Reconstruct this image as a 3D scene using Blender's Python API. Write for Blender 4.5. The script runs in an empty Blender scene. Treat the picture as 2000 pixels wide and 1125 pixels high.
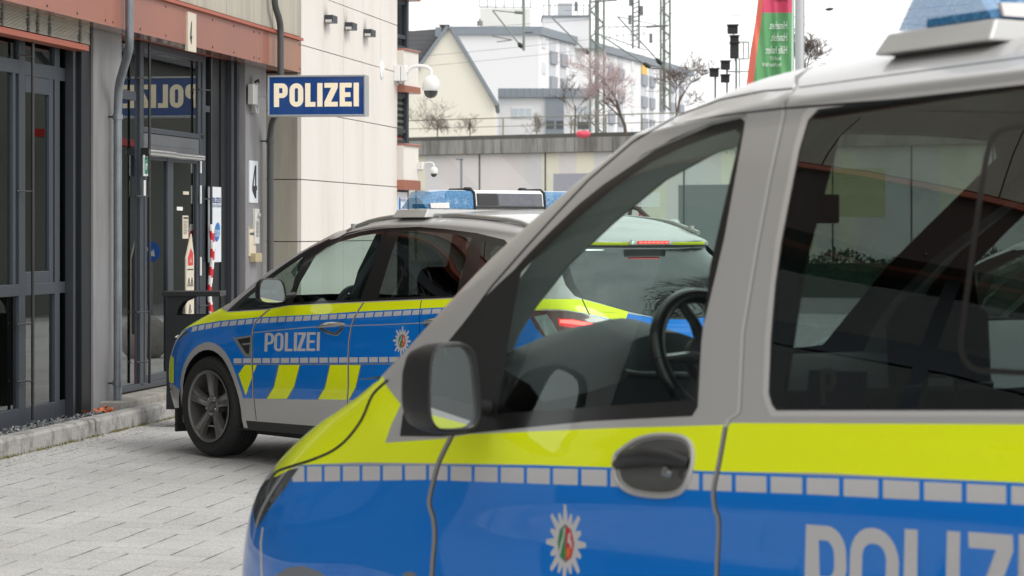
import bpy, math, random
import numpy as np
from mathutils import Vector, geometry
random.seed(7)
rnd = random.Random(11)
SC = bpy.context.scene
COL = SC.collection
FP, CX, HY, EYE = 5200.0, 1000.0, 450.0, 1.5     # lens in photo pixels, horizon row, eye height

def at(x, y, Y):
    """point of the place that stands Y metres in front of the camera"""
    return ((x - CX) / FP * Y, Y, EYE - (y - HY) / FP * Y)

def srgb(r, g, b, k=1.0):
    def f(c):
        c /= 255.0
        return (c / 12.92 if c <= .04045 else ((c + .055) / 1.055) ** 2.4) * k
    return (f(r), f(g), f(b), 1)

# ------------------------------------------------------------------ materials
MATS = {}
def newmat(name):
    m = bpy.data.materials.new(name); m.use_nodes = True
    nt = m.node_tree
    for n in list(nt.nodes): nt.nodes.remove(n)
    out = nt.nodes.new('ShaderNodeOutputMaterial')
    return m, nt, out

def N(nt, t, **kw):
    n = nt.nodes.new(t)
    for k, v in kw.items():
        if k.startswith('i_'):
            n.inputs[k[2:].replace('_', ' ')].default_value = v
        else: setattr(n, k, v)
    return n

def math_n(nt, op, a, b=None, c=None):
    n = nt.nodes.new('ShaderNodeMath'); n.operation = op
    for i, x in enumerate((a, b, c)):
        if x is None: continue
        if isinstance(x, (int, float)): n.inputs[i].default_value = x
        else: nt.links.new(x, n.inputs[i])
    return n.outputs[0]

def mixc(nt, fac, a, b, mode='MIX'):
    n = nt.nodes.new('ShaderNodeMix'); n.data_type = 'RGBA'; n.blend_type = mode
    for i, x in ((0, fac), (6, a), (7, b)):
        if isinstance(x, (int, float, tuple)): n.inputs[i].default_value = x
        else: nt.links.new(x, n.inputs[i])
    return n.outputs[2]

def mat(name, col, rough=.6, metal=0., var=.12, scale=6., bump=0., bscale=60., coat=0., coatr=.03, spec=.5,
        emit=None, estr=0., stretch=None, back=None, dirt=None, dirtscale=2.):
    if name in MATS: return MATS[name]
    m, nt, out = newmat(name)
    b = N(nt, 'ShaderNodeBsdfPrincipled')
    b.inputs['Roughness'].default_value = rough; b.inputs['Metallic'].default_value = metal
    b.inputs['Coat Weight'].default_value = coat; b.inputs['Coat Roughness'].default_value = coatr
    b.inputs['Specular IOR Level'].default_value = spec
    tc = N(nt, 'ShaderNodeTexCoord')
    vec = tc.outputs['Object']
    if stretch:
        mp = N(nt, 'ShaderNodeMapping'); mp.inputs['Scale'].default_value = stretch
        nt.links.new(vec, mp.inputs[0]); vec = mp.outputs[0]
    c = None
    if var > 0:
        ns = N(nt, 'ShaderNodeTexNoise', i_Scale=scale, i_Detail=5.0, i_Roughness=.6)
        nt.links.new(vec, ns.inputs['Vector'])
        f = math_n(nt, 'MULTIPLY_ADD', ns.outputs['Fac'], 2 * var, 1 - var)
        hs = nt.nodes.new('ShaderNodeVectorMath'); hs.operation = 'SCALE'
        hs.inputs[0].default_value = col[:3]; nt.links.new(f, hs.inputs['Scale'])
        c = hs.outputs[0]
        if dirt:
            n2 = N(nt, 'ShaderNodeTexNoise', i_Scale=dirtscale, i_Detail=7.0, i_Roughness=.65)
            nt.links.new(vec, n2.inputs['Vector'])
            rp = N(nt, 'ShaderNodeValToRGB')
            rp.color_ramp.elements[0].position = .45; rp.color_ramp.elements[1].position = .72
            nt.links.new(n2.outputs['Fac'], rp.inputs[0])
            c = mixc(nt, rp.outputs[0], c, dirt)
        if back:
            g = N(nt, 'ShaderNodeNewGeometry')
            c = mixc(nt, g.outputs['Backfacing'], c, back)
        nt.links.new(c, b.inputs['Base Color'])
        rr = math_n(nt, 'MULTIPLY_ADD', ns.outputs['Fac'], .12, rough - .06)
        nt.links.new(rr, b.inputs['Roughness'])
    else:
        b.inputs['Base Color'].default_value = col
        if back:
            g = N(nt, 'ShaderNodeNewGeometry')
            c = mixc(nt, g.outputs['Backfacing'], col, back)
            nt.links.new(c, b.inputs['Base Color'])
            inv = math_n(nt, 'SUBTRACT', 1.0, g.outputs['Backfacing'])
            cw = math_n(nt, 'MULTIPLY', inv, coat); nt.links.new(cw, b.inputs['Coat Weight'])
            mw = math_n(nt, 'MULTIPLY', inv, metal); nt.links.new(mw, b.inputs['Metallic'])
    if bump > 0:
        nb = N(nt, 'ShaderNodeTexNoise', i_Scale=bscale, i_Detail=6.0)
        nt.links.new(vec, nb.inputs['Vector'])
        bp = N(nt, 'ShaderNodeBump', i_Strength=bump, i_Distance=.01)
        nt.links.new(nb.outputs['Fac'], bp.inputs['Height'])
        nt.links.new(bp.outputs[0], b.inputs['Normal'])
    if emit:
        b.inputs['Emission Color'].default_value = emit; b.inputs['Emission Strength'].default_value = estr
    nt.links.new(b.outputs[0], out.inputs[0])
    MATS[name] = m
    return m

def glass(name, tint, rough=0.0, refl=1.7):
    """thin window pane: tinted see-through plus mirror reflection by angle"""
    if name in MATS: return MATS[name]
    m, nt, out = newmat(name)
    tr = N(nt, 'ShaderNodeBsdfTransparent'); tr.inputs[0].default_value = tint
    gl = N(nt, 'ShaderNodeBsdfGlossy'); gl.inputs['Roughness'].default_value = rough
    gl.inputs[0].default_value = (.92, .96, .95, 1)
    fr = N(nt, 'ShaderNodeFresnel'); fr.inputs[0].default_value = 1.5
    g = N(nt, 'ShaderNodeNewGeometry')
    # same reflectance from both sides of the sheet
    lw = N(nt, 'ShaderNodeLayerWeight'); lw.inputs[0].default_value = .5
    f0 = math_n(nt, 'POWER', lw.outputs['Facing'], 4.2)
    f = math_n(nt, 'MULTIPLY_ADD', f0, .82, .045 * refl)
    f = math_n(nt, 'MINIMUM', f, 1.0)
    mx = N(nt, 'ShaderNodeMixShader')
    nt.links.new(f, mx.inputs[0]); nt.links.new(tr.outputs[0], mx.inputs[1]); nt.links.new(gl.outputs[0], mx.inputs[2])
    nt.links.new(mx.outputs[0], out.inputs[0])
    MATS[name] = m
    return m

DK = (.02, .021, .022, 1)
silver = mat('silver_paint', srgb(182, 181, 180), .42, .2, var=0, bump=.08, bscale=5., coat=.6, coatr=.05, back=DK)
yellow = mat('lemon_yellow_foil', (.86, .97, .006, 1), .5, 0, var=0, bump=.10, bscale=5., coat=.8, coatr=.04, spec=.15, back=DK)
blue = mat('traffic_blue_foil', (.0014, .18, .66, 1), .5, 0, var=0, bump=.10, bscale=5., coat=1., coatr=.025, spec=.12, back=DK)
reflex = mat('reflective_grey_foil', srgb(196, 195, 196), .45, 0, var=.05, scale=90, coat=.1, back=DK)
edgegrey = mat('grey_foil_edge', srgb(120, 124, 130), .5, 0, var=0, back=DK)
blacktrim = mat('black_trim', (.012, .012, .012, 1), .32, 0, var=0, coat=.3, coatr=.1)
rubber = mat('black_rubber', (.016, .016, .016, 1), .75, 0, var=.15, scale=40)
plast = mat('black_plastic', (.018, .018, .019, 1), .5, 0, var=.12, scale=60, bump=.08, bscale=300)
seam = mat('door_gap', srgb(138, 138, 138), .6, 0, var=0)
seamd = mat('dark_gap', (.012, .012, .013, 1), .7, 0, var=0)
mred = mat('crest_red', srgb(200, 45, 45), .5, 0, var=0)
mgreen = mat('crest_green', srgb(40, 130, 70), .5, 0, var=0)
mwhite = mat('white_plastic', srgb(232, 232, 230), .4, 0, var=.04)
g_clear = glass('car_glass_clear', (.84, .935, .90, 1), refl=1.2)
g_tint = glass('car_glass_tinted', (.07, .08, .08, 1), refl=1.9)
g_front2 = glass('car_glass_light_tint', (.58, .68, .64, 1), refl=1.5)
g_semi = glass('car_glass_half_tinted', (.16, .195, .185, 1), refl=1.9)
g_build = glass('building_glass', (.55, .6, .6, 1), refl=2.0)
mirror = mat('mirror_glass', (.78, .84, .83, 1), .01, 1., var=0)
chrome = mat('satin_chrome', srgb(190, 190, 188), .22, .9, var=0)
alloy = mat('dark_alloy', srgb(122, 120, 118), .34, .6, var=.05, scale=20)
intdark = mat('interior_plastic', srgb(42, 48, 50), .6, 0, var=.1, scale=30, bump=.1, bscale=200)
intlight = mat('interior_headliner', srgb(120, 122, 120), .8, 0, var=.05)
seatm = mat('seat_fabric', srgb(34, 36, 40), .85, 0, var=.15, scale=50)

# ------------------------------------------------------------------ object helpers
ORG = {}
def tag(o, label=None, cat=None, group=None, kind=None):
    if label: o['label'] = label
    if cat: o['category'] = cat
    if group: o['group'] = group
    if kind: o['kind'] = kind
    return o
def thing(name, label, cat, loc, group=None):
    o = bpy.data.objects.new(name, None); COL.objects.link(o)
    o.location = loc; o.empty_display_size = .2
    ORG[o] = Vector(loc)
    return tag(o, label, cat, group)

class MB:
    def __init__(s): s.v = []; s.f = []; s.m = []; s.mats = []
    def mi(s, m):
        if m not in s.mats: s.mats.append(m)
        return s.mats.index(m)
    def add(s, vs, fs, m):
        o = len(s.v); k = s.mi(m)
        s.v += [tuple(v) for v in vs]
        s.f += [tuple(o + i for i in f) for f in fs]; s.m += [k] * len(fs)
    def hexa(s, c, m):   # 8 corners: bottom 4 ccw, top 4 ccw
        s.add(c, [(3, 2, 1, 0), (4, 5, 6, 7), (0, 1, 5, 4), (1, 2, 6, 5), (2, 3, 7, 6), (3, 0, 4, 7)], m)
    def box(s, x0, y0, z0, x1, y1, z1, m):
        s.hexa([(x0, y0, z0), (x1, y0, z0), (x1, y1, z0), (x0, y1, z0), (x0, y0, z1), (x1, y0, z1), (x1, y1, z1), (x0, y1, z1)], m)
    def tube(s, pts, r, m, n=10, cap=True):
        pts = [Vector(p) for p in pts]; R = r if isinstance(r, (list, tuple)) else [r] * len(pts)
        vs = []; up = None
        for i, p in enumerate(pts):
            d = (pts[min(i + 1, len(pts) - 1)] - pts[max(i - 1, 0)])
            if d.length < 1e-9: d = Vector((0, 0, 1))
            d.normalize()
            if up is None:
                up = Vector((0, 0, 1)) if abs(d.z) < .9 else Vector((1, 0, 0))
            a = d.cross(up)
            if a.length < 1e-6: a = d.cross(Vector((0, 1, 0)))
            a.normalize(); b = a.cross(d).normalized(); up = b
            for k in range(n):
                t = 2 * math.pi * k / n
                vs.append(p + (a * math.cos(t) + b * math.sin(t)) * R[i])
        fs = []
        for i in range(len(pts) - 1):
            for k in range(n):
                k2 = (k + 1) % n
                fs.append((i * n + k2, i * n + k, (i + 1) * n + k, (i + 1) * n + k2))
        if cap:
            fs.append(tuple(range(n))); fs.append(tuple(reversed([(len(pts) - 1) * n + k for k in range(n)])))
        s.add(vs, fs, m)
    def lathe(s, prof, c, ax, m, n=32, a0=0., a1=2 * math.pi):
        """prof: (radius, along) list; axis ax through c"""
        ax = Vector(ax).normalized(); u = ax.cross(Vector((0, 0, 1)))
        if u.length < 1e-4: u = Vector((1, 0, 0))
        u.normalize(); w = ax.cross(u); c = Vector(c); vs = []
        full = abs(a1 - a0 - 2 * math.pi) < 1e-6
        cnt = n if full else n + 1
        for k in range(cnt):
            t = a0 + (a1 - a0) * k / n
            for (r, h) in prof: vs.append(c + ax * h + (u * math.cos(t) + w * math.sin(t)) * r)
        L = len(prof); fs = []
        for k in range(n):
            k2 = (k + 1) % cnt
            for j in range(L - 1): fs.append((k * L + j, k * L + j + 1, k2 * L + j + 1, k2 * L + j))
        s.add(vs, fs, m)
    def prism(s, poly, fn, d0, d1, m):
        """2-D outline (a,b) extruded; fn(a,b,d) -> point"""
        n = len(poly); tri = geometry.tessellate_polygon([[Vector((p[0], p[1], 0)) for p in poly]])
        vs = [fn(a, b, d0) for a, b in poly] + [fn(a, b, d1) for a, b in poly]
        fs = [tuple(t) for t in tri] + [tuple(n + i for i in reversed(t)) for t in tri]
        fs += [(i, (i + 1) % n, n + (i + 1) % n, n + i) for i in range(n)]
        s.add(vs, fs, m)
    def build(s, name, parent=None, org=None, smooth=False, angle=40, bevel=0, fix=True):
        if parent is not None: og = ORG[parent]
        else: og = Vector(org) if org is not None else Vector((sum(v[0] for v in s.v) / len(s.v), sum(v[1] for v in s.v) / len(s.v), min(v[2] for v in s.v)))
        me = bpy.data.meshes.new(name)
        me.from_pydata([(v[0] - og.x, v[1] - og.y, v[2] - og.z) for v in s.v], [], s.f)
        for m in s.mats: me.materials.append(m)
        me.polygons.foreach_set('material_index', s.m)
        if fix:
            import bmesh
            bm = bmesh.new(); bm.from_mesh(me)
            bmesh.ops.recalc_face_normals(bm, faces=bm.faces)
            bm.to_mesh(me); bm.free()
        me.update()
        o = bpy.data.objects.new(name, me); COL.objects.link(o)
        if parent is not None:
            o.parent = parent; ORG[o] = og
        else:
            o.location = og; ORG[o] = og
        if smooth:
            me.polygons.foreach_set('use_smooth', [True] * len(me.polygons))
            try: me.set_sharp_from_angle(angle=math.radians(angle))
            except Exception: pass
        if bevel:
            b = o.modifiers.new('bevel', 'BEVEL'); b.width = bevel; b.segments = 2; b.limit_method = 'ANGLE'
        return o

# ------------------------------------------------------------------ glyphs (unit height, own drawing)
def arc(cx, cy, rx, ry, a0, a1, n=10):
    return [(cx + rx * math.cos(math.radians(a0 + (a1 - a0) * i / n)), cy + ry * math.sin(math.radians(a0 + (a1 - a0) * i / n))) for i in range(n + 1)]
def glyph(ch, w, t):
    if ch == 'P':
        r = .28
        return [[(0, 0), (t, 0), (t, .38)] + [(w - .22, .38)] + arc(w - .24, .62, .24, .24, -90, 0, 6) + arc(w - .24, .76, .24, .24, 0, 90, 6) + [(0, 1)],
                [(t, .38 + t * .85), (w - .24, .38 + t * .85)] + arc(w - .26, .64, .26 - t, .26 - t * .9 + .02, -50, 0, 4) + arc(w - .26, .74, .26 - t, .26 - t * .9, 0, 50, 4) + [(w - .24, 1 - t * .85), (t, 1 - t * .85)]]
    if ch == 'O':
        a = min(w / 2, .3)
        o = arc(w - a, a, a, a, -90, 0, 6) + arc(w - a, 1 - a, a, a, 0, 90, 6) + arc(a, 1 - a, a, a, 90, 180, 6) + arc(a, a, a, a, 180, 270, 6)
        b = max(a - t, .04); tt = t * .88
        i = arc(w - t - b, tt + b, b, b, -90, 0, 5) + arc(w - t - b, 1 - tt - b, b, b, 0, 90, 5) + arc(t + b, 1 - tt - b, b, b, 90, 180, 5) + arc(t + b, tt + b, b, b, 180, 270, 5)
        return [o, i]
    h = t * .85
    if ch == 'L': return [[(0, 0), (w, 0), (w, h), (t, h), (t, 1), (0, 1)]]
    if ch == 'I': return [[(0, 0), (t, 0), (t, 1), (0, 1)]]
    if ch == 'Z': return [[(0, 0), (w, 0), (w, h), (t * 1.25, h), (w, 1 - h), (w, 1), (0, 1), (0, 1 - h), (w - t * 1.25, 1 - h), (0, h)]]
    if ch == 'E': return [[(0, 0), (w, 0), (w, h), (t, h), (t, .5 - h / 2), (w * .9, .5 - h / 2), (w * .9, .5 + h / 2), (t, .5 + h / 2), (t, 1 - h), (w, 1 - h), (w, 1), (0, 1)]]
    if ch == '4': return [[(.62 * w - t * .2, 0), (.62 * w + t * .8, 0), (.62 * w + t * .8, .24), (w, .24), (w, .24 + h), (.62 * w + t * .8, .24 + h), (.62 * w + t * .8, 1), (.62 * w - t * .3, 1), (0, .24 + h), (0, .24)],
                           [(t * .95, .24 + h), (.62 * w - t * .2, .24 + h), (.62 * w - t * .2, .78)]]
def word(s, widths, gap, t):
    x = 0; out = []
    for ch, w in zip(s, widths):
        out.append((x, glyph(ch, w, t), w)); x += w + gap
    return out, x - gap
POL, POLW = word('POLIZEI', [.56, .6, .47, .2, .56, .5, .2], .085, .2)
def flat_glyph(mb, loops, fn, m, thick=0.002):
    """even-odd filled loops triangulated; fn(a,b,d)"""
    pts = []; ed = []
    for l in loops:
        k = len(pts); pts += [Vector(p) for p in l]; ed += [(k + i, k + (i + 1) % len(l)) for i in range(len(l))]
    V_, E_, F_, *_r = geometry.delaunay_2d_cdt(pts, ed, [], 0, 1e-6)
    fs = []
    for f in F_:
        c = sum((V_[i] for i in f), Vector((0, 0))) / len(f)
        if inside(c.x, c.y, loops): fs.append(tuple(f))
    n = len(V_)
    mb.add([fn(v.x, v.y, thick) for v in V_], fs, m)
def inside(x, y, loops):
    r = False
    for l in loops:
        n = len(l)
        for i in range(n):
            x1, y1 = l[i]; x2, y2 = l[(i + 1) % n]
            if (y1 > y) != (y2 > y) and x < (x2 - x1) * (y - y1) / (y2 - y1) + x1: r = not r
    return r
def text_mesh(mb, s, fn, size, m, width=None, align='LEFT'):
    """small writing with the built-in font, laid on a surface by fn(a,b,d)"""
    cu = bpy.data.curves.new('writing', 'FONT'); cu.body = s; cu.size = size; cu.align_x = align
    cu.resolution_u = 2
    ob = bpy.data.objects.new('writing', cu)
    me = bpy.data.meshes.new_from_object(ob)
    sx = 1.0
    if width:
        xs = [v.co.x for v in me.vertices]; sx = width / max(1e-6, (max(xs) - min(xs)))
    mb.add([fn(v.co.x * sx, v.co.y, .0015) for v in me.vertices], [tuple(p.vertices) for p in me.polygons], m)
    bpy.data.meshes.remove(me); bpy.data.objects.remove(ob); bpy.data.curves.remove(cu)
# ------------------------------------------------------------------ car shell: rings x columns control net
class Car:
    def __init__(s, th, X0, Y0, u0, v0, z0, pitch, net):
        t = math.radians(th); s.r = (math.cos(t), -math.sin(t)); s.n = (-math.sin(t), -math.cos(t))
        s.u0 = u0; s.z0 = z0; s.p = pitch
        s.O = (X0 - s.r[0] * u0 - s.n[0] * v0, Y0 - s.r[1] * u0 - s.n[1] * v0)
        if net: s.setnet(net)
    def w(s, u, v, z):
        return (s.O[0] + s.r[0] * u + s.n[0] * v, s.O[1] + s.r[1] * u + s.n[1] * v, s.z0 + z + s.p * (u - s.u0))
    def warr(s, P):
        u, v, z = P[..., 0], P[..., 1], P[..., 2]
        return np.stack([s.O[0] + s.r[0] * u + s.n[0] * v, s.O[1] + s.r[1] * u + s.n[1] * v, s.z0 + z + s.p * (u - s.u0)], -1)
    def un(s, x, y, v):
        k = (x - CX) / FP
        ox = s.O[0] + s.n[0] * v; oy = s.O[1] + s.n[1] * v
        u = (k * oy - ox) / (s.r[0] - k * s.r[1]); Y = oy + s.r[1] * u
        return (u, v, EYE - (y - HY) * Y / FP - s.z0 - s.p * (u - s.u0))
    def setnet(s, net):
        A = np.array(net, float)             # [NC,NR,3]
        NC, NR = A.shape[:2]; s.NC, s.NR = NC, NR
        mv = np.array([1, -1, 1.0])
        A = np.concatenate([A[1:2] * mv, A, A[-2:-1] * mv], 0)
        A = np.concatenate([2 * A[:, :1] - A[:, 1:2], A, A[:, -2:-1] * mv], 1)
        s.A = A
        q = np.linspace(0, NC - 1, (NC - 1) * 26 + 1); r = np.linspace(0, NR - 1, (NR - 1) * 16 + 1)
        Q, R = np.meshgrid(q, r, indexing='ij')
        s.Q, s.R = Q.ravel(), R.ravel()
        P = s.S(s.Q, s.R); W = s.warr(P); s.P = P
        s.PX = CX + FP * W[:, 0] / W[:, 1]; s.PY = HY + FP * (EYE - W[:, 2]) / W[:, 1]
        Nn = s.normal(s.Q, s.R)
        V = W - np.array([0, 0, EYE]); s.D = np.linalg.norm(V, axis=1)
        s.front = (Nn * V).sum(1) < 0
    def S(s, q, r):
        q = np.clip(np.asarray(q, float), 0, s.NC - 1); r = np.clip(np.asarray(r, float), 0, s.NR - 1)
        i = np.minimum(q.astype(int), s.NC - 2); j = np.minimum(r.astype(int), s.NR - 2)
        a = q - i; b = r - j
        def W(t): return [(-t + 2 * t * t - t ** 3) / 2, (2 - 5 * t * t + 3 * t ** 3) / 2, (t + 4 * t * t - 3 * t ** 3) / 2, (t ** 3 - t * t) / 2]
        wa, wb = W(a), W(b); out = 0
        for k in range(4):
            for l in range(4):
                out = out + (wa[k] * wb[l])[..., None] * s.A[i + k, j + l]
        return out
    def normal(s, q, r, mirror=False):
        e = 2e-3
        dq = s.S(q + e, r) - s.S(q - e, r); dr = s.S(q, r + e) - s.S(q, r - e)
        if mirror: dq = dq * [1, -1, 1]; dr = dr * [1, -1, 1]
        z = s.z0; O = s.O
        def lin(d): return np.stack([s.r[0] * d[..., 0] + s.n[0] * d[..., 1], s.r[1] * d[..., 0] + s.n[1] * d[..., 1], d[..., 2] + s.p * d[..., 0]], -1)
        n = np.cross(lin(dq), lin(dr)) * (1 if not mirror else -1)
        n = n * s.sgn if hasattr(s, 'sgn') else n
        return n / np.maximum(np.linalg.norm(n, axis=-1, keepdims=True), 1e-9)
    def inv_px(s, x, y):
        c = (s.PX - x) ** 2 + (s.PY - y) ** 2 + np.where(s.front, 0, 4e4) + s.D * 2
        k = int(np.argmin(c)); q, r = s.Q[k], s.R[k]
        def f(q, r):
            W = s.warr(s.S(np.array([q]), np.array([r])))[0]
            return np.array([CX + FP * W[0] / W[1] - x, HY + FP * (EYE - W[2]) / W[1] - y])
        return s._newton(f, q, r)
    def inv_uz(s, u, z, q0=3, q1=None, k=0, comp=0):
        q1 = q1 or s.NC - 2
        c = (s.P[:, comp] - u) ** 2 + (s.P[:, 2] - z) ** 2 + np.where((s.Q >= q0) & (s.Q <= q1) & (s.R < s.NR - 2.5), 0, 50)
        i = int(np.argmin(c)); q, r = s.Q[i], s.R[i]
        def f(q, r):
            p = s.S(np.array([q]), np.array([r]))[0]; return np.array([p[comp] - u, p[2] - z]) * 300
        return s._newton(f, q, r)
    def _newton(s, f, q, r):
        q0, r0 = q, r; best = (np.hypot(*f(q, r)), q, r)
        for _ in range(5):
            e = 1e-3; a = f(q, r); J = np.array([(f(q + e, r) - a) / e, (f(q, r + e) - a) / e]).T
            try: d = np.linalg.solve(J, -a)
            except Exception: break
            m = np.abs(d).max()
            if m > .08: d *= .08 / m
            q = min(max(q + d[0], 0), s.NC - 1); r = min(max(r + d[1], 0), s.NR - 1)
            g = np.hypot(*f(q, r))
            if g < best[0]: best = (g, q, r)
        return best[1], best[2]
    def loop(s, pts, closed=True):
        """pts: (x,y) photo points or ('s',u,z) side points or ('r',v,z) rear points -> densified (q,r) loop"""
        out = []; n = len(pts)
        for i in range(n):
            a = pts[i]; b = pts[(i + 1) % n]
            if not closed and i == n - 1:
                out.append(s.cv(a)); break
            ta = a[0] if isinstance(a[0], str) else 'p'; tb = b[0] if isinstance(b[0], str) else 'p'
            if ta == tb and ta != 'q':
                A = a[-2:]; B = b[-2:]; L = math.hypot(A[0] - B[0], A[1] - B[1])
                st = {'p': 26, 's': .14, 'r': .14}[ta]; k = max(1, int(L / st))
                for j in range(k):
                    t = j / k; P = (A[0] + (B[0] - A[0]) * t, A[1] + (B[1] - A[1]) * t)
                    out.append(s.cv(P if ta == 'p' else (ta,) + P))
            else: out.append(s.cv(a))
        return out
    def cv(s, p):
        if p[0] == 's': return s.inv_uz(p[1], p[2])
        if p[0] == 'r': return s.inv_uz(p[1], p[2], s.NC - 3.2, s.NC - 1, comp=1)
        if p[0] == 'q': return (p[1], p[2])
        return s.inv_px(*p)
    def band(s, pts, w):
        """closed outline of a line of width w (photo px, or m for 's' points)"""
        P = [p[-2:] for p in pts]; kind = pts[0][0] if isinstance(pts[0][0], str) else None
        L, R = [], []
        for i, p in enumerate(P):
            a = P[max(i - 1, 0)]; b = P[min(i + 1, len(P) - 1)]
            dx, dy = b[0] - a[0], b[1] - a[1]; l = math.hypot(dx, dy) or 1
            nx, ny = -dy / l * w / 2, dx / l * w / 2
            L.append((p[0] + nx, p[1] + ny)); R.append((p[0] - nx, p[1] - ny))
        o = L + R[::-1]
        return [(kind,) + p for p in o] if kind else o

def smooth2(P, n=4):
    out = []
    for i in range(len(P) - 1):
        a = P[max(i - 1, 0)]; b = P[i]; c = P[i + 1]; d = P[min(i + 2, len(P) - 1)]
        for k in range(n):
            t = k / n; w = ((-t + 2 * t * t - t ** 3) / 2, (2 - 5 * t * t + 3 * t ** 3) / 2, (t + 4 * t * t - 3 * t ** 3) / 2, (t ** 3 - t * t) / 2)
            out.append(tuple(w[0] * a[j] + w[1] * b[j] + w[2] * c[j] + w[3] * d[j] for j in (0, 1)))
    return out + [tuple(P[-1])]

def resample(P, step):
    out = [P[0]]
    for a, b in zip(P, P[1:]):
        k = max(1, int(math.hypot(a[0] - b[0], a[1] - b[1]) / step))
        out += [(a[0] + (b[0] - a[0]) * j / k, a[1] + (b[1] - a[1]) * j / k) for j in range(1, k + 1)]
    return out

def pip(px, py, loops):
    r = np.zeros(px.shape, bool)
    for l in loops:
        n = len(l)
        for i in range(n):
            x1, y1 = l[i]; x2, y2 = l[(i + 1) % n]
            if y1 == y2: continue
            c = ((y1 > py) != (y2 > py)) & (px < (x2 - x1) * (py - y1) / (y2 - y1) + x1)
            r ^= c
    return r

def shell(car, root, parts, paints, default=('body', None), gq=9, gr=7):
    """parts: [(name, loops, parentname)] ; paints: [(material or None, loops, both_sides)] later wins"""
    pts = []; ed = []
    for q in np.linspace(0, car.NC - 1, (car.NC - 1) * gq + 1):
        for r in np.linspace(0, car.NR - 1, (car.NR - 1) * gr + 1): pts.append(Vector((q, r)))
    for item in list(parts) + list(paints):
        for l in item[1]:
            k = len(pts); pts += [Vector(p) for p in l]
            ed += [(k + i, k + (i + 1) % len(l)) for i in range(len(l))]
    Vv, Ee, Ff, *_x = geometry.delaunay_2d_cdt(pts, ed, [], 0, 2e-5)
    V = np.array([(v.x, v.y) for v in Vv]); T = np.array([f for f in Ff if len(f) == 3])
    a, b, c = V[T[:, 0]], V[T[:, 1]], V[T[:, 2]]
    area = (b[:, 0] - a[:, 0]) * (c[:, 1] - a[:, 1]) - (b[:, 1] - a[:, 1]) * (c[:, 0] - a[:, 0])
    T = T[np.abs(area) > 1e-9]
    C = V[T].mean(1)
    pid = np.zeros(len(T), int)
    for i, (nm, loops, *_r) in enumerate(parts): pid[pip(C[:, 0], C[:, 1], loops)] = i + 1
    mid = {}
    mats = [default[1]] + [p[0] for p in paints]
    mL = np.zeros(len(T), int); mR = np.zeros(len(T), int)
    for i, p in enumerate(paints):
        k = pip(C[:, 0], C[:, 1], p[1])
        mL[k] = i + 1
        if len(p) < 3 or p[2]: mR[k] = i + 1
    made = {}
    names = [(default[0], None)] + [(p[0], p[2] if len(p) > 2 else None) for p in parts]
    og = np.array(ORG[root])
    for side in (0, 1):
        P = car.S(V[:, 0], V[:, 1])
        if side: P = P * [1, -1, 1]
        W = car.warr(P) - og; NN = car.normal(V[:, 0], V[:, 1], mirror=bool(side))
        mm = mR if side else mL
        for i, (nm, par) in enumerate(names):
            sel = np.where(pid == i)[0]
            sel = np.array([k for k in sel if mats[mm[k]] is not None], int)
            if not len(sel): continue
            tri = T[sel]
            # winding outwards
            A, B, Cc = W[tri[:, 0]], W[tri[:, 1]], W[tri[:, 2]]
            g = (np.cross(B - A, Cc - A) * NN[tri[:, 0]]).sum(1)
            tri = np.where((g < 0)[:, None], tri[:, ::-1], tri)
            used, inv = np.unique(tri, return_inverse=True); inv = inv.reshape(tri.shape)
            center = nm in ('body', 'hood', 'windshield', 'rear_window', 'tailgate')
            key = nm if center else ((nm, side) if (nm, side) not in made else (nm, side, i))
            ml = []
            mi = []
            for k in sel:
                m = mats[mm[k]]
                if m not in ml: ml.append(m)
                mi.append(ml.index(m))
            if center:
                made.setdefault(key, []).append((W[used], inv, mi, ml, NN[used], par))
            else:
                made[key] = [(W[used], inv, mi, ml, NN[used], (par, side) if par else None)]
    objs = {}
    def mk(key):
        if key in objs: return objs[key]
        if key not in made: return objs.get('body', root)
        nm = key if isinstance(key, str) else key[0]
        vs = []; fs = []; mis = []; ml = []; ns = []
        for (W, inv, mi, mll, nn, par) in made[key]:
            o = len(vs); vs += W.tolist(); ns += nn.tolist(); fs += (inv + o).tolist()
            for k in mi:
                m = mll[k]
                if m not in ml: ml.append(m)
                mis.append(ml.index(m))
        me = bpy.data.meshes.new(nm); me.from_pydata(vs, [], fs)
        for m in ml: me.materials.append(m)
        me.polygons.foreach_set('material_index', mis)
        me.polygons.foreach_set('use_smooth', [True] * len(fs)); me.update()
        me.normals_split_custom_set_from_vertices(ns)
        ob = bpy.data.objects.new(nm, me); COL.objects.link(ob)
        ob.parent = root if not par else mk(par)
        ORG[ob] = ORG[root]; objs[key] = ob
        return ob
    for key in list(made): mk(key)
    return objs

def scale_loops(gl, fn): return [[fn(x, y) for x, y in l] for l in gl]

def star(n=16, r0=.55):
    out = []
    for i in range(2 * n):
        t = math.pi * i / n; big = 1.0 if (i // 2) % 2 == 0 else .82
        r = big if i % 2 == 0 else .58
        w = .06
        if i % 2 == 0:
            out.append((r * math.sin(t - w), r * math.cos(t - w))); out.append((r * math.sin(t + w), r * math.cos(t + w)))
        else: out.append((r * math.sin(t), r * math.cos(t)))
    return out

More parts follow.
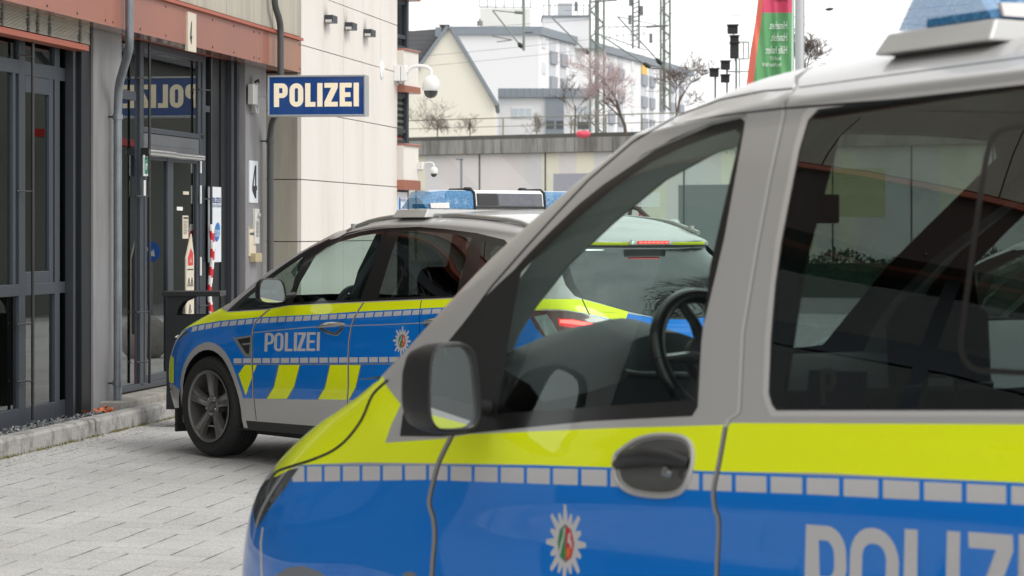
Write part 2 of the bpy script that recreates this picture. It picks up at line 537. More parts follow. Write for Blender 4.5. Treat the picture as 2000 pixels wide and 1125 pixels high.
def emblem_paints(car, uc, zc, hu, hz):
    f = lambda x, y: car.inv_uz(uc + x * hu, zc + y * hz)
    ov = lambda rx, ry, a, b: [(rx * math.sin(math.radians(t)), ry * math.cos(math.radians(t))) for t in np.linspace(a, b, 9)]
    res = [(reflex, [[f(*p) for p in star()]], False)]
    res.append((edgegrey, [[f(*p) for p in ov(.43, .50, 0, 360)[:-1]]], False))
    res.append((mgreen, [[f(*p) for p in ov(-.38, .45, 2, 178)]], False))
    res.append((mred, [[f(*p) for p in ov(.38, .45, 2, 178)]], False))
    # white river line and horse
    res.append((reflex, [[f(*p) for p in [(-.10, .40), (-.02, .40), (-.10, .12), (-.20, -.08), (-.28, -.32), (-.34, -.22), (-.24, .04), (-.14, .2)]]], False))
    res.append((reflex, [[f(*p) for p in [(.08, .02), (.14, .26), (.24, .30), (.22, .16), (.30, .0), (.26, -.16), (.18, .02)]]], False))
    res.append((mat('crest_orange', srgb(225, 110, 40), .5, 0, var=0), [[f(*p) for p in [(.02, -.16), (.14, -.06), (.24, -.2), (.16, -.36), (.04, -.34)]]], False))
    return res

def squares_uz(car, us, zt, zb, m=None):
    return None

def wheel(root, car, u, v, R, side=1, steer=0., rimR=.24, spoke=5):
    """side=+1 left. axle along car lateral"""
    ax0 = Vector((car.n[0], car.n[1], 0)) * side
    rot = math.radians(steer); ax = Vector((ax0.x * math.cos(rot) - ax0.y * math.sin(rot), ax0.x * math.sin(rot) + ax0.y * math.cos(rot), 0))
    c = Vector(car.w(u, v * side, 0)); c.z = car.w(u, v * side, 0)[2] + R
    w = .225
    wh = MB()
    prof = [(rimR - .01, -w), (rimR + .03, -w + .005), (R - .035, -w - .012), (R - .012, -w + .01), (R, -w + .035)]
    for k in range(1, 5):
        x = -w + .035 + (w - .07) * k / 5
        prof += [(R, x - .004), (R - .008, x - .003), (R - .008, x + .003), (R, x + .004)]
    prof += [(R, -.035), (R - .012, -.010), (R - .035, .010), (rimR + .035, .006), (rimR + .008, -.006), (rimR - .002, -.02)]
    wh.lathe(prof, c, ax, rubber, n=96)
    # tread blocks
    u1 = ax.cross(Vector((0, 0, 1))).normalized(); w1 = Vector((0, 0, 1))
    for k in range(64):
        t = 2 * math.pi * k / 64; d = u1 * math.cos(t) + w1 * math.sin(t); tt = -u1 * math.sin(t) + w1 * math.cos(t)
        for (a, b) in ((-.036, -.012),):
            p = [c + d * (R - .012) + ax * a - tt * .009, c + d * (R - .012) + ax * a + tt * .009, c + d * (R - .020) + ax * b + tt * .009, c + d * (R - .020) + ax * b - tt * .009]
            q = [x + d * .010 for x in p]
            wh.hexa(p + q, rubber)
    o = wh.build('wheel', root, smooth=True, angle=30)
    rim = MB()
    rim.lathe([(rimR, -.004), (rimR + .006, .003), (rimR - .004, .006), (rimR - .014, -.004), (rimR - .02, -.05), (rimR - .03, -.14)], c, ax, alloy, n=64)
    dark = blacktrim
    rim.lathe([(rimR - .02, -.13), (.02, -.135)], c, ax, dark, n=32)
    rim.lathe([(.155, -.10), (.15, -.085), (.06, -.08), (.0, -.08)], c, ax, mat('brake_disc', srgb(90, 88, 86), .4, .8, var=.05), n=32)
    rim.lathe([(.075, -.10), (.072, -.03), (.062, -.022), (.05, -.03), (.03, -.032), (.028, -.02), (.0, -.018)], c, ax, alloy, n=32)
    for k in range(spoke):
        t = 2 * math.pi * k / spoke + .35; d = u1 * math.cos(t) + w1 * math.sin(t); tt = -u1 * math.sin(t) + w1 * math.cos(t)
        sec = [(.045, .030, -.030), (.10, .033, -.016), (.17, .042, -.008), (rimR - .02, .056, -.004), (rimR - .006, .064, -.004)]
        vs = []
        for (rr, hw, h) in sec:
            for (s_, dz) in ((-1, -.035), (-.9, -.002), (-.45, .0), (0, -.012), (.45, .0), (.9, -.002), (1, -.035)):
                vs.append(c + d * rr + tt * hw * s_ + ax * (h + dz))
        fs = []
        for i in range(len(sec) - 1):
            for j in range(6): fs.append((i * 7 + j, i * 7 + j + 1, (i + 1) * 7 + j + 1, (i + 1) * 7 + j))
        rim.add(vs, fs, alloy)
        t2 = t + math.pi / spoke; d2 = u1 * math.cos(t2) + w1 * math.sin(t2)
        rim.lathe([(.0105, -.035), (.0105, -.018), (.006, -.014), (0, -.014)], c + d2 * .054, ax, chrome, n=8)
    rim.build('rim', o, smooth=True, angle=35)
    return o

def lathe_car(mb, car, prof, cuvz, axis, m, n=24):
    c = car.w(*cuvz); a = Vector(car.w(cuvz[0] + axis[0], cuvz[1] + axis[1], cuvz[2] + axis[2])) - Vector(c)
    mb.lathe(prof, c, a, m, n)
def carbox(mb, car, u0, u1, v0, v1, z0, z1, m, tin=0., uin=0.):
    mb.hexa([car.w(u0, v0, z0), car.w(u1, v0, z0), car.w(u1, v1, z0), car.w(u0, v1, z0),
             car.w(u0 + uin, v0 + tin, z1), car.w(u1 - uin, v0 + tin, z1), car.w(u1 - uin, v1 - tin, z1), car.w(u0 + uin, v1 - tin, z1)], m)

def lens_mat():
    if 'blue_lens' in MATS: return MATS['blue_lens']
    m, nt, out = newmat('blue_lens')
    b = N(nt, 'ShaderNodeBsdfPrincipled'); b.inputs['Roughness'].default_value = .08
    tc = N(nt, 'ShaderNodeTexCoord')
    vo = N(nt, 'ShaderNodeTexVoronoi', i_Scale=80.0); nt.links.new(tc.outputs['Object'], vo.inputs['Vector'])
    rp = N(nt, 'ShaderNodeValToRGB'); rp.color_ramp.elements[0].color = (.20, .50, .80, 1); rp.color_ramp.elements[1].color = (.05, .28, .60, 1)
    rp.color_ramp.elements[0].position = .05; rp.color_ramp.elements[1].position = .55
    nt.links.new(vo.outputs['Distance'], rp.inputs[0]); nt.links.new(rp.outputs[0], b.inputs['Base Color'])
    b.inputs['Coat Weight'].default_value = 1.0; b.inputs['Alpha'].default_value = .55
    nt.links.new(b.outputs[0], out.inputs[0]); MATS['blue_lens'] = m
    return m
clearlens = None
def lightbar(car, root, u0, u1, vh, z0, h=.115, ph=.085):
    """u0..u1 front/rear, +-vh across, z0 underside"""
    bl = lens_mat(); clr = glass('clear_lens', (.9, .92, .94, 1), refl=2.5)
    um = (u0 + u1) / 2
    o = MB()      # base housing
    carbox(o, car, u0 - .02, u1 + .02, -vh - .045, vh + .045, z0 - ph, z0 - .004, mat('bar_plinth', srgb(186, 186, 184), .4, .2, var=.03), tin=.035, uin=.015)
    base = o.build('light_bar', root, bevel=.006)
    s = MB()
    zi = z0; zt = z0 + h; lv = vh - .36      # inner edge of the lenses
    # centre housing
    prof = [(u0, z0 + .0), (u0 + .012, zt - .02), (u0 + .04, zt), (u1 - .04, zt), (u1 - .012, zt - .02), (u1, z0)]
    vs = []; 
    for v in (-lv, lv):
        for (u, z) in prof: vs.append(car.w(u, v, z))
    n = len(prof)
    s.add(vs, [tuple(range(n)), tuple(reversed(range(n, 2 * n)))] + [(i, (i + 1) % n, n + (i + 1) % n, n + i) for i in range(n)], mwhite)
    s.build('center_housing', base, bevel=.004)
    sc = MB()     # screen, grille, brackets on the rear face
    def face(va, vb, za, zb, m, off):
        # rear face leans with the housing
        fz = lambda z: u1 - .012 * (z - z0) / (h - .02)
        sc.hexa([car.w(fz(za) - .002, va, za), car.w(fz(za) + off, va, za), car.w(fz(za) + off, vb, za), car.w(fz(za) - .002, vb, za),
                 car.w(fz(zb) - .002, va, zb), car.w(fz(zb) + off, va, zb), car.w(fz(zb) + off, vb, zb), car.w(fz(zb) - .002, vb, zb)], m)
    scr = mat('dusty_screen', srgb(96, 98, 106), .5, 0, var=.45, scale=30, coat=.3)
    face(-lv + .02, lv - .19, z0 + .02, zt - .020, scr, .004)
    sc.build('message_screen', base)
    sc = MB(); face(lv - .185, lv - .02, z0 + .02, zt - .020, blacktrim, .003)
    for k in range(6):
        z = z0 + .028 + k * (h - .062) / 5; face(lv - .19, lv - .03, z, z + .0035, mat('grille_grey', srgb(70, 72, 74), .5, .2, var=0), .008)
    sc.build('horn_grille', base)
    sc = MB(); face(-lv, lv, z0 + .002, z0 + .018, plast, .008); sc.build('lower_strip', base)
    for sg in (-1, 1):
        sc = MB()
        va = sg * lv; 
        pts = [car.w(u1 + .004, va, z0), car.w(u1 - .01, va, zt - .015), car.w(u1 - .045, va, zt + .004), car.w(u0 + .045, va, zt + .004), car.w(u0 + .01, va, zt - .015), car.w(u0 - .004, va, z0)]
        sc.tube(pts, .009, plast, 6)
        lathe_car(sc, car, [(.03, 0), (.03, .012), (.022, .02), (0, .02)], (um, sg * (lv - .06), zt), (0, 0, 1), blacktrim, 16)
        sc.build('bracket', base)
    for sg in (-1, 1):
        L = MB()
        secs = [(lv + .005, 0., 0.), (lv + .10, 0., 0.), (vh - .12, .004, .0), (vh - .05, .02, .010), (vh + .0, .06, .05)]
        n = 8; vs = []
        for (v, ui, zi_) in secs:
            pr = [(u0 + ui * .3, z0), (u0 + .01 + ui, zt - .025 - zi_), (u0 + .03 + ui, zt - .006 - zi_), (u0 + .06 + ui, zt - zi_), (u1 - .06 - ui, zt - zi_), (u1 - .03 - ui, zt - .006 - zi_), (u1 - .01 - ui, zt - .025 - zi_), (u1 - ui * .3, z0)]
            for (u, z) in pr: vs.append(car.w(u, sg * v, max(z, z0)))
        fs = []
        for i in range(len(secs) - 1):
            for j in range(n): fs.append((i * n + j, i * n + (j + 1) % n, (i + 1) * n + (j + 1) % n, (i + 1) * n + j))
        e = len(secs) - 1
        vs2 = [car.w((u0 + u1) / 2, sg * (vh + .02), z0 + .01)]
        fs.append(tuple(e * n + j for j in range(n)))
        fs.append(tuple(range(n)))
        L.add(vs, fs, bl)
        lo = L.build('blue_lens', base, smooth=True, angle=30)
        I = MB()   # lamp units inside
        carbox(I, car, u0 + .03, u1 - .03, *sorted((sg * (lv + .03), sg * (vh - .08))), z0 + .002, z0 + .03, mat('lamp_board', srgb(60, 62, 66), .4, .3, var=0))
        for k in range(4):
            v = sg * (lv + .05 + k * .065)
            lathe_car(I, car, [(.0, 0), (.022, .004), (.026, .02)], (u1 - .05, v, z0 + .045), (1, 0, 0), chrome, 12)
        I.build('lamp_unit', lo)
        Cc = MB()  # clear lower side window
        va, vb = sg * (vh - .16), sg * (vh - .02)
        Cc.hexa([car.w(u1 - .004, va, z0 + .003), car.w(u1 + .004, va, z0 + .003), car.w(u1 + .002, vb, z0 + .003), car.w(u1 - .006, vb, z0 + .003),
                 car.w(u1 - .012, va, z0 + .038), car.w(u1 - .002, va, z0 + .038), car.w(u1 - .008, vb, z0 + .034), car.w(u1 - .018, vb, z0 + .034)], mat('work_light', srgb(215, 208, 205), .2, .2, var=.1, scale=30, coat=1.))
        Cc.build('work_light', lo)
    return base

def steering(root, car, c, R, tilt=25, name='steering_wheel'):
    mb = MB(); c0 = Vector(car.w(*c)); e = Vector(car.w(c[0] + 1, c[1], c[2])) - c0; e.normalize()
    up = Vector((0, 0, 1)); lat = e.cross(up).normalized()
    t = math.radians(tilt); ax = (e * math.cos(t) + up * math.sin(t)).normalized()
    b = ax.cross(lat).normalized()
    ring = [c0 + (lat * math.cos(a) + b * math.sin(a)) * R for a in np.linspace(0, 2 * math.pi, 41)]
    mb.tube(ring, .021, blacktrim, 10, cap=False)
    mb.lathe([(.07, -.03), (.072, .0), (.05, .018), (0, .022)], c0, ax, plast, 20)
    for a in (0, 180, 250, 290):
        a = math.radians(a); d = lat * math.cos(a) + b * math.sin(a)
        mb.tube([c0 + d * .05, c0 + d * (R * .6) + ax * .01, c0 + d * R], [.02, .014, .012], plast if a else chrome, 8)
    return mb.build(name, root, smooth=True)

def seat(root, car, u, v, z, w=.26, hh=.62, name='seat'):
    """cushion u forwards of back"""
    mb = MB()
    def blob(prof, w0):
        vs = []; n = 0
        for (uu, zz) in prof:
            for k in (-1, -.8, 0, .8, 1):
                bulge = .02 * (1 - abs(k))
                vs.append(car.w(uu - bulge, v + k * w0, zz + (0 if abs(k) < 1 else -.01)))
        n = len(prof); fs = []
        for i in range(n):
            for k in range(4): fs.append((i * 5 + k, i * 5 + k + 1, ((i + 1) % n) * 5 + k + 1, ((i + 1) % n) * 5 + k))
        fs.append(tuple(i * 5 for i in range(n))); fs.append(tuple(i * 5 + 4 for i in reversed(range(n))))
        mb.add(vs, fs, seatm)
    blob([(u - .5, z), (u - .52, z + .08), (u - .45, z + .15), (u, z + .13), (u, z)], w)
    blob([(u - .02, z + .05), (u - .06, z + .14), (u + .0, z + .4), (u + .05, z + hh), (u + .10, z + hh + .02), (u + .15, z + hh - .03), (u + .12, z + .3), (u + .08, z)], w)
    o = mb.build(name, root, smooth=True, angle=50)
    mb = MB(); w2 = w
    def blob2(prof, w0):
        vs = []
        for (uu, zz) in prof:
            for k in (-1, -.7, 0, .7, 1): vs.append(car.w(uu, v + k * w0, zz - (.02 if abs(k) == 1 else 0)))
        n = len(prof); fs = []
        for i in range(n):
            for k in range(4): fs.append((i * 5 + k, i * 5 + k + 1, ((i + 1) % n) * 5 + k + 1, ((i + 1) % n) * 5 + k))
        fs.append(tuple(i * 5 for i in range(n))); fs.append(tuple(i * 5 + 4 for i in reversed(range(n))))
        mb.add(vs, fs, seatm)
    blob2([(u + .04, z + hh + .05), (u + .03, z + hh + .2), (u + .07, z + hh + .25), (u + .13, z + hh + .22), (u + .14, z + hh + .06)], .12)
    for k in (-1, 1): mb.tube([car.w(u + .09, v + k * .05, z + hh - .02), car.w(u + .09, v + k * .05, z + hh + .1)], .007, chrome, 6)
    mb.build('headrest', o, smooth=True, angle=50)
    return o

def mirror_unit(root, car, c, hw, hh, dep, yaw=0., name='side_mirror', arm=None, sg=1):
    """housing centre c=(u,v,z); glass looks to the rear, turned yaw degrees outwards"""
    u, v, z = c; t = math.radians(yaw)
    def L(a, b, d):   # a across (outwards +), b up, d rearward
        uu = u + d * math.cos(t) - a * math.sin(t); vv = v + sg * (a * math.cos(t) + d * math.sin(t))
        return car.w(uu, vv, z + b)
    def outl(k, n=28):
        o = []
        for i in range(n):
            a = 2 * math.pi * i / n; ca, sa = math.cos(a), math.sin(a)
            e = .55
            x = math.copysign(abs(ca) ** e, ca); y = math.copysign(abs(sa) ** e, sa)
            o.append((hw * k * (x * (1 - .10 * y) + .06 * y), hh * k * (y)))
        return o
    mb = MB(); vs = []; n = 28
    secs = [(.25, -dep), (.62, -dep * .93), (.86, -dep * .7), (.97, -dep * .35), (1., 0), (.97, dep * .12), (.91, dep * .14), (.88, dep * .02)]
    for (k, d) in secs: vs += [L(a, b, d) for a, b in outl(k)]
    fs = []
    for i in range(len(secs) - 1):
        for j in range(n): fs.append((i * n + j, i * n + (j + 1) % n, (i + 1) * n + (j + 1) % n, (i + 1) * n + j))
    fs.append(tuple(range(n)))
    mb.add(vs, fs, plast)
    if arm: mb.tube([car.w(u - .06, v - sg * hw * .7, z - hh * .45), car.w(*arm)], [.018, .022], plast, 10)
    o = mb.build(name, root, smooth=True, angle=45)
    mg = MB(); vs = [L(a, b, dep * .03) for a, b in outl(.885)]
    mg.add(vs, [tuple(range(n))], mirror); mg.build('mirror_glass', o)
    return o
# ================================================================== NEAR VAN
# rows: sill .. roof centre
def colm(*rows): return [list(r) for r in rows]
VNET = [
 colm((.08,0,.22),(.02,0,.42),(.02,0,.62),(.06,0,.80),(.15,0,.94),(.52,0,1.10),(.98,0,1.23),(1.48,0,1.56),(1.98,0,1.84),(2.10,0,1.885),(2.22,0,1.93),(2.30,0,1.945)),
 colm((.10,.42,.22),(.04,.42,.42),(.05,.42,.62),(.09,.42,.80),(.18,.42,.94),(.54,.42,1.095),(1.0,.42,1.23),(1.49,.40,1.56),(1.99,.38,1.84),(2.10,.36,1.885),(2.24,.22,1.93),(2.32,0,1.945)),
 colm((.20,.68,.22),(.17,.68,.42),(.18,.69,.62),(.21,.69,.80),(.30,.67,.94),(.60,.67,1.09),(1.03,.66,1.235),(1.52,.62,1.56),(2.01,.57,1.835),(2.12,.54,1.88),(2.26,.34,1.925),(2.36,0,1.945)),
 colm((.40,.83,.22),(.365,.845,.42),(.375,.85,.62),(.41,.84,.80),(.465,.80,.93),(.70,.79,1.075),(1.09,.765,1.24),(1.56,.71,1.56),(2.03,.65,1.83),(2.14,.615,1.875),(2.30,.42,1.93),(2.42,0,1.95)),
 colm((.70,.90,.22),(.70,.93,.42),(.71,.94,.62),(.72,.93,.80),(.76,.90,.95),(.92,.865,1.09),(1.16,.85,1.23),(1.60,.785,1.55),(2.06,.725,1.81),(2.17,.685,1.87),(2.35,.48,1.955),(2.5,0,1.985)),
 colm((1.18,.90,.22),(1.18,.94,.42),(1.18,.955,.62),(1.18,.95,.80),(1.20,.935,.96),(1.26,.925,1.07),(1.36,.905,1.17),(1.74,.832,1.52),(2.14,.768,1.80),(2.26,.728,1.865),(2.42,.50,1.972),(2.6,0,1.995)),
 colm((1.75,.90,.22),(1.75,.945,.42),(1.75,.967,.62),(1.75,.957,.80),(1.76,.956,.96),(1.78,.938,1.07),(1.82,.918,1.16),(2.02,.847,1.50),(2.33,.782,1.81),(2.42,.748,1.875),(2.52,.52,1.985),(2.7,0,2.01)),
 colm((2.7,.90,.22),(2.7,.945,.42),(2.7,.970,.62),(2.7,.955,.80),(2.7,.960,.96),(2.7,.94,1.07),(2.7,.92,1.16),(2.72,.85,1.50),(2.76,.785,1.82),(2.78,.758,1.90),(2.8,.53,1.995),(2.9,0,2.02)),
 colm((3.6,.90,.22),(3.6,.945,.42),(3.6,.970,.62),(3.6,.955,.80),(3.6,.960,.96),(3.6,.94,1.07),(3.6,.92,1.16),(3.6,.855,1.50),(3.6,.79,1.83),(3.6,.762,1.905),(3.6,.53,1.998),(3.6,0,2.02)),
 colm((4.4,.90,.22),(4.4,.94,.42),(4.4,.96,.62),(4.4,.957,.80),(4.4,.95,.96),(4.4,.935,1.07),(4.4,.915,1.16),(4.4,.85,1.50),(4.4,.785,1.83),(4.4,.758,1.905),(4.4,.53,1.99),(4.4,0,2.01)),
 colm((4.98,.84,.24),(5.0,.88,.42),(5.02,.90,.62),(5.02,.895,.80),(5.02,.89,.96),(5.01,.875,1.07),(5.0,.86,1.16),(4.97,.80,1.50),(4.93,.74,1.81),(4.9,.71,1.88),(4.86,.5,1.945),(4.8,0,1.965)),
 colm((5.08,.62,.26),(5.13,.64,.42),(5.14,.65,.62),(5.14,.65,.80),(5.14,.64,.96),(5.13,.64,1.07),(5.11,.63,1.16),(5.06,.60,1.50),(5.0,.56,1.81),(4.97,.53,1.88),(4.9,.38,1.94),(4.84,0,1.96)),
 colm((5.1,0,.26),(5.15,0,.42),(5.16,0,.62),(5.16,0,.80),(5.16,0,.96),(5.15,0,1.07),(5.14,0,1.16),(5.1,0,1.50),(5.03,0,1.81),(5.0,0,1.88),(4.93,0,1.94),(4.86,0,1.96)),
]
VAN = Car(54, .488, 6.19, 2.75, .95, -.08, .04, VNET)
vo = Vector(VAN.w(2.6, 0, 0))
van = thing('police_van', 'nearest silver, blue and yellow police van, blurred and cut off by the right edge', 'van', vo)

# --- outlines
v_frame = [(781,852),(786,812),(800,770),(867,677),(941,586),(976,552),(1004,527),(1025,503),(1053,474),(1077,450),(1130,399),(1176,362),(1235,322),(1312,271),(1363,250),(1427,234),(1447,231),(1455,237),(1452,260),(1414,469),(1371,650),(1363,795),(1352,813),(1150,823),(934,845),(860,853)]
v_glass = [(971,808),(976,765),(1004,600),(1018,532),(1050,500),(1090,462),(1140,416),(1200,366),(1270,318),(1330,289),(1392,266),(1436,253),(1446,262),(1387,520),(1371,660),(1357,781)]
v_win2 = [(1514,804),(1505,792),(1499,770),(1503,663),(1512,557),(1524,468),(1537,401),(1559,289),(1576,232),(1596,211),(1723,194),(2000,163),(2360,110),(2400,125),(2410,160),(2380,800),(2340,805),(2000,804)]
v_hoodseam = [(758,742),(728,771),(707,818),(680,855),(650,880),(612,897),(575,909),(541,921),(526,940)]
yel = [('s',-.3,.9),(531,938),(560,914),(586,910),(607,907),(700,903),(875,905),(1045,908),(1198,913),(1405,921),(1617,924),(1787,933),(2000,943),(2400,962),('s',4.98,1.05),('s',4.98,1.16),(2400,833),(2000,829),(1430,826),(1413,830),(1300,833),(1172,837),(917,848),(875,856),(752,865),(772,810),(790,775),(770,742),('s',.9,1.17),('s',.4,1.0)]
sq_x = [569,597,631,667,705,745,788,835,877,924,975,1026,1077,1132,1189,1247,1308,1369,1433,1501,1571,1643,1720,1800,1883,1970,2062,2160,2264,2375,2495]
sq_top = [(540,914),(586,911),(832,909),(1198,918),(1435,928),(1575,933),(1724,937),(2000,950),(2500,975)]
sq_bot = [(540,942),(569,941),(832,937),(1198,950),(1435,960),(1575,965),(1724,973),(2000,986),(2500,1014)]
def ip(L, x):
    return float(np.interp(x, [p[0] for p in L], [p[1] for p in L]))
c_ = VAN.loop
paints = []
P_ = lambda m, loops, both=True: paints.append((m, loops, both))
# base colours: everything below the belt blue, then yellow band on top
body_blue = VAN.loop([('q',0,3.0),('q',1.5,3.4),('q',3.2,3.9),(531,938),(586,908),(1045,908),(1405,921),(2000,943),(2400,962),('s',4.95,1.05),('s',4.98,.5),('s',4.2,.38),('s',1.6,.38),('s',.6,.34),('q',2,.8),('q',0,.8)])
P_(blue, [body_blue])
yl = VAN.loop([(531,938),(586,909),(607,907),(700,903),(875,905),(1045,908),(1198,913),(1405,921),(1617,924),(1787,933),(2000,943),(2400,962),('s',4.95,1.07),('s',4.95,1.14),(2400,835),(2000,829),(1430,826),(1413,830),(1300,833),(1172,837),(917,848),(875,856),(752,865),(764,830),(783,790),('q',4.3,6.0),('q',3,6.0),('q',1.5,6.0),('q',0,6.0),('q',0,4.2),('q',1,4.2),('q',2,4.25),('q',3,4.1)])
P_(yellow, [yl])
# thin grey line between yellow and the squares
for a, b in zip(sq_x, sq_x[1:]):
    g = 2.6 + (a - 560) / 1900 * 3.5
    x0, x1 = a + g, b - g
    P_(reflex, [[VAN.cv((x, y)) for x, y in ((x0, ip(sq_top, x0) - 0), (x1, ip(sq_top, x1) - 0), (x1, ip(sq_bot, x1)), (x0, ip(sq_bot, x0)))]], False)
# lettering
lx = [('P',3.05,.125),('O',3.187,.152),('L',3.362,.105),('I',3.487,.038),('Z',3.548,.125),('E',3.69,.105),('I',3.815,.038)]
H_ = .235
for ch, u0, w in lx:
    G = glyph(ch, w / H_, .165)
    for_l = [[VAN.inv_uz(u0 + x * H_, .912 - H_ + y * H_ + .018 * (u0 - 3.05)) for x, y in l] for l in G]
    P_(reflex, for_l, False)
for e in emblem_paints(VAN, 2.158, .820, .082, .098): paints.append(e)
# seams
A_seam = [(884,846),(879,858),(858,901),(847,939),(841,964),(839,986),(847,1015),(849,1054),(844,1125),(842,1300)]
B_seam = [(1582,130),(1553,166),(1545,179),(1530,222),(1504,341),(1478,480),(1450,650),(1443,799),(1440,809),(1422,820),(1417,833),(1405,901),(1394,956),(1396,990),(1404,1024),(1400,1125),(1396,1300)]
lightseam = mat('light_seam', srgb(205, 205, 204), .35, .2, var=0, coat=.4)
A_seam = smooth2(A_seam); B_lo = smooth2(B_seam[10:]); v_hoodseam = smooth2(v_hoodseam)
for S_ in (A_seam, B_lo):
    P_(seam, [VAN.loop(VAN.band(S_, 10))]); P_(seamd, [VAN.loop(VAN.band([(x + 3.2, y) for x, y in S_], 3))])
P_(lightseam, [VAN.loop(VAN.band(B_seam[:11], 5))]); P_(seam, [VAN.loop(VAN.band([(x + 4.5, y) for x, y in B_seam[:11]], 3.5))])
gut = [(1549,173),(1491,178),(1406,195),(1321,227),(1235,278),(1150,351),(1085,420),(1030,480),(960,560),(890,655),(850,705)]
P_(seamd, [VAN.loop(VAN.band(gut, 4))])
P_(seamd, [VAN.loop(VAN.band(v_hoodseam, 5.5))])
P_(seamd, [VAN.loop(VAN.band([(1560,171),(1700,152),(2000,112),(2350,62)], 2.5))])
# frames and panes
P_(blacktrim, [VAN.loop(v_frame)])
g1 = VAN.loop(v_glass); P_(g_clear, [g1])
lip = [(x - (9 if x < 1600 else 0), y + (9 if y > 500 and x > 1505 else (-7 if y < 290 and x >= 1570 else 0))) for x, y in v_win2]
P_(mat('window_lip', srgb(214, 212, 210), .3, .3, var=0, coat=.6), [VAN.loop(lip)])
P_(blacktrim, [VAN.loop([(x + (2 if x < 1600 else 0), y + (-2 if y > 500 else 2)) for x, y in v_win2])])
g2 = VAN.loop([(x + (6 if x < 1600 else (-6 if x > 2300 else 0)), y + (-5 if y > 760 else (5 if y < 250 else 0))) for x, y in v_win2])
P_(g_semi, [g2])
inner = [(2010,246),(1975,249),(1952,256),(1937,270),(1926,310),(1918,360),(1905,450),(1893,540),(1877,655),(1876,680),(1883,702),(1896,717),(1915,724),(2000,728),(2100,728)]
P_(blacktrim, [VAN.loop(VAN.band(inner, 11))])
# rear side window, windshield, rear window, head and tail lamps
w3 = VAN.loop([('s',4.1,1.19),('s',4.78,1.2),('s',4.76,1.76),('s',4.12,1.78)]); P_(g_tint, [w3])
ws = [('q',0,6.12),('q',1,6.12),('q',2,6.12),('q',3,6.12),('q',3.6,6.15),('q',3.62,6.9),('q',3.6,8.0),('q',3,8.3),('q',2,8.35),('q',1,8.4),('q',0,8.4)]
wsl = VAN.loop(ws); P_(g_clear, [wsl])
rw = VAN.loop([('q',12,6.2),('q',11,6.2),('q',10.8,6.4),('q',10.8,7.8),('q',11,8),('q',12,8)]); P_(g_tint, [rw])
headl = VAN.loop([(541,930),(566,917),(584,914),(560,950),(532,985),(510,1020),(500,1036),('q',2.75,3.3),('q',2.7,3.8)])
lampg = mat('headlamp_glass', srgb(90, 92, 94), .06, .2, var=.35, scale=25, coat=1.)
P_(lampg, [headl])
tl = VAN.loop([('s',4.9,.75),('s',5.0,.75),('s',5.0,1.4),('s',4.93,1.4)]); P_(mat('tail_lamp_red', (.35,.01,.01,1), .1, 0, var=.1, coat=1.), [tl])
gr_ = VAN.loop([('q',0,2.9),('q',1.6,2.9),('q',1.9,3.5),('q',0,3.6)]); P_(plast, [gr_])
# bumper side line and wheel arches
P_(lightseam, [VAN.loop(VAN.band([(513,1030),(509,1060),(511,1125),(520,1250)], 4))])
arcp = lambda uc, zc, r, a0=0, a1=180: [('s', uc + r * math.cos(math.radians(a)), zc + r * math.sin(math.radians(a))) for a in np.linspace(a0, a1, 15)]
for uc in (.895, 4.12):
    P_(silver if False else edgegrey, [VAN.loop([('s',uc+.405,.23)] + arcp(uc, .28, .405) + [('s',uc-.405,.23)])])
    P_(None, [VAN.loop([('q',*VAN.inv_uz(uc+.365,.225))] + arcp(uc, .27, .365) + [('q',*VAN.inv_uz(uc-.365,.225))])])
dome = mat('parking_sensor', srgb(120, 122, 126), .4, .2, var=0)
P_(dome, [[VAN.cv((800 + 14 * math.cos(a), 1126 + 10 * math.sin(a))) for a in np.linspace(0, 5.9, 12)]])
# recess of the handle
hb = [(1201,909),(1204,890),(1214,880),(1248,858),(1290,850),(1333,854),(1352,871),(1354,905),(1341,948),(1320,966),(1278,969),(1231,960),(1207,939)]
hb = smooth2(hb + hb[:1])[:-1]
P_(silver, [VAN.loop(hb)])
hc = (1278, 909)
rec = [(hc[0] + (x - hc[0]) * .89, hc[1] + (y - hc[1]) * .87) for x, y in hb]
P_(mat('handle_recess', srgb(118, 117, 115), .18, .5, var=0, coat=1.), [VAN.loop(rec)])

fdoor = VAN.loop([(884,846),(858,901),(841,964),(839,986),(848,1040),(843,1125),(842,1220),('s',2.70,.36),(1399,1125),(1404,1024),(1396,990),(1394,956),(1405,901),(1417,833),(1440,809),(1443,799),(1450,650),(1478,480),(1504,341),(1530,222),(1546,177),(1491,180),(1406,197),(1321,229),(1235,280),(1150,353),(1085,422),(1030,482),(960,562),(890,657),(850,707),(800,790),(786,852),(860,850)])
sdoor = VAN.loop([(1400,1125),('s',2.72,.36),('s',3.98,.36),('s',4.0,1.75),(2350,64),(2000,114),(1700,154),(1553,172),(1532,222),(1506,341),(1480,480),(1452,650),(1445,799),(1442,809),(1424,820),(1419,833),(1407,901),(1396,956),(1398,990),(1406,1024)])
hoodp = VAN.loop([('q',0,4.2),('q',1,4.2),('q',2,4.25),('q',2.7,4.2),(545,919),(590,905),(637,888),(680,858),(705,820),(728,771),('q',4.0,5.95),('q',3,5.98),('q',1.5,5.98),('q',0,5.98)])
vparts = [('front_door',[fdoor],'body'),('sliding_door',[sdoor],'body'),('hood',[hoodp],'body'),
          ('door_window',[g1],'front_door'),('sliding_door_window',[g2],'sliding_door'),('side_window',[w3],'body'),
          ('windshield',[wsl],'body'),('rear_window',[rw],'body'),('headlight',[headl],'body'),('tail_light',[tl],'body')]
VO = shell(VAN, van, vparts, paints, default=('body', silver))
fd = VO[('front_door', 0)]
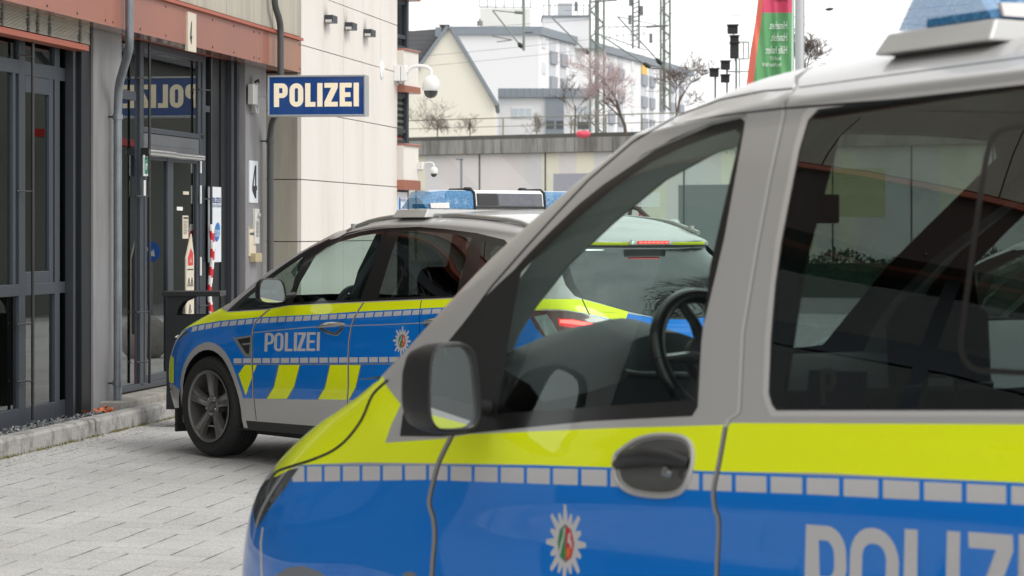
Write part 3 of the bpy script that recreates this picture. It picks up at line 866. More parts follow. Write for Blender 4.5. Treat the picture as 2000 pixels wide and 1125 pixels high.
# handle paddle
mb = MB()
hp = [(1296,905),(1300,868),(1318,858),(1340,862),(1350,880),(1350,905),(1338,935),(1322,948),(1300,930)]
def hsurf(x, y, off):
    q, r = VAN.inv_px(x, y); p = VAN.warr(VAN.S(np.array([q]), np.array([r])))[0]; n = VAN.normal(np.array([q]), np.array([r]))[0]
    return Vector(p + n * off)
mb.tube([hsurf(1207, 908, .004), hsurf(1240, 897, .024), hsurf(1285, 893, .033), hsurf(1325, 897, .026), hsurf(1349, 905, .006)], [.012, .021, .024, .022, .012], plast, 12)
mb.lathe([(0, .012), (.012, .012), (.014, 0)], hsurf(1318, 925, .02), hsurf(1318, 925, .05) - hsurf(1318, 925, .0), chrome, 14)
mb.tube([hsurf(x, y, .003) for x, y in hb + hb[:1]], .006, silver, 8, cap=False)
mb.build('door_handle', fd, smooth=True)
# far side handle
mb = MB(); mb.tube([VAN.w(2.35, -.955, 1.02), VAN.w(2.45, -.985, 1.03), VAN.w(2.6, -.955, 1.03)], .02, plast, 10); mb.build('door_handle', VO.get(('front_door', 1), fd), smooth=True)
# roof groove shadow bead + B pillar lip
# mirrors
mc = VAN.un(880, 757, 1.08)
mirror_unit(van, VAN, mc, .083, .119, .165, yaw=1, arm=(mc[0] - .06, .90, mc[2] - .06))
mirror_unit(van, VAN, (mc[0], mc[1], mc[2]), .108, .128, .12, yaw=-2, arm=(mc[0] + .02, -.90, mc[2] - .12), sg=-1) if False else None
# light bar
lightbar(VAN, van, 3.0, 3.33, .645, 2.030, .15, ph=.055)
# wheels
for sd in (1, -1):
    for uc in (.895, 4.12): wheel(van, VAN, uc, .935, .33, sd, rimR=.215)
# interior
mb = MB()
carbox(mb, VAN, .5, 5.0, -.86, .86, .25, .40, intdark)
mb.build('floor_pan', van)
mb = MB()
secs = []
def loft(mb, prof_fn, vs_, m, car):
    prs = [prof_fn(v) for v in vs_]; n = len(prs[0]); V = []
    for v, pr in zip(vs_, prs): V += [car.w(u, v, z) for u, z in pr]
    F = []
    for i in range(len(vs_) - 1):
        for j in range(n - 1): F.append((i * n + j, i * n + j + 1, (i + 1) * n + j + 1, (i + 1) * n + j))
    mb.add(V, F, m)
def dash(v):
    k = math.exp(-((v - .42) / .27) ** 2)      # instrument cowl bulge
    return [(1.0, 1.22), (1.2, 1.235), (1.42, 1.25 + .05 * k), (1.55, 1.26 + .10 * k), (1.70, 1.25 + .13 * k), (1.84 + .06 * k, 1.20 + .14 * k), (1.90 + .04 * k, 1.16 + .08 * k), (1.86, 1.02), (1.88, .90), (1.80, .7), (1.7, .45)]
loft(mb, dash, [x / 20 * .84 for x in range(-20, 21)], intdark, VAN)
mb.build('dashboard', van, smooth=True, angle=50, fix=False)
for v in (.42, .62):
    mb = MB(); lathe_car(mb, VAN, [(.06, 0), (.055, .012), (.045, .014), (.0, .004)], (1.87, v, 1.06), (1, 0, 0), plast, 20); mb.build('air_vent', van, smooth=True)
steering(van, VAN, (2.09, .42, 1.27), .178, 22)
mb = MB(); mb.tube([VAN.w(1.98, .42, 1.22), VAN.w(2.01, .60, 1.23), VAN.w(2.02, .66, 1.235)], [.012, .009, .012], plast, 8); mb.build('indicator_stalk', van, smooth=True)
for v in (.44, -.44): seat(van, VAN, 2.86, v, .55, .25, .62)
for v in (.44, -.1, -.55): seat(van, VAN, 4.0, v, .55, .24, .62)
# inner pillars and trim seen through the panes
for sg in (1, -1):
    for P3, r_, m_ in (([(2.78, .86, 1.1), (2.80, .80, 1.5), (2.84, .72, 1.83)], .05, intlight), ([(4.05, .86, 1.1), (4.06, .80, 1.5), (4.06, .72, 1.83)], .055, intdark)):
        mb = MB(); mb.tube([VAN.w(a, sg * b, c) for a, b, c in P3], r_, m_, 8); mb.build('pillar_trim', van, smooth=True)
pin = [VAN.un(x, y, .70) for x, y in ((985, 720), (1012, 650), (1045, 598), (1110, 516), (1200, 432), (1300, 350), (1400, 296), (1470, 275))]
pout = [VAN.un(x, y, .80) for x, y in ((930, 700), (960, 640), (990, 570), (1040, 500), (1130, 408), (1250, 300), (1380, 238), (1450, 222))]
for sg in (1, -1):
    mb = MB(); n = len(pin)
    vs = [VAN.w(a[0], sg * a[1], a[2]) for a in pin] + [VAN.w(a[0], sg * (a[1] - .012), a[2]) for a in pout] + [VAN.w(a[0] - .03, sg * (a[1] - .03), a[2]) for a in pin]
    mb.add(vs, [(i, i + 1, n + i + 1, n + i) for i in range(n - 1)] + [(i, i + 1, 2 * n + i + 1, 2 * n + i) for i in range(n - 1)], mat('pillar_lining', srgb(150, 152, 150), .8, 0, var=.06, scale=20)); mb.build('pillar_lining', van, smooth=True, fix=False)
mb = MB(); mb.tube([VAN.w(1.95, .0, 1.78), VAN.w(2.0, 0, 1.70)], .01, plast, 6); carbox(mb, VAN, 1.98, 2.0, -.12, .12, 1.63, 1.71, plast); mb.build('rear_view_mirror', van)
mb = MB(); carbox(mb, VAN, 4.86, 4.9, -.75, .75, .4, 1.15, intdark); mb.build('tailgate_trim', van)
# parking placard on the side trim (navy P board seen through the tinted pane)
pq = [VAN.un(x, y, .80) for x, y in ((1572, 803), (1683, 800), (1686, 726), (1580, 722))]
pl = MB(); vs = [VAN.w(*p) for p in pq] + [VAN.w(p[0], p[1] - .012, p[2]) for p in pq]
pl.hexa(vs, mat('placard_blue', srgb(22, 50, 110), .5, 0, var=.05))
u0, z0, u1, z1 = pq[0][0], pq[0][2], pq[1][0], pq[3][2]
flat_glyph(pl, glyph('P', .62, .2), lambda a, b, d: VAN.w(u0 + .055 + a * .085, .80 + .002, z0 + .015 + b * .085), mat('placard_white', srgb(200, 190, 165), .6, 0, var=0))
tag(pl.build('parking_placard'), 'navy placard with a letter P leaning inside the rear side window of the near van', 'placard')

# ================================================================== S-MAX LIKE POLICE CAR
SNET = [
 colm((.12,0,.20),(.03,0,.38),(.0,0,.55),(.05,0,.70),(.13,0,.82),(.50,0,.965),(.98,0,1.06),(1.42,0,1.29),(1.92,0,1.515),(2.05,0,1.545),(2.25,0,1.59),(2.4,0,1.605)),
 colm((.14,.40,.20),(.05,.40,.38),(.03,.40,.55),(.08,.40,.70),(.16,.40,.82),(.52,.38,.96),(.98,.38,1.055),(1.42,.36,1.285),(1.92,.34,1.51),(2.05,.32,1.545),(2.26,.2,1.59),(2.42,0,1.605)),
 colm((.20,.66,.20),(.12,.67,.38),(.11,.68,.55),(.15,.67,.70),(.23,.64,.82),(.56,.62,.945),(1.0,.62,1.04),(1.43,.57,1.27),(1.93,.52,1.495),(2.06,.50,1.535),(2.28,.32,1.585),(2.44,0,1.605)),
 colm((.36,.80,.20),(.29,.82,.38),(.28,.83,.55),(.31,.82,.70),(.38,.785,.825),(.63,.77,.925),(1.0,.745,1.045),(1.41,.675,1.275),(1.92,.60,1.485),(2.06,.565,1.52),(2.30,.38,1.58),(2.46,0,1.61)),
 colm((.66,.88,.20),(.65,.905,.38),(.65,.92,.55),(.66,.91,.70),(.70,.885,.83),(.82,.845,.925),(1.04,.805,1.035),(1.43,.735,1.25),(1.93,.655,1.45),(2.08,.605,1.505),(2.33,.42,1.58),(2.5,0,1.615)),
 colm((1.2,.89,.20),(1.2,.915,.38),(1.2,.935,.55),(1.2,.93,.70),(1.2,.915,.83),(1.2,.90,.93),(1.22,.865,1.0),(1.56,.765,1.21),(2.01,.685,1.405),(2.12,.64,1.49),(2.36,.44,1.58),(2.55,0,1.62)),
 colm((1.85,.89,.21),(1.85,.92,.38),(1.85,.94,.55),(1.85,.935,.70),(1.85,.92,.84),(1.85,.905,.95),(1.86,.878,1.035),(1.97,.793,1.25),(2.24,.708,1.46),(2.32,.655,1.535),(2.48,.44,1.60),(2.65,0,1.63)),
 colm((2.6,.89,.22),(2.6,.92,.38),(2.6,.94,.55),(2.6,.935,.70),(2.6,.92,.84),(2.6,.91,.97),(2.6,.885,1.06),(2.62,.803,1.29),(2.68,.722,1.505),(2.7,.675,1.572),(2.75,.45,1.625),(2.8,0,1.645)),
 colm((3.4,.89,.23),(3.4,.92,.39),(3.4,.94,.56),(3.4,.937,.71),(3.4,.925,.86),(3.4,.912,1.0),(3.4,.885,1.085),(3.38,.803,1.295),(3.34,.722,1.505),(3.34,.675,1.572),(3.34,.45,1.625),(3.34,0,1.645)),
 colm((4.1,.88,.24),(4.1,.91,.40),(4.1,.93,.57),(4.1,.93,.72),(4.1,.915,.88),(4.1,.90,1.02),(4.08,.868,1.10),(4.02,.785,1.29),(3.92,.695,1.465),(3.92,.65,1.53),(3.88,.44,1.59),(3.85,0,1.61)),
 colm((4.52,.80,.26),(4.56,.84,.42),(4.58,.86,.58),(4.58,.86,.74),(4.56,.845,.90),(4.53,.825,1.02),(4.50,.80,1.11),(4.40,.715,1.26),(4.24,.62,1.405),(4.22,.585,1.47),(4.12,.42,1.535),(4.06,0,1.56)),
 colm((4.70,.60,.27),(4.74,.64,.42),(4.75,.66,.58),(4.73,.66,.74),(4.70,.65,.90),(4.66,.64,1.01),(4.62,.62,1.09),(4.50,.57,1.25),(4.34,.50,1.40),(4.34,.48,1.462),(4.20,.34,1.52),(4.12,0,1.55)),
 colm((4.76,.32,.27),(4.80,.33,.42),(4.81,.34,.58),(4.79,.34,.74),(4.76,.33,.90),(4.72,.33,.975),(4.68,.32,1.035),(4.55,.30,1.235),(4.39,.27,1.40),(4.40,.25,1.458),(4.24,.18,1.515),(4.16,0,1.545)),
 colm((4.77,0,.27),(4.81,0,.42),(4.82,0,.58),(4.80,0,.74),(4.77,0,.90),(4.73,0,.955),(4.69,0,1.01),(4.56,0,1.23),(4.40,0,1.40),(4.41,0,1.458),(4.25,0,1.515),(4.18,0,1.54)),
]
SMX = Car(52, -2.045, 17.9, .95, .93, -.02, 0, SNET)
so = Vector(SMX.w(2.4, 0, 0))
smx = thing('police_car', 'sharp blue, yellow and silver police car with lit brake lamps parked before the entrance', 'car', so)
paints = []
L_ = SMX.loop
yb = [(379,636),(428,627),(501,620),(623,614),(692,609),(873,600),(950,596)]
P_(blue, [L_([('q',0,1.2),('q',2,1.3),('q',3.2,1.5),('s',.55,.42),('s',.9,.42),(470,778),(481,778),(560,780),(677,781),(800,784),('s',3.9,.50),('s',4.45,.52),('q',10.5,2.2),('q',13,2.2),('q',13,5.95),('q',11.6,5.95),('q',11,5.6),('q',10.3,5.3),(873,600),(692,609),(623,614),(501,620),(428,627),(379,636),(350,652),('q',2.5,4.2),('q',1,4.0),('q',0,4.0)])])
P_(yellow, [L_([('q',0,4.05),('q',1,4.05),('q',2.4,4.1),(352,650),(379,636),(428,627),(501,620),(623,614),(692,609),(873,600),('q',9.2,5.35),('q',10,5.35),(1048,603),(1104,605),(1148,613),(1200,625),(1222,624),(1226,608),(1139,585),(1120,584),(1046,584),('q',9.6,5.95),(892,583),(706,591),(565,597),(516,606),(445,610),(430,600),('q',4,5.97),('q',3,5.95),('q',1.5,5.95),('q',0,5.95)])])
# yellow strip over the rear glass, yellow front corner
P_(yellow, [L_([('q',11.0,8.45),('q',11.0,8.85),('q',12,8.85),('q',13,8.85),('q',13,8.45),('q',12,8.45)])])
P_(yellow, [L_([('q',2.75,1.5),('q',3.4,1.5),('q',3.35,2.6),('q',2.75,2.7)])])
# upper squares
top1 = [(365,641),(379,637.5),(428,629),(501,622),(692,612),(873,602),(1000,595)]; bot1 = [(365,650),(384,646),(430,638),(501,631.5),(692,621),(873,611.5),(1000,604)]
xs = [372, 385, 399, 414, 430, 446]; x = 462.0
while x < 960: xs.append(x); x += 15.4 + (x - 460) * .0105 if x > 455 else 14
for a, b in zip(xs, xs[1:]):
    sk = 2
    P_(reflex, [[SMX.cv((X, Y)) for X, Y in ((a + 1.6 + sk, ip(top1, a)), (b - 1.2 + sk, ip(top1, b)), (b - 1.2, ip(bot1, b)), (a + 1.6, ip(bot1, a)))]], False)
# lower squares (from the arch to the rear wheel)
top2 = [(450,700),(677,698),(795,697),(1000,695)]; bot2 = [(450,709.3),(677,708),(795,707),(1000,705)]
xs = [455, 473, 491.5, 511, 529, 547, 566, 584.5, 603, 622.5, 641.5, 661, 681, 700, 719.5, 739, 759, 780, 800, 821, 842, 863, 885]
for a, b in zip(xs, xs[1:]):
    P_(reflex, [[SMX.cv((X, Y)) for X, Y in ((a + 1.4, ip(top2, a)), (b - 1.4, ip(top2, b)), (b - 1.4, ip(bot2, b)), (a + 1.4, ip(bot2, a)))]], False)
P_(edgegrey, [L_(SMX.band([(458,711.5),(677,711.2),(795,710),(900,709)], 2.6))])
# slanted yellow fields
for (a, b, c2, d) in (((466,731),(478,713),(501,713),(480,772)), ((545,713),(585,713),(560,779),(521,779)), ((645,713),(704,713),(681,781),(621,780)), ((774,713),(838,713),(818,785),(748,784))):
    kink = ((a[0] * .35 + d[0] * .65) + 6, (a[1] * .35 + d[1] * .65)); kink2 = ((b[0] * .35 + c2[0] * .65) + 5, (b[1] * .35 + c2[1] * .65))
    out = [a, b, kink2, c2, d, kink] if a[0] != 466 else [(466,731),(478,713),(501,713),(480,772)]
    o2 = []
    P_(edgegrey, [L_([(p[0] + (-2.0 if p in (a, d, kink) else 2.0), p[1] - (0 if p in (c2, d) else -0)) for p in out])])
    P_(yellow, [L_(out)])
# silver sill area + black sill
P_(silver, [L_([(462,778),(481,778),(560,780),(677,781),(800,784),('s',4.0,.50),('s',4.0,.27),(628,832),(479,821),('s',1.3,.28),('s',1.3,.42)])], True)
P_(plast, [L_([('s',1.26,.275),(477,821),(628,833),('s',3.42,.29),('s',3.42,.19),('q',6.5,0.0),('q',5,0.0),('s',1.26,.21)])])
P_(silver, [L_([('q',0,.0),('q',2,.0),('q',3.3,.0),('q',3.9,.3),('q',3.9,1.3),('q',3.2,1.25),('q',2,1.1),('q',0,1.0)])])
# POLIZEI on the front door
lw = [('P',517,535,.30),('O',535.5,553.5,.3),('L',556.5,571.5,.3),('I',574,580,1),('Z',581,597,.3),('E',599,616,.3),('I',619,624.5,1)]
for ch, xa, xb, _t in lw:
    Hh = 36.0; w = (xb - xa) / Hh; G = glyph(ch, w, .155 if ch != 'I' else w)
    fn = lambda x, y: SMX.cv((xa + x * Hh + 1.2 * (y - .5), (686.5 - .013 * (xa - 517)) - y * (36.2 + .004 * (xa - 517))))
    P_(reflex, [[fn(x, y) for x, y in l] for l in G], False)
em = SMX.un(781, 666, .94)
for e in emblem_paints(SMX, em[0], em[2], .093, .089): paints.append(e)
# crease line
crease = mat('silver_pinstripe', srgb(176, 178, 182), .35, .3, var=0)
P_(crease, [L_(SMX.band([(492,650),(540,645),(600,639.5),(622,638)], 2))]); P_(crease, [L_(SMX.band([(672,636.5),(740,634.5),(827,630.5)], 2))])
sA = [(527,603),(512,616),(499,629),(494,645),(492,665),(492.5,700),(494,740),(494.5,769),(497,795),(500,820)]
sB = [(710,591),(702,603),(694,616),(687,635),(682,665),(680,698),(680,755),(678,792),(684,820)]
sC = [(1137,584),(1144,600),(1151,614),(1161,625),(1165,660)]
silverline = mat('pale_seam', srgb(176, 176, 174), .4, .2, var=0)
for S_ in (sA, sB):
    P_(silverline, [L_(SMX.band(S_, 3.4))]); P_(seamd, [L_(SMX.band([(x + .8, y) for x, y in S_], 1.1))])
P_(seamd, [L_(SMX.band(sC, 2.4))])
P_(seamd, [L_(SMX.band([('s',3.32,1.1),('s',3.36,.9),('s',3.30,.60),('s',3.22,.3)], .008))])
# side window band
blk = [(443,608),(466,587),(491,566),(520,542),(550,520),(578,501),(604,485),(643,466),(672,457),(702,450),(730,445.5),(760,443),(790,442.4),(819,443),(868,447),(930,455),(985,468),(1035,486),(1075,512),(1096,537),(1116,518),(1130,545),(1139,584),(1125,581),(1104,560),(1085,545),(1050,568),(1000,576),(892,581),(706,589),(565,596),(516,604)]
blk = [(443,608),(466,587),(491,566),(520,542),(550,520),(578,501),(604,485),(643,466),(672,457),(702,450),(730,445.5),(760,443),(790,442.4),(819,443),(868,447),(930,455),(985,468),('s',4.02,1.40),('s',4.14,1.30),('s',4.02,1.16),(892,581),(706,589),(565,596),(516,604)]
P_(blacktrim, [L_(blk)])
gq1 = L_([(462,602),(485,581),(520,553),(555,527),(592,502),(572,560),(558,592),(515,599)])
gq2 = L_([(572,591),(586,552),(617,499),(640,483),(662,473),(711,459),(747,455.5),(737,493),(704,584)])
gq3 = L_([(738,582),(757,520),(779,453),(819,450.5),(868,455.5),(921,464),(906,520),(893,577)])
gq4 = L_([(926,576),(936,520),(941,470),(980,482),('s',3.95,1.37),('s',4.04,1.30),('s',3.95,1.18),('s',3.7,1.14)])
for g in (gq1, gq2): P_(g_front2, [g])
for g in (gq3, gq4): P_(g_tint, [g])
wsl = L_([('q',0,6.12),('q',1,6.12),('q',2,6.12),('q',3,6.12),('q',3.45,6.15),('q',3.45,6.9),('q',3.45,8.0),('q',3,8.2),('q',2,8.2),('q',1,8.2),('q',0,8.2)]); P_(g_clear, [wsl])
# rear: dark wrap pillar, glass, spoiler edge, lamps
P_(blacktrim, [L_([('q',9.95,7.9),(1098,537),(1104,556),(1122,578),(1139,584),(1170,592),(1224,608),(1270,618),('q',12.5,5.92),('q',13,5.92),('q',13,8.42),('q',12,8.42),('q',11.0,8.42),('q',10.5,8.4)])])
rg = L_([(1112,522),(1120,548),(1132,572),(1141,581),(1224,606),(1270,616),('q',12.5,6.0),('q',13,6.0),('q',13,8.2),('q',12,8.2),('q',11.2,8.2),('q',10.75,8.1)])
g_rear = glass('rear_glass', (.10,.13,.13,1), refl=3.6)
P_(g_rear, [rg])
P_(seamd, [L_(SMX.band([('q',13,8.42),('q',11,8.42)][:2], .01))]) if False else None
tlg = L_([(1040,606),(1104,607),(1152,615),(1192,626),(1180,640),(1150,648),(1096,662),(1064,661),(1046,640),(1034,618)])
P_(mat('tail_lamp_glass', srgb(96, 62, 60), .12, 0, var=.25, scale=20, coat=1.), [tlg])
clr = mat('lamp_clear_part', srgb(172, 190, 185), .08, .5, var=.35, scale=22, coat=1.)
P_(clr, [L_([(1043,618),(1068,614),(1078,628),(1088,646),(1092,658),(1066,656)])])
led = mat('brake_led', (.9,.02,.03,1), .3, 0, var=0, emit=(1,.05,.04,1), estr=6.)
P_(mat('red_lens', (.42,.012,.02,1), .1, 0, var=.1, coat=1., emit=(1,.02,.02,1), estr=.6), [L_([(1090,622),(1118,623),(1162,632),(1160,641),(1130,643),(1092,636)])])
P_(led, [L_([(1094,624.5),(1118,625),(1160,632),(1158,638),(1118,633),(1094,630.5)])])
# fender vent
P_(mat('vent_surround', srgb(168, 168, 168), .3, .5, var=0), [L_([(455,660),(493,654),(489.5,698),(478,697.5)])])
P_(plast, [L_([(463,663),(489,658.5),(486.5,691),(481,690.5)])])
P_(mat('vent_surround', srgb(168, 168, 168)), [L_([(472,671),(489,669),(488.6,672.5),(474,674.5)])])
# arches
for uc in (.95, 3.80):
    aa = lambda r, dz=0: [('s', uc + r * math.cos(math.radians(a)), .325 + dz + r * math.sin(math.radians(a)) * 1.02) for a in np.linspace(-8, 188, 21)]
    P_(silver, [L_([('s',uc+.44,.215)] + aa(.435) + [('s',uc-.44,.215)])])
    P_(None, [L_([('s',uc+.395,.206)] + aa(.385) + [('s',uc-.395,.206)])])
hl = L_([('q',2.0,3.2),('q',2.8,3.3),('q',3.5,3.6),('q',3.75,4.0),('q',3.2,3.95),('q',2.2,3.7)]); P_(lampg, [hl])
P_(plast, [L_([('q',0,1.6),('q',1.6,1.6),('q',1.9,2.9),('q',0,2.9)])])
fdo = L_([(527,603),(512,616),(499,629),(494,645),(492,665),(492.5,700),(494,740),(494.5,769),(497,795),(500,820),(628,831),(681,834),(678,792),(680,755),(680,698),(682,665),(687,635),(694,616),(702,603),(709,591),(722,545),(740,495),(757,446),(730,448.5),(702,453),(643,469),(604,488),(596,497),(578,545),(560,597)])
rdo = L_([(709,591),(702,603),(694,616),(687,635),(682,665),(680,698),(680,755),(678,792),(681,834),('s',3.2,.3),('s',3.30,.60),('s',3.36,.9),('s',3.32,1.1),(926,579),(936,520),(941,460),(868,449),(819,445),(757,446),(740,495),(722,545)])
tgt = L_([(1139,584),(1148,600),(1161,625),(1165,660),('q',11.1,2.2),('q',13,2.2),('q',13,8.9),('q',12,8.9),('q',11,8.9),('q',10.7,8.42),(1112,519),(1125,560)])
sparts = [('front_door',[fdo],'body'),('rear_door',[rdo],'body'),('tailgate',[tgt],'body'),('quarter_window',[gq1],'body'),('door_window',[gq2],'front_door'),
          ('door_window',[gq3],'rear_door'),('side_window',[gq4],'body'),('windshield',[wsl],'body'),('rear_window',[rg],'tailgate'),('tail_light',[tlg],'body'),('headlight',[hl],'body')]
SMP, SMPT = list(paints), list(sparts)
SO = shell(SMX, smx, sparts, paints, default=('body', silver), gq=9, gr=8)
sfd = SO[('front_door', 0)]; srd = SO[('rear_door', 0)]
def ssurf(x, y, off, car=SMX):
    q, r = car.inv_px(x, y); p = car.warr(car.S(np.array([q]), np.array([r])))[0]; n = car.normal(np.array([q]), np.array([r]))[0]
    return Vector(p + n * off)
def car_handle(parent, x0, x1, y, dy):
    mb = MB()
    o = [(x0, y), (x0 + 6, y - 8), (x0 + 22, y - 11), (x1 - 6, y - 12), (x1, y - 8), (x1 - 3, y + 3), (x1 - 12, y + 14), (x1 - 18, y + 16), (x0 + 16, y + 11)]
    cx = sum(p[0] for p in o) / len(o); cy = sum(p[1] for p in o) / len(o)
    vs = [ssurf(px, py, .002) for px, py in o] + [ssurf(cx + (px - cx) * .88, cy + (py - cy) * .82, .006) for px, py in o] + [ssurf(cx + (px - cx) * .6, cy + (py - cy) * .5, -.002) for px, py in o]
    n = len(o); fs = [(i, (i + 1) % n, n + (i + 1) % n, n + i) for i in range(n)] + [(n + i, n + (i + 1) % n, 2 * n + (i + 1) % n, 2 * n + i) for i in range(n)] + [tuple(range(2 * n, 3 * n))]
    mb.add(vs, fs, chrome)
    mb.tube([ssurf(x0 + 3, y - 1, .008), ssurf(x0 + 14, y - 3, .026), ssurf((x0 + x1) / 2, y - 4, .034), ssurf(x1 - 10, y - 5, .03), ssurf(x1 - 1, y - 7, .01)], [.008, .012, .0135, .013, .009], mat('handle_silver', srgb(182, 180, 176), .25, .6, var=0, coat=.6), 10)
    mb.build('door_handle', parent, smooth=True, angle=60)
car_handle(sfd, 621, 674, 640, 0); car_handle(srd, 826, 882, 632, 0)
ml = MB(); ml.hexa([], seamd) if False else None
mc = SMX.un(531, 568, 1.06)
mirror_unit(smx, SMX, mc, .098, .082, .10, yaw=6, arm=(mc[0] - .04, .86, mc[2] - .03))
mirror_unit(smx, SMX, (mc[0], -mc[1], mc[2]), .098, .082, .10, yaw=6, arm=(mc[0] + .02, -.88, mc[2] - .05), sg=-1)
q0 = SMX.un(842, 409, .62)
lightbar(SMX, smx, q0[0] - .31, q0[0], .64, q0[2] + .005, .118, ph=.055)
for sd in (1, -1):
    wheel(smx, SMX, .95, .925, .338, sd, steer=3, rimR=.238)
    wheel(smx, SMX, 3.80, .925, .338, sd, rimR=.238)
# roof rails
for sg in (1, -1):
    mb = MB()
    pts = []
    for u in np.linspace(2.12, 4.18, 18):
        t = (u - 2.12) / 2.06; q, r = SMX.inv_uz(u, 0, 4, 10) if False else (0, 0)
        zr = np.interp(u, [2.1, 2.3, 2.7, 3.34, 3.92, 4.2], [1.51, 1.555, 1.59, 1.592, 1.555, 1.50])
        pts.append(SMX.w(u, sg * (.60 - .03 * (t - .5) ** 2), zr + .022 * min(1, 6 * min(t, 1 - t))))
    mb.tube(pts, .014, mat('roof_rail', srgb(186, 186, 182), .3, .4, var=0, coat=.4), 10)
    for u in (2.2, 3.15, 4.1):
        zr = np.interp(u, [2.1, 2.3, 2.7, 3.34, 3.92, 4.2], [1.51, 1.555, 1.59, 1.592, 1.555, 1.50])
        mb.tube([SMX.w(u, sg * .60, zr - .03), SMX.w(u, sg * .60, zr + .03)], .02, silver, 8)
    mb.build('roof_rail', smx, smooth=True)
# third brake lamp on the spoiler
mb = MB(); bz = SMX.unu if False else None
carbox(mb, SMX, 4.33, 4.435, -.17, .17, 1.434, 1.466, mat('spoiler_silver', srgb(190, 196, 192), .35, .3, var=0), uin=.01, tin=.02)
bh = mb.build('high_brake_lamp', SO.get('tailgate', smx), bevel=.01)
mb = MB(); carbox(mb, SMX, 4.43, 4.441, -.12, .12, 1.440, 1.458, mat('red_lens', (.4, .01, .01, 1))); mb.build('lamp_lens', bh) if False else None
mb.v = mb.v; mb2 = MB()
for k in range(7):
    v = -.10 + k * .0333; carbox(mb2, SMX, 4.441, 4.4425, v - .012, v + .012, 1.444, 1.454, led)
carbox(mb2, SMX, 4.434, 4.4408, -.12, .12, 1.440, 1.458, mat('red_lens', (.4, .01, .01, 1))); mb2.build('lamp_lens', bh)
# interior
mb = MB(); carbox(mb, SMX, .6, 4.6, -.82, .82, .24, .42, intdark); carbox(mb, SMX, .35, 1.05, -.6, .6, .3, .8, seamd); carbox(mb, SMX, 1.35, 3.35, -.80, .80, .17, .25, seamd)
mb.build('floor_pan', smx)
for uc in (.95, 3.8):
    for sg in (1, -1):
        mb = MB()
        for k in range(14):
            a0, a1 = math.radians(-10 + 200 * k / 14), math.radians(-10 + 200 * (k + 1) / 14); r = .43
            p = lambda a, v: SMX.w(uc + r * math.cos(a), sg * v, .33 + r * math.sin(a))
            mb.add([p(a0, .6), p(a1, .6), p(a1, .9), p(a0, .9)], [(0, 1, 2, 3)], seamd)
        mb.build('wheel_housing', smx, fix=False)
for uc in (.895, 4.12):
    for sg in (1, -1):
        mb = MB()
        for k in range(14):
            a0, a1 = math.radians(-10 + 200 * k / 14), math.radians(-10 + 200 * (k + 1) / 14); r = .40
            p = lambda a, v: VAN.w(uc + r * math.cos(a), sg * v, .28 + r * math.sin(a))
            mb.add([p(a0, .6), p(a1, .6), p(a1, .92), p(a0, .92)], [(0, 1, 2, 3)], seamd)
        mb.build('wheel_housing', van, fix=False)
mb = MB()
def dash2(v):
    k = math.exp(-((v - .38) / .25) ** 2)
    return [(1.0, 1.0), (1.3, 1.02), (1.6, 1.02 + .03 * k), (1.75, 1.0 + .05 * k), (1.82, .92), (1.78, .8), (1.7, .4)]
loft(mb, dash2, [x / 20 * .78 for x in range(-20, 21)], intdark, SMX); mb.build('dashboard', smx, smooth=True, fix=False)
steering(smx, SMX, (1.98, .38, .98), .18, 24)
for v in (.38, -.38): seat(smx, SMX, 2.72, v, .42, .25, .62)
for v in (.45, 0, -.45): seat(smx, SMX, 3.62, v, .45, .22, .60)
for sg in (1, -1):
    for P3 in ([(2.48, .80, 1.0), (2.52, .74, 1.25), (2.62, .66, 1.5)], [(3.45, .80, 1.0), (3.45, .74, 1.25), (3.42, .66, 1.5)]):
        mb = MB(); mb.tube([SMX.w(a, sg * b, c) for a, b, c in P3], .045, intdark, 8); mb.build('pillar_trim', smx, smooth=True)
mb = MB(); carbox(mb, SMX, 3.75, 4.5, -.72, .72, .42, 1.02, intdark); mb.build('load_cover', smx)
mb = MB(); carbox(mb, SMX, .47, .50, .74, .90, .14, .30, rubber); mb.build('mud_flap', smx)

# ================================================================== WHITE CAR seen through the rear pane of the van
SM2 = Car(52, 2.15, 16.6, .95, .93, -.08, 0, SNET)
w2 = thing('white_car', 'white civilian car parked beyond the near van, glimpsed through its dark rear pane', 'car', Vector(SM2.w(2.4, 0, 0)))
wpaint = mat('white_car_paint', (.80, .80, .79, 1), .4, 0, var=0, coat=.6, coatr=.05, back=DK)
keep = (blacktrim, g_clear, g_front2, g_tint, g_rear, None, plast, lampg)
P2 = [(wpaint, [[(-1, -1), (20, -1), (20, 20), (-1, 20)]])] + [q_ for q_ in SMP if any(q_[0] is k for k in keep)]
SO2 = shell(SM2, w2, SMPT, P2, default=('body', wpaint), gq=5, gr=4)
for sd in (1, -1):
    for uc in (.95, 3.80): wheel(w2, SM2, uc, .925, .338, sd, rimR=.238)
mc2 = (mc[0], 1.06, mc[2])
mirror_unit(w2, SM2, mc2, .098, .082, .10, yaw=6, arm=(mc2[0] - .04, .86, mc2[2] - .03))
mb = MB(); loft(mb, dash2, [x / 20 * .78 for x in range(-20, 21)], intdark, SM2); mb.build('dashboard', w2, smooth=True, fix=False)
mb = MB(); carbox(mb, SM2, .6, 4.6, -.82, .82, .24, .42, intdark); mb.build('floor_pan', w2)
for v in (.38, -.38): seat(w2, SM2, 2.72, v, .42, .25, .62)
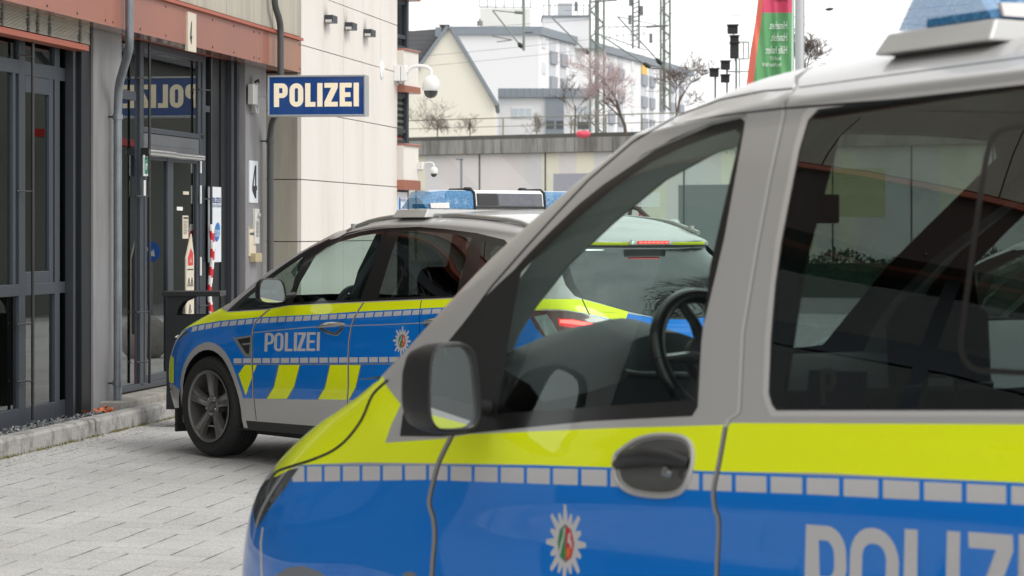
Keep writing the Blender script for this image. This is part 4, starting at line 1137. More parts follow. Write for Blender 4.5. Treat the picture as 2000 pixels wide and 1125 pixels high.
# ================================================================== GROUND
KD = Vector((.163, .9866, 0)).normalized(); KN = Vector((KD.y, -KD.x, 0))      # kerb direction and its normal towards the parking area
K0 = Vector((-3.36, 17.45, 0))
def gz(x, y):                       # paving falls gently away from the kerb
    d = (Vector((x, y, 0)) - K0).dot(KN); return -.022 * max(0, min(d, 12))
def paver_mat():
    m, nt, out = newmat('concrete_pavers')
    b = N(nt, 'ShaderNodeBsdfPrincipled'); b.inputs['Roughness'].default_value = .85
    g = N(nt, 'ShaderNodeNewGeometry')
    mp = N(nt, 'ShaderNodeMapping'); mp.vector_type = 'POINT'
    mp.inputs['Rotation'].default_value = (0, 0, math.atan2(.163, .9866)); mp.inputs['Scale'].default_value = (1, 1, 1)
    nt.links.new(g.outputs['Position'], mp.inputs[0])
    # gentle waviness so the rows are not ruler straight
    wn = N(nt, 'ShaderNodeTexNoise', i_Scale=1.3, i_Detail=2.0); nt.links.new(mp.outputs[0], wn.inputs['Vector'])
    sp = N(nt, 'ShaderNodeSeparateXYZ'); nt.links.new(mp.outputs[0], sp.inputs[0])
    M = .205
    wv = math_n(nt, 'MULTIPLY_ADD', wn.outputs['Fac'], .09, -.045)
    x = math_n(nt, 'ADD', math_n(nt, 'DIVIDE', sp.outputs[0], M), wv); y = math_n(nt, 'ADD', math_n(nt, 'DIVIDE', sp.outputs[1], M), wv)
    ix = math_n(nt, 'FLOOR', x); iy = math_n(nt, 'FLOOR', y); fx = math_n(nt, 'FRACT', x); fy = math_n(nt, 'FRACT', y)
    k = math_n(nt, 'FLOORED_MODULO', math_n(nt, 'ADD', ix, iy), 4.0)
    def eq(v): return math_n(nt, 'COMPARE', k, float(v), .3)
    e0, e1, e2, e3 = eq(0), eq(1), eq(2), eq(3)
    def notk(e): return math_n(nt, 'SUBTRACT', 1.0, e)
    ww = .022
    jn = N(nt, 'ShaderNodeTexNoise', i_Scale=9.0, i_Detail=3.0); nt.links.new(mp.outputs[0], jn.inputs['Vector'])
    wd = math_n(nt, 'MULTIPLY_ADD', jn.outputs['Fac'], .040, ww - .014)
    def edge(f, lo, e):
        a = math_n(nt, 'LESS_THAN', f, wd) if lo else math_n(nt, 'GREATER_THAN', f, math_n(nt, 'SUBTRACT', 1.0, wd))
        return math_n(nt, 'MULTIPLY', a, notk(e))
    L = edge(fx, True, e1); R = edge(fx, False, e0); Bm = edge(fy, True, e3); T = edge(fy, False, e2)
    j = math_n(nt, 'MAXIMUM', math_n(nt, 'MAXIMUM', L, R), math_n(nt, 'MULTIPLY', math_n(nt, 'MAXIMUM', Bm, T), .42))
    bx = math_n(nt, 'SUBTRACT', ix, e1); by = math_n(nt, 'SUBTRACT', iy, e3)
    cb = N(nt, 'ShaderNodeCombineXYZ'); nt.links.new(bx, cb.inputs[0]); nt.links.new(by, cb.inputs[1])
    wh = N(nt, 'ShaderNodeTexWhiteNoise'); wh.noise_dimensions = '2D'; nt.links.new(cb.outputs[0], wh.inputs['Vector'])
    n1 = N(nt, 'ShaderNodeTexNoise', i_Scale=75.0, i_Detail=5.0, i_Roughness=.85); nt.links.new(mp.outputs[0], n1.inputs['Vector'])
    n2 = N(nt, 'ShaderNodeTexNoise', i_Scale=.9, i_Detail=5.0); nt.links.new(mp.outputs[0], n2.inputs['Vector'])
    n3 = N(nt, 'ShaderNodeTexVoronoi', i_Scale=38.0); nt.links.new(mp.outputs[0], n3.inputs['Vector'])
    spk = N(nt, 'ShaderNodeValToRGB'); spk.color_ramp.elements[0].position = .10; spk.color_ramp.elements[1].position = .17
    nt.links.new(n3.outputs['Distance'], spk.inputs[0])
    v = math_n(nt, 'MULTIPLY_ADD', wh.outputs['Value'], .035, .44)
    v = math_n(nt, 'ADD', v, math_n(nt, 'MULTIPLY_ADD', n1.outputs['Fac'], 1.1, -.55))
    v = math_n(nt, 'ADD', v, math_n(nt, 'MULTIPLY_ADD', n2.outputs['Fac'], .22, -.11))
    v = math_n(nt, 'MULTIPLY', v, math_n(nt, 'MULTIPLY_ADD', spk.outputs[0], .35, .65))
    cc = N(nt, 'ShaderNodeCombineColor')
    nt.links.new(v, cc.inputs[0]); nt.links.new(math_n(nt, 'MULTIPLY', v, .985), cc.inputs[1]); nt.links.new(math_n(nt, 'MULTIPLY', v, .955), cc.inputs[2])
    n6 = N(nt, 'ShaderNodeTexNoise', i_Scale=2.8, i_Detail=3.0); nt.links.new(mp.outputs[0], n6.inputs['Vector'])
    jv = math_n(nt, 'MAXIMUM', math_n(nt, 'MINIMUM', math_n(nt, 'MULTIPLY_ADD', n6.outputs['Fac'], 4.0, -1.35), 1.0), .25)
    j = math_n(nt, 'MULTIPLY', j, jv)
    n7 = N(nt, 'ShaderNodeTexNoise', i_Scale=.55, i_Detail=6.0, i_Roughness=.6); nt.links.new(mp.outputs[0], n7.inputs['Vector'])
    # soot and dirt by the kerb
    dd = math_n(nt, 'SUBTRACT', sp.outputs[0], K0.dot(KN))
    near = math_n(nt, 'SUBTRACT', 1.0, math_n(nt, 'MULTIPLY', dd, 1.6)); near = math_n(nt, 'MAXIMUM', near, 0.)
    n4 = N(nt, 'ShaderNodeTexNoise', i_Scale=34.0, i_Detail=6.0, i_Roughness=.75); nt.links.new(mp.outputs[0], n4.inputs['Vector'])
    dm = math_n(nt, 'GREATER_THAN', math_n(nt, 'MULTIPLY_ADD', near, .14, n4.outputs['Fac']), .665)
    n8 = N(nt, 'ShaderNodeTexVoronoi', i_Scale=3.1); nt.links.new(mp.outputs[0], n8.inputs['Vector'])
    gum = math_n(nt, 'MULTIPLY', math_n(nt, 'LESS_THAN', n8.outputs['Distance'], .045), .35)
    st1 = math_n(nt, 'MULTIPLY', math_n(nt, 'MAXIMUM', math_n(nt, 'MULTIPLY_ADD', n7.outputs['Fac'], 3.0, -1.55), 0.), .55)
    cs_ = mixc(nt, math_n(nt, 'MINIMUM', st1, .5), cc.outputs[0], (.26, .245, .225, 1))
    cs_ = mixc(nt, gum, cs_, (.15, .145, .14, 1))
    c1 = mixc(nt, math_n(nt, 'MULTIPLY', dm, .6), cs_, (.09, .075, .055, 1))
    c2 = mixc(nt, math_n(nt, 'MULTIPLY', j, .86), c1, (.035, .033, .03, 1))
    nt.links.new(c2, b.inputs['Base Color'])
    bp = N(nt, 'ShaderNodeBump', i_Strength=.5, i_Distance=.006)
    hgt = math_n(nt, 'SUBTRACT', math_n(nt, 'MULTIPLY', n1.outputs['Fac'], .3), j)
    nt.links.new(hgt, bp.inputs['Height']); nt.links.new(bp.outputs[0], b.inputs['Normal'])
    nt.links.new(b.outputs[0], out.inputs[0]); return m
pav = paver_mat()
mb = MB()
def kp(s, d, z): p = K0 + KD * s + KN * d; return (p.x, p.y, z)
ds = [0, 1, 2, 4, 8, 12, 45]; ss = [-30, -17, -10, -5, 0, 5, 10, 20, 34]
vs = [kp(s, d, -.022 * min(d, 12)) for s in ss for d in ds]; n = len(ds)
mb.add(vs, [(i * n + j, i * n + j + 1, (i + 1) * n + j + 1, (i + 1) * n + j) for i in range(len(ss) - 1) for j in range(n - 1)], pav)
tag(mb.build('paved_ground', fix=False), kind='structure')
asph = mat('asphalt', (.22, .22, .215, 1), .9, var=.25, scale=3, bump=.2, bscale=80)
mb = MB(); mb.add([(-600, -60, -.30), (700, -60, -.30), (700, 1200, -.30), (-600, 1200, -.30)], [(0, 1, 2, 3)], asph)
tag(mb.build('road', fix=False), kind='structure')
# kerb
kerbm = mat('kerb_concrete', (.38, .37, .35, 1), .85, var=.5, scale=55, bump=.35, bscale=120, dirt=(.13, .12, .105, 1), dirtscale=7)
mb = MB()
s = -26.0
prng = random.Random(3)
while s < 12:
    L = 1.0; z = .122 + prng.uniform(-.004, .004); o = prng.uniform(-.004, .004)
    a, b = s + .004, s + L - .004
    pr = [(-.13, -.06), (o, -.06), (o - .004, z - .02), (o - .018, z), (-.13, z)]
    vs = [kp(a, d, zz) for d, zz in pr] + [kp(b, d, zz) for d, zz in pr]; n = 5
    mb.add(vs, [tuple(range(n)), tuple(reversed(range(n, 2 * n)))] + [(i, (i + 1) % n, n + (i + 1) % n, n + i) for i in range(n)], kerbm)
    s += L
tag(mb.build('kerb'), kind='structure')
# slate chips bed between kerb and wall
mb = MB(); mb.add([kp(-26, -.128, .085), kp(12, -.128, .085), kp(12, -2.4, .085), kp(-26, -2.4, .085)], [(0, 1, 2, 3)], mat('bed_soil', (.05, .048, .045, 1), .95, bump=.3))
tag(mb.build('gravel_bed', fix=False), kind='structure')
mb = MB(); slate = mat('slate_chips', (.16, .17, .18, 1), .75, var=.5, scale=30); slate2 = mat('pale_chips', (.42, .41, .40, 1), .8, var=.3, scale=20)
for i in range(3200):
    s = rnd.uniform(-3, 5.0); d = -.14 - rnd.random() * .36; z = .088 + rnd.random() * .02
    c = Vector(kp(s, d, z)); r = rnd.uniform(.008, .024)
    a = Vector((rnd.gauss(0, 1), rnd.gauss(0, 1), rnd.gauss(0, .6))).normalized() * r; b = Vector((rnd.gauss(0, 1), rnd.gauss(0, 1), rnd.gauss(0, .5))).normalized() * r * .7
    h = Vector((0, 0, r * .35))
    mb.add([c + a, c + b, c - a, c - b, c + h, c - h], [(0, 1, 4), (1, 2, 4), (2, 3, 4), (3, 0, 4), (1, 0, 5), (2, 1, 5), (3, 2, 5), (0, 3, 5)], slate if rnd.random() < .86 else slate2)
tag(mb.build('slate_gravel'), 'grey slate chips scattered between the kerb and the police station wall', 'gravel', kind='stuff')
# weeds and grit along the kerb foot
mb = MB(); weed = mat('dry_weeds', (.20, .17, .05, 1), .9, var=.4, scale=15); moss = mat('moss', (.16, .19, .045, 1), .95, var=.4, scale=20)
for i in range(2600):
    s = rnd.uniform(-4, 5.0); dense = .35 + .65 * (math.sin(s * 3.1) * math.sin(s * 7.7 + 1) > -.1)
    if rnd.random() > dense: continue
    d = abs(rnd.gauss(0, .018)); c = Vector(kp(s, d + .002, -.004)); h = rnd.uniform(.006, .028) * (1.5 if rnd.random() < .05 else 1)
    a = rnd.uniform(0, 6.28); w_ = rnd.uniform(.002, .006)
    tip = c + Vector((rnd.gauss(0, .010), rnd.gauss(0, .010), h)); e = Vector((math.cos(a), math.sin(a), 0)) * w_
    mb.add([c - e, c + e, tip], [(0, 1, 2)], weed if rnd.random() < .7 else moss)
tag(mb.build('kerb_weeds', fix=False), 'low dry weeds and moss growing along the foot of the kerb', 'weeds', kind='stuff')
mb = MB(); leaf = mat('fallen_leaves', (.12, .07, .035, 1), .9, var=.5, scale=20); gritm = mat('grit', (.10, .09, .08, 1), .9, var=.4, scale=20)
for i in range(3000):
    s = rnd.uniform(-5, 6); d = rnd.expovariate(3.2) + .01
    if rnd.random() < .25: d = rnd.uniform(0, 4.5); s = rnd.uniform(-7, 5)
    if d > 5: continue
    c = Vector(kp(s, d, gz(*kp(s, d, 0)[:2]) + .003)); r = rnd.uniform(.002, .008); a = rnd.uniform(0, 6.28)
    e = Vector((math.cos(a), math.sin(a), .2)) * r; f = Vector((-math.sin(a), math.cos(a), .1)) * r * .6
    mb.add([c - e, c + f, c + e, c - f], [(0, 1, 2, 3)], leaf if rnd.random() < .6 else gritm)
tag(mb.build('leaf_litter', fix=False), 'small brown leaf scraps and grit lying on the pale pavers', 'litter', kind='stuff')
mb = MB()
orl = mat('orange_leaf', srgb(196, 104, 62), .7, var=.2, scale=20); orl2 = mat('brown_leaf', srgb(120, 70, 45), .8, var=.3)
for i in range(26):
    c = Vector(kp(2.72 + rnd.uniform(-.25, .22), -.20 + rnd.uniform(-.06, .05), .12 + rnd.uniform(0, .03))); r = rnd.uniform(.02, .04)
    a = rnd.uniform(0, 6.28); e = Vector((math.cos(a), math.sin(a), rnd.uniform(-.3, .5))) * r; f = Vector((-math.sin(a), math.cos(a), rnd.uniform(0, .8))) * r * .6
    mb.add([c - e, c + f, c + e, c - f, c + Vector((0, 0, .012))], [(0, 1, 4), (1, 2, 4), (2, 3, 4), (3, 0, 4)], orl if i % 3 else orl2)
tag(mb.build('dead_leaves', fix=False), 'small heap of orange dead leaves behind the kerb by the downpipe', 'leaves', kind='stuff')

# ================================================================== POLICE STATION FACADE
def fS(px, d=0.):
    k = (px - CX) / FP; return (-6.525 + .987 * d + .161 * k * d) / (k - .163)
def fP(s, d, z): return (-3.2 + .163 * (s - 20.4) + .987 * d, s - .161 * d, z)
def fZ(px, py, d=0.):
    s = fS(px, d); return EYE - (py - HY) * (s - .161 * d) / FP
def fbox(mb, s0, s1, d0, d1, z0, z1, m):
    mb.hexa([fP(s0, d0, z0), fP(s0, d1, z0), fP(s1, d1, z0), fP(s1, d0, z0), fP(s0, d0, z1), fP(s0, d1, z1), fP(s1, d1, z1), fP(s1, d0, z1)], m)
def pbox(mb, x0, x1, d0, d1, z0, z1, m, at=None):
    a = d1 if at is None else at; fbox(mb, fS(x0, a), fS(x1, a), d0, d1, z0, z1, m)
anth = mat('anthracite_metal', srgb(62, 66, 72), .42, .35, var=.06, scale=3, stretch=(1, 1, .2))
anthd = mat('dark_anthracite', srgb(36, 39, 43), .45, .3, var=.06, scale=3)
frame = mat('blue_grey_frame', srgb(68, 74, 82), .4, .3, var=.06, scale=3)
colg = mat('grey_column_paint', srgb(138, 137, 139), .5, 0, var=.08, scale=1.5, stretch=(2, 2, .3), dirt=srgb(112, 110, 110), dirtscale=1.3)
terra = mat('terracotta_panel', srgb(166, 104, 84), .4, .0, var=.10, scale=1.6, coat=.9, coatr=.10, dirt=srgb(150, 96, 84), dirtscale=.9)
terrad = mat('terracotta_edge', srgb(168, 92, 72), .5, 0, var=.1, scale=3)
stone = mat('cream_stone', (.71, .675, .63, 1), .7, 0, var=.06, scale=3.2, bump=.05, bscale=50, stretch=(1, 1, .25), dirt=(.63, .58, .525, 1), dirtscale=1.6)
stoneg = mat('weathered_stone', (.43, .40, .33, 1), .75, 0, var=.12, scale=2.5, stretch=(3, 3, .25), dirt=(.30, .28, .235, 1), dirtscale=1.2)
joint = mat('dark_joint', (.10, .095, .09, 1), .8, 0, var=0)
galv = mat('galvanised_pipe', srgb(134, 140, 146), .42, .55, var=.12, scale=9, dirt=srgb(108, 112, 118), dirtscale=3)
dpipe = mat('dark_pipe', srgb(84, 86, 86), .45, .3, var=.12, scale=6)
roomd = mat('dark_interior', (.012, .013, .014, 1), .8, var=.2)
st = thing('police_station', 'cream stone and terracotta police station with dark glazed entrance bays at the left', 'building', fP(22, -2, 0))
# dark interior
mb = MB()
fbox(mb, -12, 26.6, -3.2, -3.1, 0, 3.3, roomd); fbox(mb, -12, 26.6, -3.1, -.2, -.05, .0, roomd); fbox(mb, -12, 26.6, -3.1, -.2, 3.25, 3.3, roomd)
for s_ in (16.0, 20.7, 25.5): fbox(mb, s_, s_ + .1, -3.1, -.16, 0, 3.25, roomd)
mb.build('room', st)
GD = -.125
# bays (s0,s1) of glass : nearer bays follow the same rhythm
colS = [(fS(180), fS(238))]; bayL = (fS(-160), fS(158)); bayE = (fS(238), fS(410))
fz0, fz1 = 3.045, 3.38
# columns
mb = MB(); pbox(mb, 160, 183, -.35, -.02, .0, 3.06, anthd, at=-.02); pbox(mb, 183, 238, -.35, 0, .0, 3.06, colg); c1 = mb.build('column', st, bevel=.006)
mb = MB(); pbox(mb, 480, 520, -.35, 0, .0, 3.06, colg); mb.build('column', st, bevel=.006)
near = [(-11.5, -7.2), (-6.4, -2.1), (-1.3, 3.0), (3.8, 8.1), (8.9, 13.2), (13.95, fS(-170))]
for a, b in near:
    mb = MB(); fbox(mb, b, b + .25, -.35, -.02, 0, 3.06, anthd); fbox(mb, b + .25, b + .8, -.35, 0, 0, 3.06, colg)
    if b < 14: mb.build('column', st)
# dark ribbed panels right of the door
mb = MB()
pbox(mb, 432, 481, -.35, -.085, .0, 3.06, anthd, at=-.085)
for x0, x1 in ((452, 457), (463, 467)): pbox(mb, x0, x1, -.09, -.04, .0, 3.06, anth, at=-.04)
pbox(mb, 412, 433, -.2, -.10, .0, 3.06, anthd, at=-.10)
mb.build('ribbed_panel', st)
# window frames
def framebars(name, bars, m, par=st, bev=.004):
    mb = MB()
    for (x0, x1, d0, d1, z0, z1) in bars: pbox(mb, x0, x1, d0, d1, z0, z1, m)
    return mb.build(name, par, bevel=bev)
zt = 3.06
fr1 = framebars('window_frame', [(-170,-160,-.15,-.105,.10,zt),(-75,-66,-.15,-.105,.10,zt),(26,31,-.15,-.10,1.115,2.62),(38,50,-.15,-.10,.10,zt),(97,104,-.15,-.105,1.115,2.62),(108,117,-.15,-.10,.10,zt),
    (-170,143,-.15,-.102,.10,.225),(-170,143,-.15,-.102,1.03,1.115),(-170,143,-.15,-.102,2.62,2.72),(50,97,-.14,-.108,1.115,1.20),(50,97,-.14,-.108,2.50,2.62)], frame)
pn_ = MB(); pbox(pn_, 143, 162, -.35, -.06, .0, 3.06, anthd, at=-.06); pbox(pn_, 143, 147, -.1, -.04, .0, 3.06, anth, at=-.04); pn_.build('ribbed_panel', st)
def pane(name, x0, x1, z0, z1, par, m=g_build, d=GD):
    mb = MB(); mb.add([fP(fS(x0, d), d, z0), fP(fS(x1, d), d, z0), fP(fS(x1, d), d, z1), fP(fS(x0, d), d, z1)], [(0, 1, 2, 3)], m)
    return mb.build(name, par, fix=False)
for a, b in ((-160, -75), (-66, 38), (50, 108), (117, 143)):
    for z0, z1 in ((.225, 1.03), (1.115, 2.62), (2.72, zt)): pane('pane', a, b, z0, z1, fr1)
# nearer bays
for a, b in near:
    mb = MB(); 
    for k in range(5):
        s_ = a + (b - a) * k / 4; fbox(mb, s_ - .04, s_ + .04, -.15, -.10, .1, zt, frame)
    for z0, z1 in ((.1, .225), (1.03, 1.115), (2.62, 2.72)): fbox(mb, a, b, -.15, -.102, z0, z1, frame)
    f_ = mb.build('window_frame', st)
    mb = MB(); mb.add([fP(a, GD, .1), fP(b, GD, .1), fP(b, GD, zt), fP(a, GD, zt)], [(0, 1, 2, 3)], g_build); mb.build('pane', f_, fix=False)
# blinds, furniture hints inside the left bay
mb = MB(); slatm = mat('blind_slats', srgb(196, 190, 178), .5, .2, var=.15, scale=8)
for k in range(15):
    z = 2.905 + k * .0098; o = rnd.uniform(-.004, .004)
    pbox(mb, -170, 174, -.05 + o, .055 + o, z, z + .0045, slatm, at=.05)
bl = mb.build('blind', st)
mb = MB(); pbox(mb, -170, 174, -.05, .07, 2.85, 2.893, terrad, at=.07); mb.build('bottom_rail', bl, bevel=.003)
mb = MB()
for x in (6, 57, 75, 99, 158):
    for k in range(16): 
        z = 2.90 + k * .0098; pbox(mb, x - 1.6 + rnd.uniform(-1, 1), x + 1.6 + rnd.uniform(-1, 1), .05, .066, z, z + .006, blacktrim)
mb.build('ladder_cord', bl)
# entrance bay
fr2 = framebars('entrance_frame', [(264,274,-.18,-.13,.22,zt),(274,281,-.15,-.10,.22,zt),(388,393,-.15,-.11,2.36,zt),(396,402,-.15,-.10,.22,zt),(238,266,-.15,-.10,fZ(250,190),fZ(250,172)),
    (281,398,-.15,-.10,fZ(338,262),fZ(338,252)),(281,396,-.15,-.10,3.0,zt),(238,411,-.16,-.10,.19,.24),(402,412,-.15,-.10,fZ(406,215),fZ(406,203))], frame)
hd = framebars('door_header', [(281,396,-.16,-.11,fZ(338,300),fZ(338,263)),(281,396,-.11,-.107,fZ(338,284),fZ(338,282.5))], mat('header_grey', srgb(104, 106, 110), .45, .3, var=.2, scale=4))
pane('pane', 236, 265, fZ(250,172), zt, fr2); pane('pane', 236, 265, .24, fZ(250,190), fr2)
pane('pane', 281, 389, fZ(338,252), 3.0, fr2)
zdt = fZ(338, 304)
dl = framebars('entrance_door', [(283,287,-.15,-.11,.24,zdt),(328,339,-.15,-.105,.24,zdt),(385,390,-.15,-.11,.24,zdt),(391,397,-.15,-.10,.24,2.36),(284,396,-.15,-.11,.24,.30),(284,396,-.15,-.11,zdt-.04,zdt)], frame)
g_door = glass('door_glass', (.40, .44, .44, 1), refl=2.6)
pane('pane', 287, 328, .30, zdt - .04, dl, g_door); pane('pane', 339, 385, .30, zdt - .04, dl, g_door)
for y in (320, 380, 520):
    z0 = fZ(392, y + 18, -.085); z1 = fZ(392, y - 18, -.085); mb = MB(); mb.tube([fP(fS(392,-.085), -.085, z0), fP(fS(392,-.085), -.085, z1)], .009, mwhite, 10); mb.build('hinge', dl, smooth=True)
mb = MB(); za, zb = fZ(290, 297, -.03), fZ(394, 306, -.03)
mb.tube([fP(fS(288,-.05), -.05, 2.145), fP(fS(340,-.05), -.05, 2.145)], .033, chrome, 12); mb.tube([fP(fS(340,-.05), -.05, 2.14), fP(fS(395,-.05), -.05, 2.14)], .030, chrome, 12)
fbox(mb, fS(286,-.05), fS(288,-.05), -.10, -.03, 2.11, 2.18, blacktrim)
mb.build('door_closer', dl, smooth=True, angle=40)
pane('pane', 402, 412, .24, 3.0, fr2)
# notices stuck on the glass
def sheet(name, x0, x1, y0, y1, m, label, cat, d=GD + .004, th=.003, extra=None, group=None):
    mb = MB(); s0, s1 = fS(x0, d), fS(x1, d); z0, z1 = fZ((x0 + x1) / 2, y1, d), fZ((x0 + x1) / 2, y0, d)
    fbox(mb, s0, s1, d - th, d, z0, z1, m)
    if extra: extra(mb, s0, s1, z0, z1, lambda a, b, t: fP(s0 + a * (s1 - s0), d + .001 + t, z0 + b * (z1 - z0)))
    o = mb.build(name); tag(o, label, cat, group); return o
white_p = mat('white_board', srgb(222, 226, 232), .4, 0, var=.03); cream_p = mat('aged_paper', srgb(206, 196, 178), .7, 0, var=.08, scale=12)
ink = mat('ink', srgb(40, 42, 46), .6, 0, var=0); navy = mat('navy_ink', srgb(24, 58, 118), .5, 0, var=0); azure = mat('azure_ink', srgb(30, 110, 180), .5, 0, var=0)
greenm = mat('green_sign', srgb(30, 135, 95), .5, 0, var=0); redm = mat('red_ink', srgb(205, 50, 50), .5, 0, var=0)
def rect(mb, F, a0, a1, b0, b1, m, t=.0012): mb.add([F(a0, b0, t), F(a1, b0, t), F(a1, b1, t), F(a0, b1, t)], [(0, 1, 2, 3)], m)
def poster(mb, s0, s1, z0, z1, F):
    W = s1 - s0; Hh = z1 - z0
    x = .06; sc = .88 / POLW
    for x0, G, w in POL: flat_glyph(mb, G, lambda a, b, t, x0=x0: F(.06 + (x0 + a) * sc, .785 + b * .075, .0012), navy)
    text_mesh(mb, 'Nordrhein-Westfalen', lambda a, b, t: F(.05 + a * 1., .728 + b, t), .075, navy, width=.90)
    el = [(.64 + .25 * math.cos(t), .40 + .125 * math.sin(t) + .03 * math.cos(t)) for t in np.linspace(0, 2 * math.pi, 24)[:-1]]
    mb.add([F(a, b, .0012) for a, b in el], [tuple(range(len(el)))], azure)
    text_mesh(mb, 'bürger', lambda a, b, t: F(.42 + a, .385 + b, .002), .10, white_p, width=.44)
    text_mesh(mb, 'orientiert', lambda a, b, t: F(.42 + a, .335 + b, .002), .08, white_p, width=.40)
    for k in range(3): rect(mb, F, .1, .5 - .08 * k, .16 - k * .02, .168 - k * .02, navy)
sheet('police_poster', 409.5, 432, 365, 512, white_p, 'tall white poster with POLIZEI and a blue oval beside the entrance door', 'poster', d=-.06, th=.015, extra=poster)
def notice(n):
    def f(mb, s0, s1, z0, z1, F):
        rect(mb, F, .1, .9, .86, .93, ink); 
        for k in range(n): rect(mb, F, .12, .85 - .2 * ((k * 7) % 3) / 2, .74 - k * .6 / n, .76 - k * .6 / n, ink)
    return f
sheet('notice', 357, 368, 421, 466, cream_p, 'narrow cream notice with small print on the entrance door glass', 'notice', extra=notice(9))
sheet('small_sticker', 358, 369, 374, 380, cream_p, 'tiny pale sticker high on the entrance door glass', 'sticker')
sheet('white_sticker', 346, 357, 404, 411, mwhite, 'small white sticker in the middle of the door glass', 'sticker')
def exitp(mb, s0, s1, z0, z1, F):
    rect(mb, F, .1, .9, .12, .9, greenm); rect(mb, F, .3, .55, .3, .62, white_p, .002); rect(mb, F, .5, .8, .5, .6, white_p, .002); rect(mb, F, .35, .5, .68, .78, white_p, .002)
sheet('exit_sign', 281.5, 289, 303, 344, white_p, 'small green and white emergency sign on the door post', 'sign', d=-.062, th=.01, extra=exitp)
sheet('white_note', 281.5, 285, 352, 385, mwhite, 'narrow white note below the green sign on the post', 'note', d=-.062, th=.004)
# pointed red and white barrier board inside the door area
def board(mb, s0, s1, z0, z1, F): pass
d_ = .12; mb = MB(); s0, s1 = fS(364, d_), fS(379, d_); z0, z1, zt_ = .62, fZ(370, 500, d_), fZ(374, 457, d_)
mb.prism([(s0, z0), (s1, z0), (s1, z1), (s0 + (s1 - s0) * .68, zt_), (s0, z1 - .02)], lambda a, b, t: fP(a, t, b), d_ - .012, d_, cream_p)
Fq = lambda a, b, t: fP(s0 + a * (s1 - s0), d_ + t, z0 + b * (z1 - z0))
tri = [(.55, 1.0), (.85, 1.0), (.70, 1.12)]
mb.add([Fq(.2, .88, .002), Fq(.85, .88, .002), Fq(.85, 1.04, .002), Fq(.55, 1.10, .002), Fq(.2, .98, .002)], [(0, 1, 2, 3, 4)], redm)
text_mesh(mb, 'A', lambda a, b, t: Fq(.36 + a * .9, .91 + b * .2, .004), .5, cream_p)
rect(mb, Fq, .1, .9, .82, .835, ink)
for (a, b) in ((.15, .62), (.55, .62), (.15, .45), (.55, .45), (.3, .28)):
    mb.tube([Fq(a, b, .003), Fq(a + .28, b, .003), Fq(a + .14, b + .10, .003), Fq(a, b, .003)], .004, ink, 4)
for k in range(4): rect(mb, Fq, .12, .85, .18 - k * .035, .188 - k * .035, ink)
bb = tag(mb.build('safety_board'), 'narrow cream board with pointed top and red emblem standing by the door', 'board')
mb = MB(); mb.tube([fP((s0 + s1) / 2, d_ - .01, .1), fP((s0 + s1) / 2, d_ - .01, .64)], .014, redm, 8)
tag(mb.build('board_post'), 'short red post under the cream pointed board by the door', 'post')
# steel rods in front of the glass
def rod(x, z0, z1, d=-.036, clamps=(2.75, 1.78, .83, .42), r=.012):
    mb = MB(); s = fS(x, d)
    mb.tube([fP(s, d, z0), fP(s, d, z1)], r, blacktrim, 8)
    o = mb.build('steel_rod', st, smooth=True)
    for z in clamps:
        if z0 < z < z1: mb = MB(); mb.tube([fP(s, d, z), fP(s - .16, -.10, z)], .007, blacktrim, 6); mb.build('rod_clamp', o)
for x in (-90, 64, 292, 412.5): rod(x, .14 if x < 200 else .24, 3.05)
for s_ in (-9, -4, 1, 5.5, 10.5, 15):
    mb = MB(); mb.tube([fP(s_, -.036, .14), fP(s_, -.036, 3.05)], .012, blacktrim, 8); mb.build('steel_rod', st)
# fascia
mb = MB()
segs = [-12, -9.7, -7.4, -5.1, -2.8, -.5, 1.8, 4.1, 6.4, 8.7, 11, 13.3, 15.6, fS(20, .2), fS(213, .2), fS(501, .2), fS(548, .2), fS(590, .2)]
for a, b in zip(segs, segs[1:]): fbox(mb, a + .004, b - .004, .02, .2, fz0, fz1 - .028, terra if b > 15.7 else mat('darkened_terracotta', srgb(62, 42, 38), .6, 0, var=.12, scale=2))  # nearer panels coloured darker to dim their reflection in the van windows
fbox(mb, -12, fS(590, .2), -.3, .02, fz0 + .02, fz1, terrad)
fa = mb.build('fascia', st, bevel=.003)
mb = MB(); fbox(mb, -12, fS(592, .23), .0, .235, fz1 - .026, fz1, terrad); mb.build('drip_edge', fa)
mb = MB()
for a, b in zip(segs, segs[1:]):
    n_ = max(2, int((b - a) / .62) + 1)
    for k in range(n_):
        s = a + .09 + (b - a - .18) * k / (n_ - 1)
        for z in (fz0 + .035, fz1 - .065): mb.lathe([(.010, 0), (.010, .004), (.004, .006), (0, .006)], fP(s, .2, z), (.987, -.161, 0), blacktrim, 8)
mb.build('rivet', fa)
mb = MB(); pbox(mb, 367, 383.5, .19, .214, fZ(375, 101, .21), fZ(375, 25, .21), cream_p)
s0, s1 = fS(367, .214), fS(383.5, .214); z0, z1 = fZ(375, 101, .21), fZ(375, 25, .21)
Hq = (z1 - z0) * .58
flat_glyph(mb, glyph('4', .60, .14), lambda a, b, t: fP(s0 + (s1 - s0) * .24 + a * Hq * .62 * .9, .216, z0 + (z1 - z0) * .19 + b * Hq), ink)
tag(mb.build('number_plate'), 'cream house number 4 plate fixed on the terracotta fascia', 'sign')
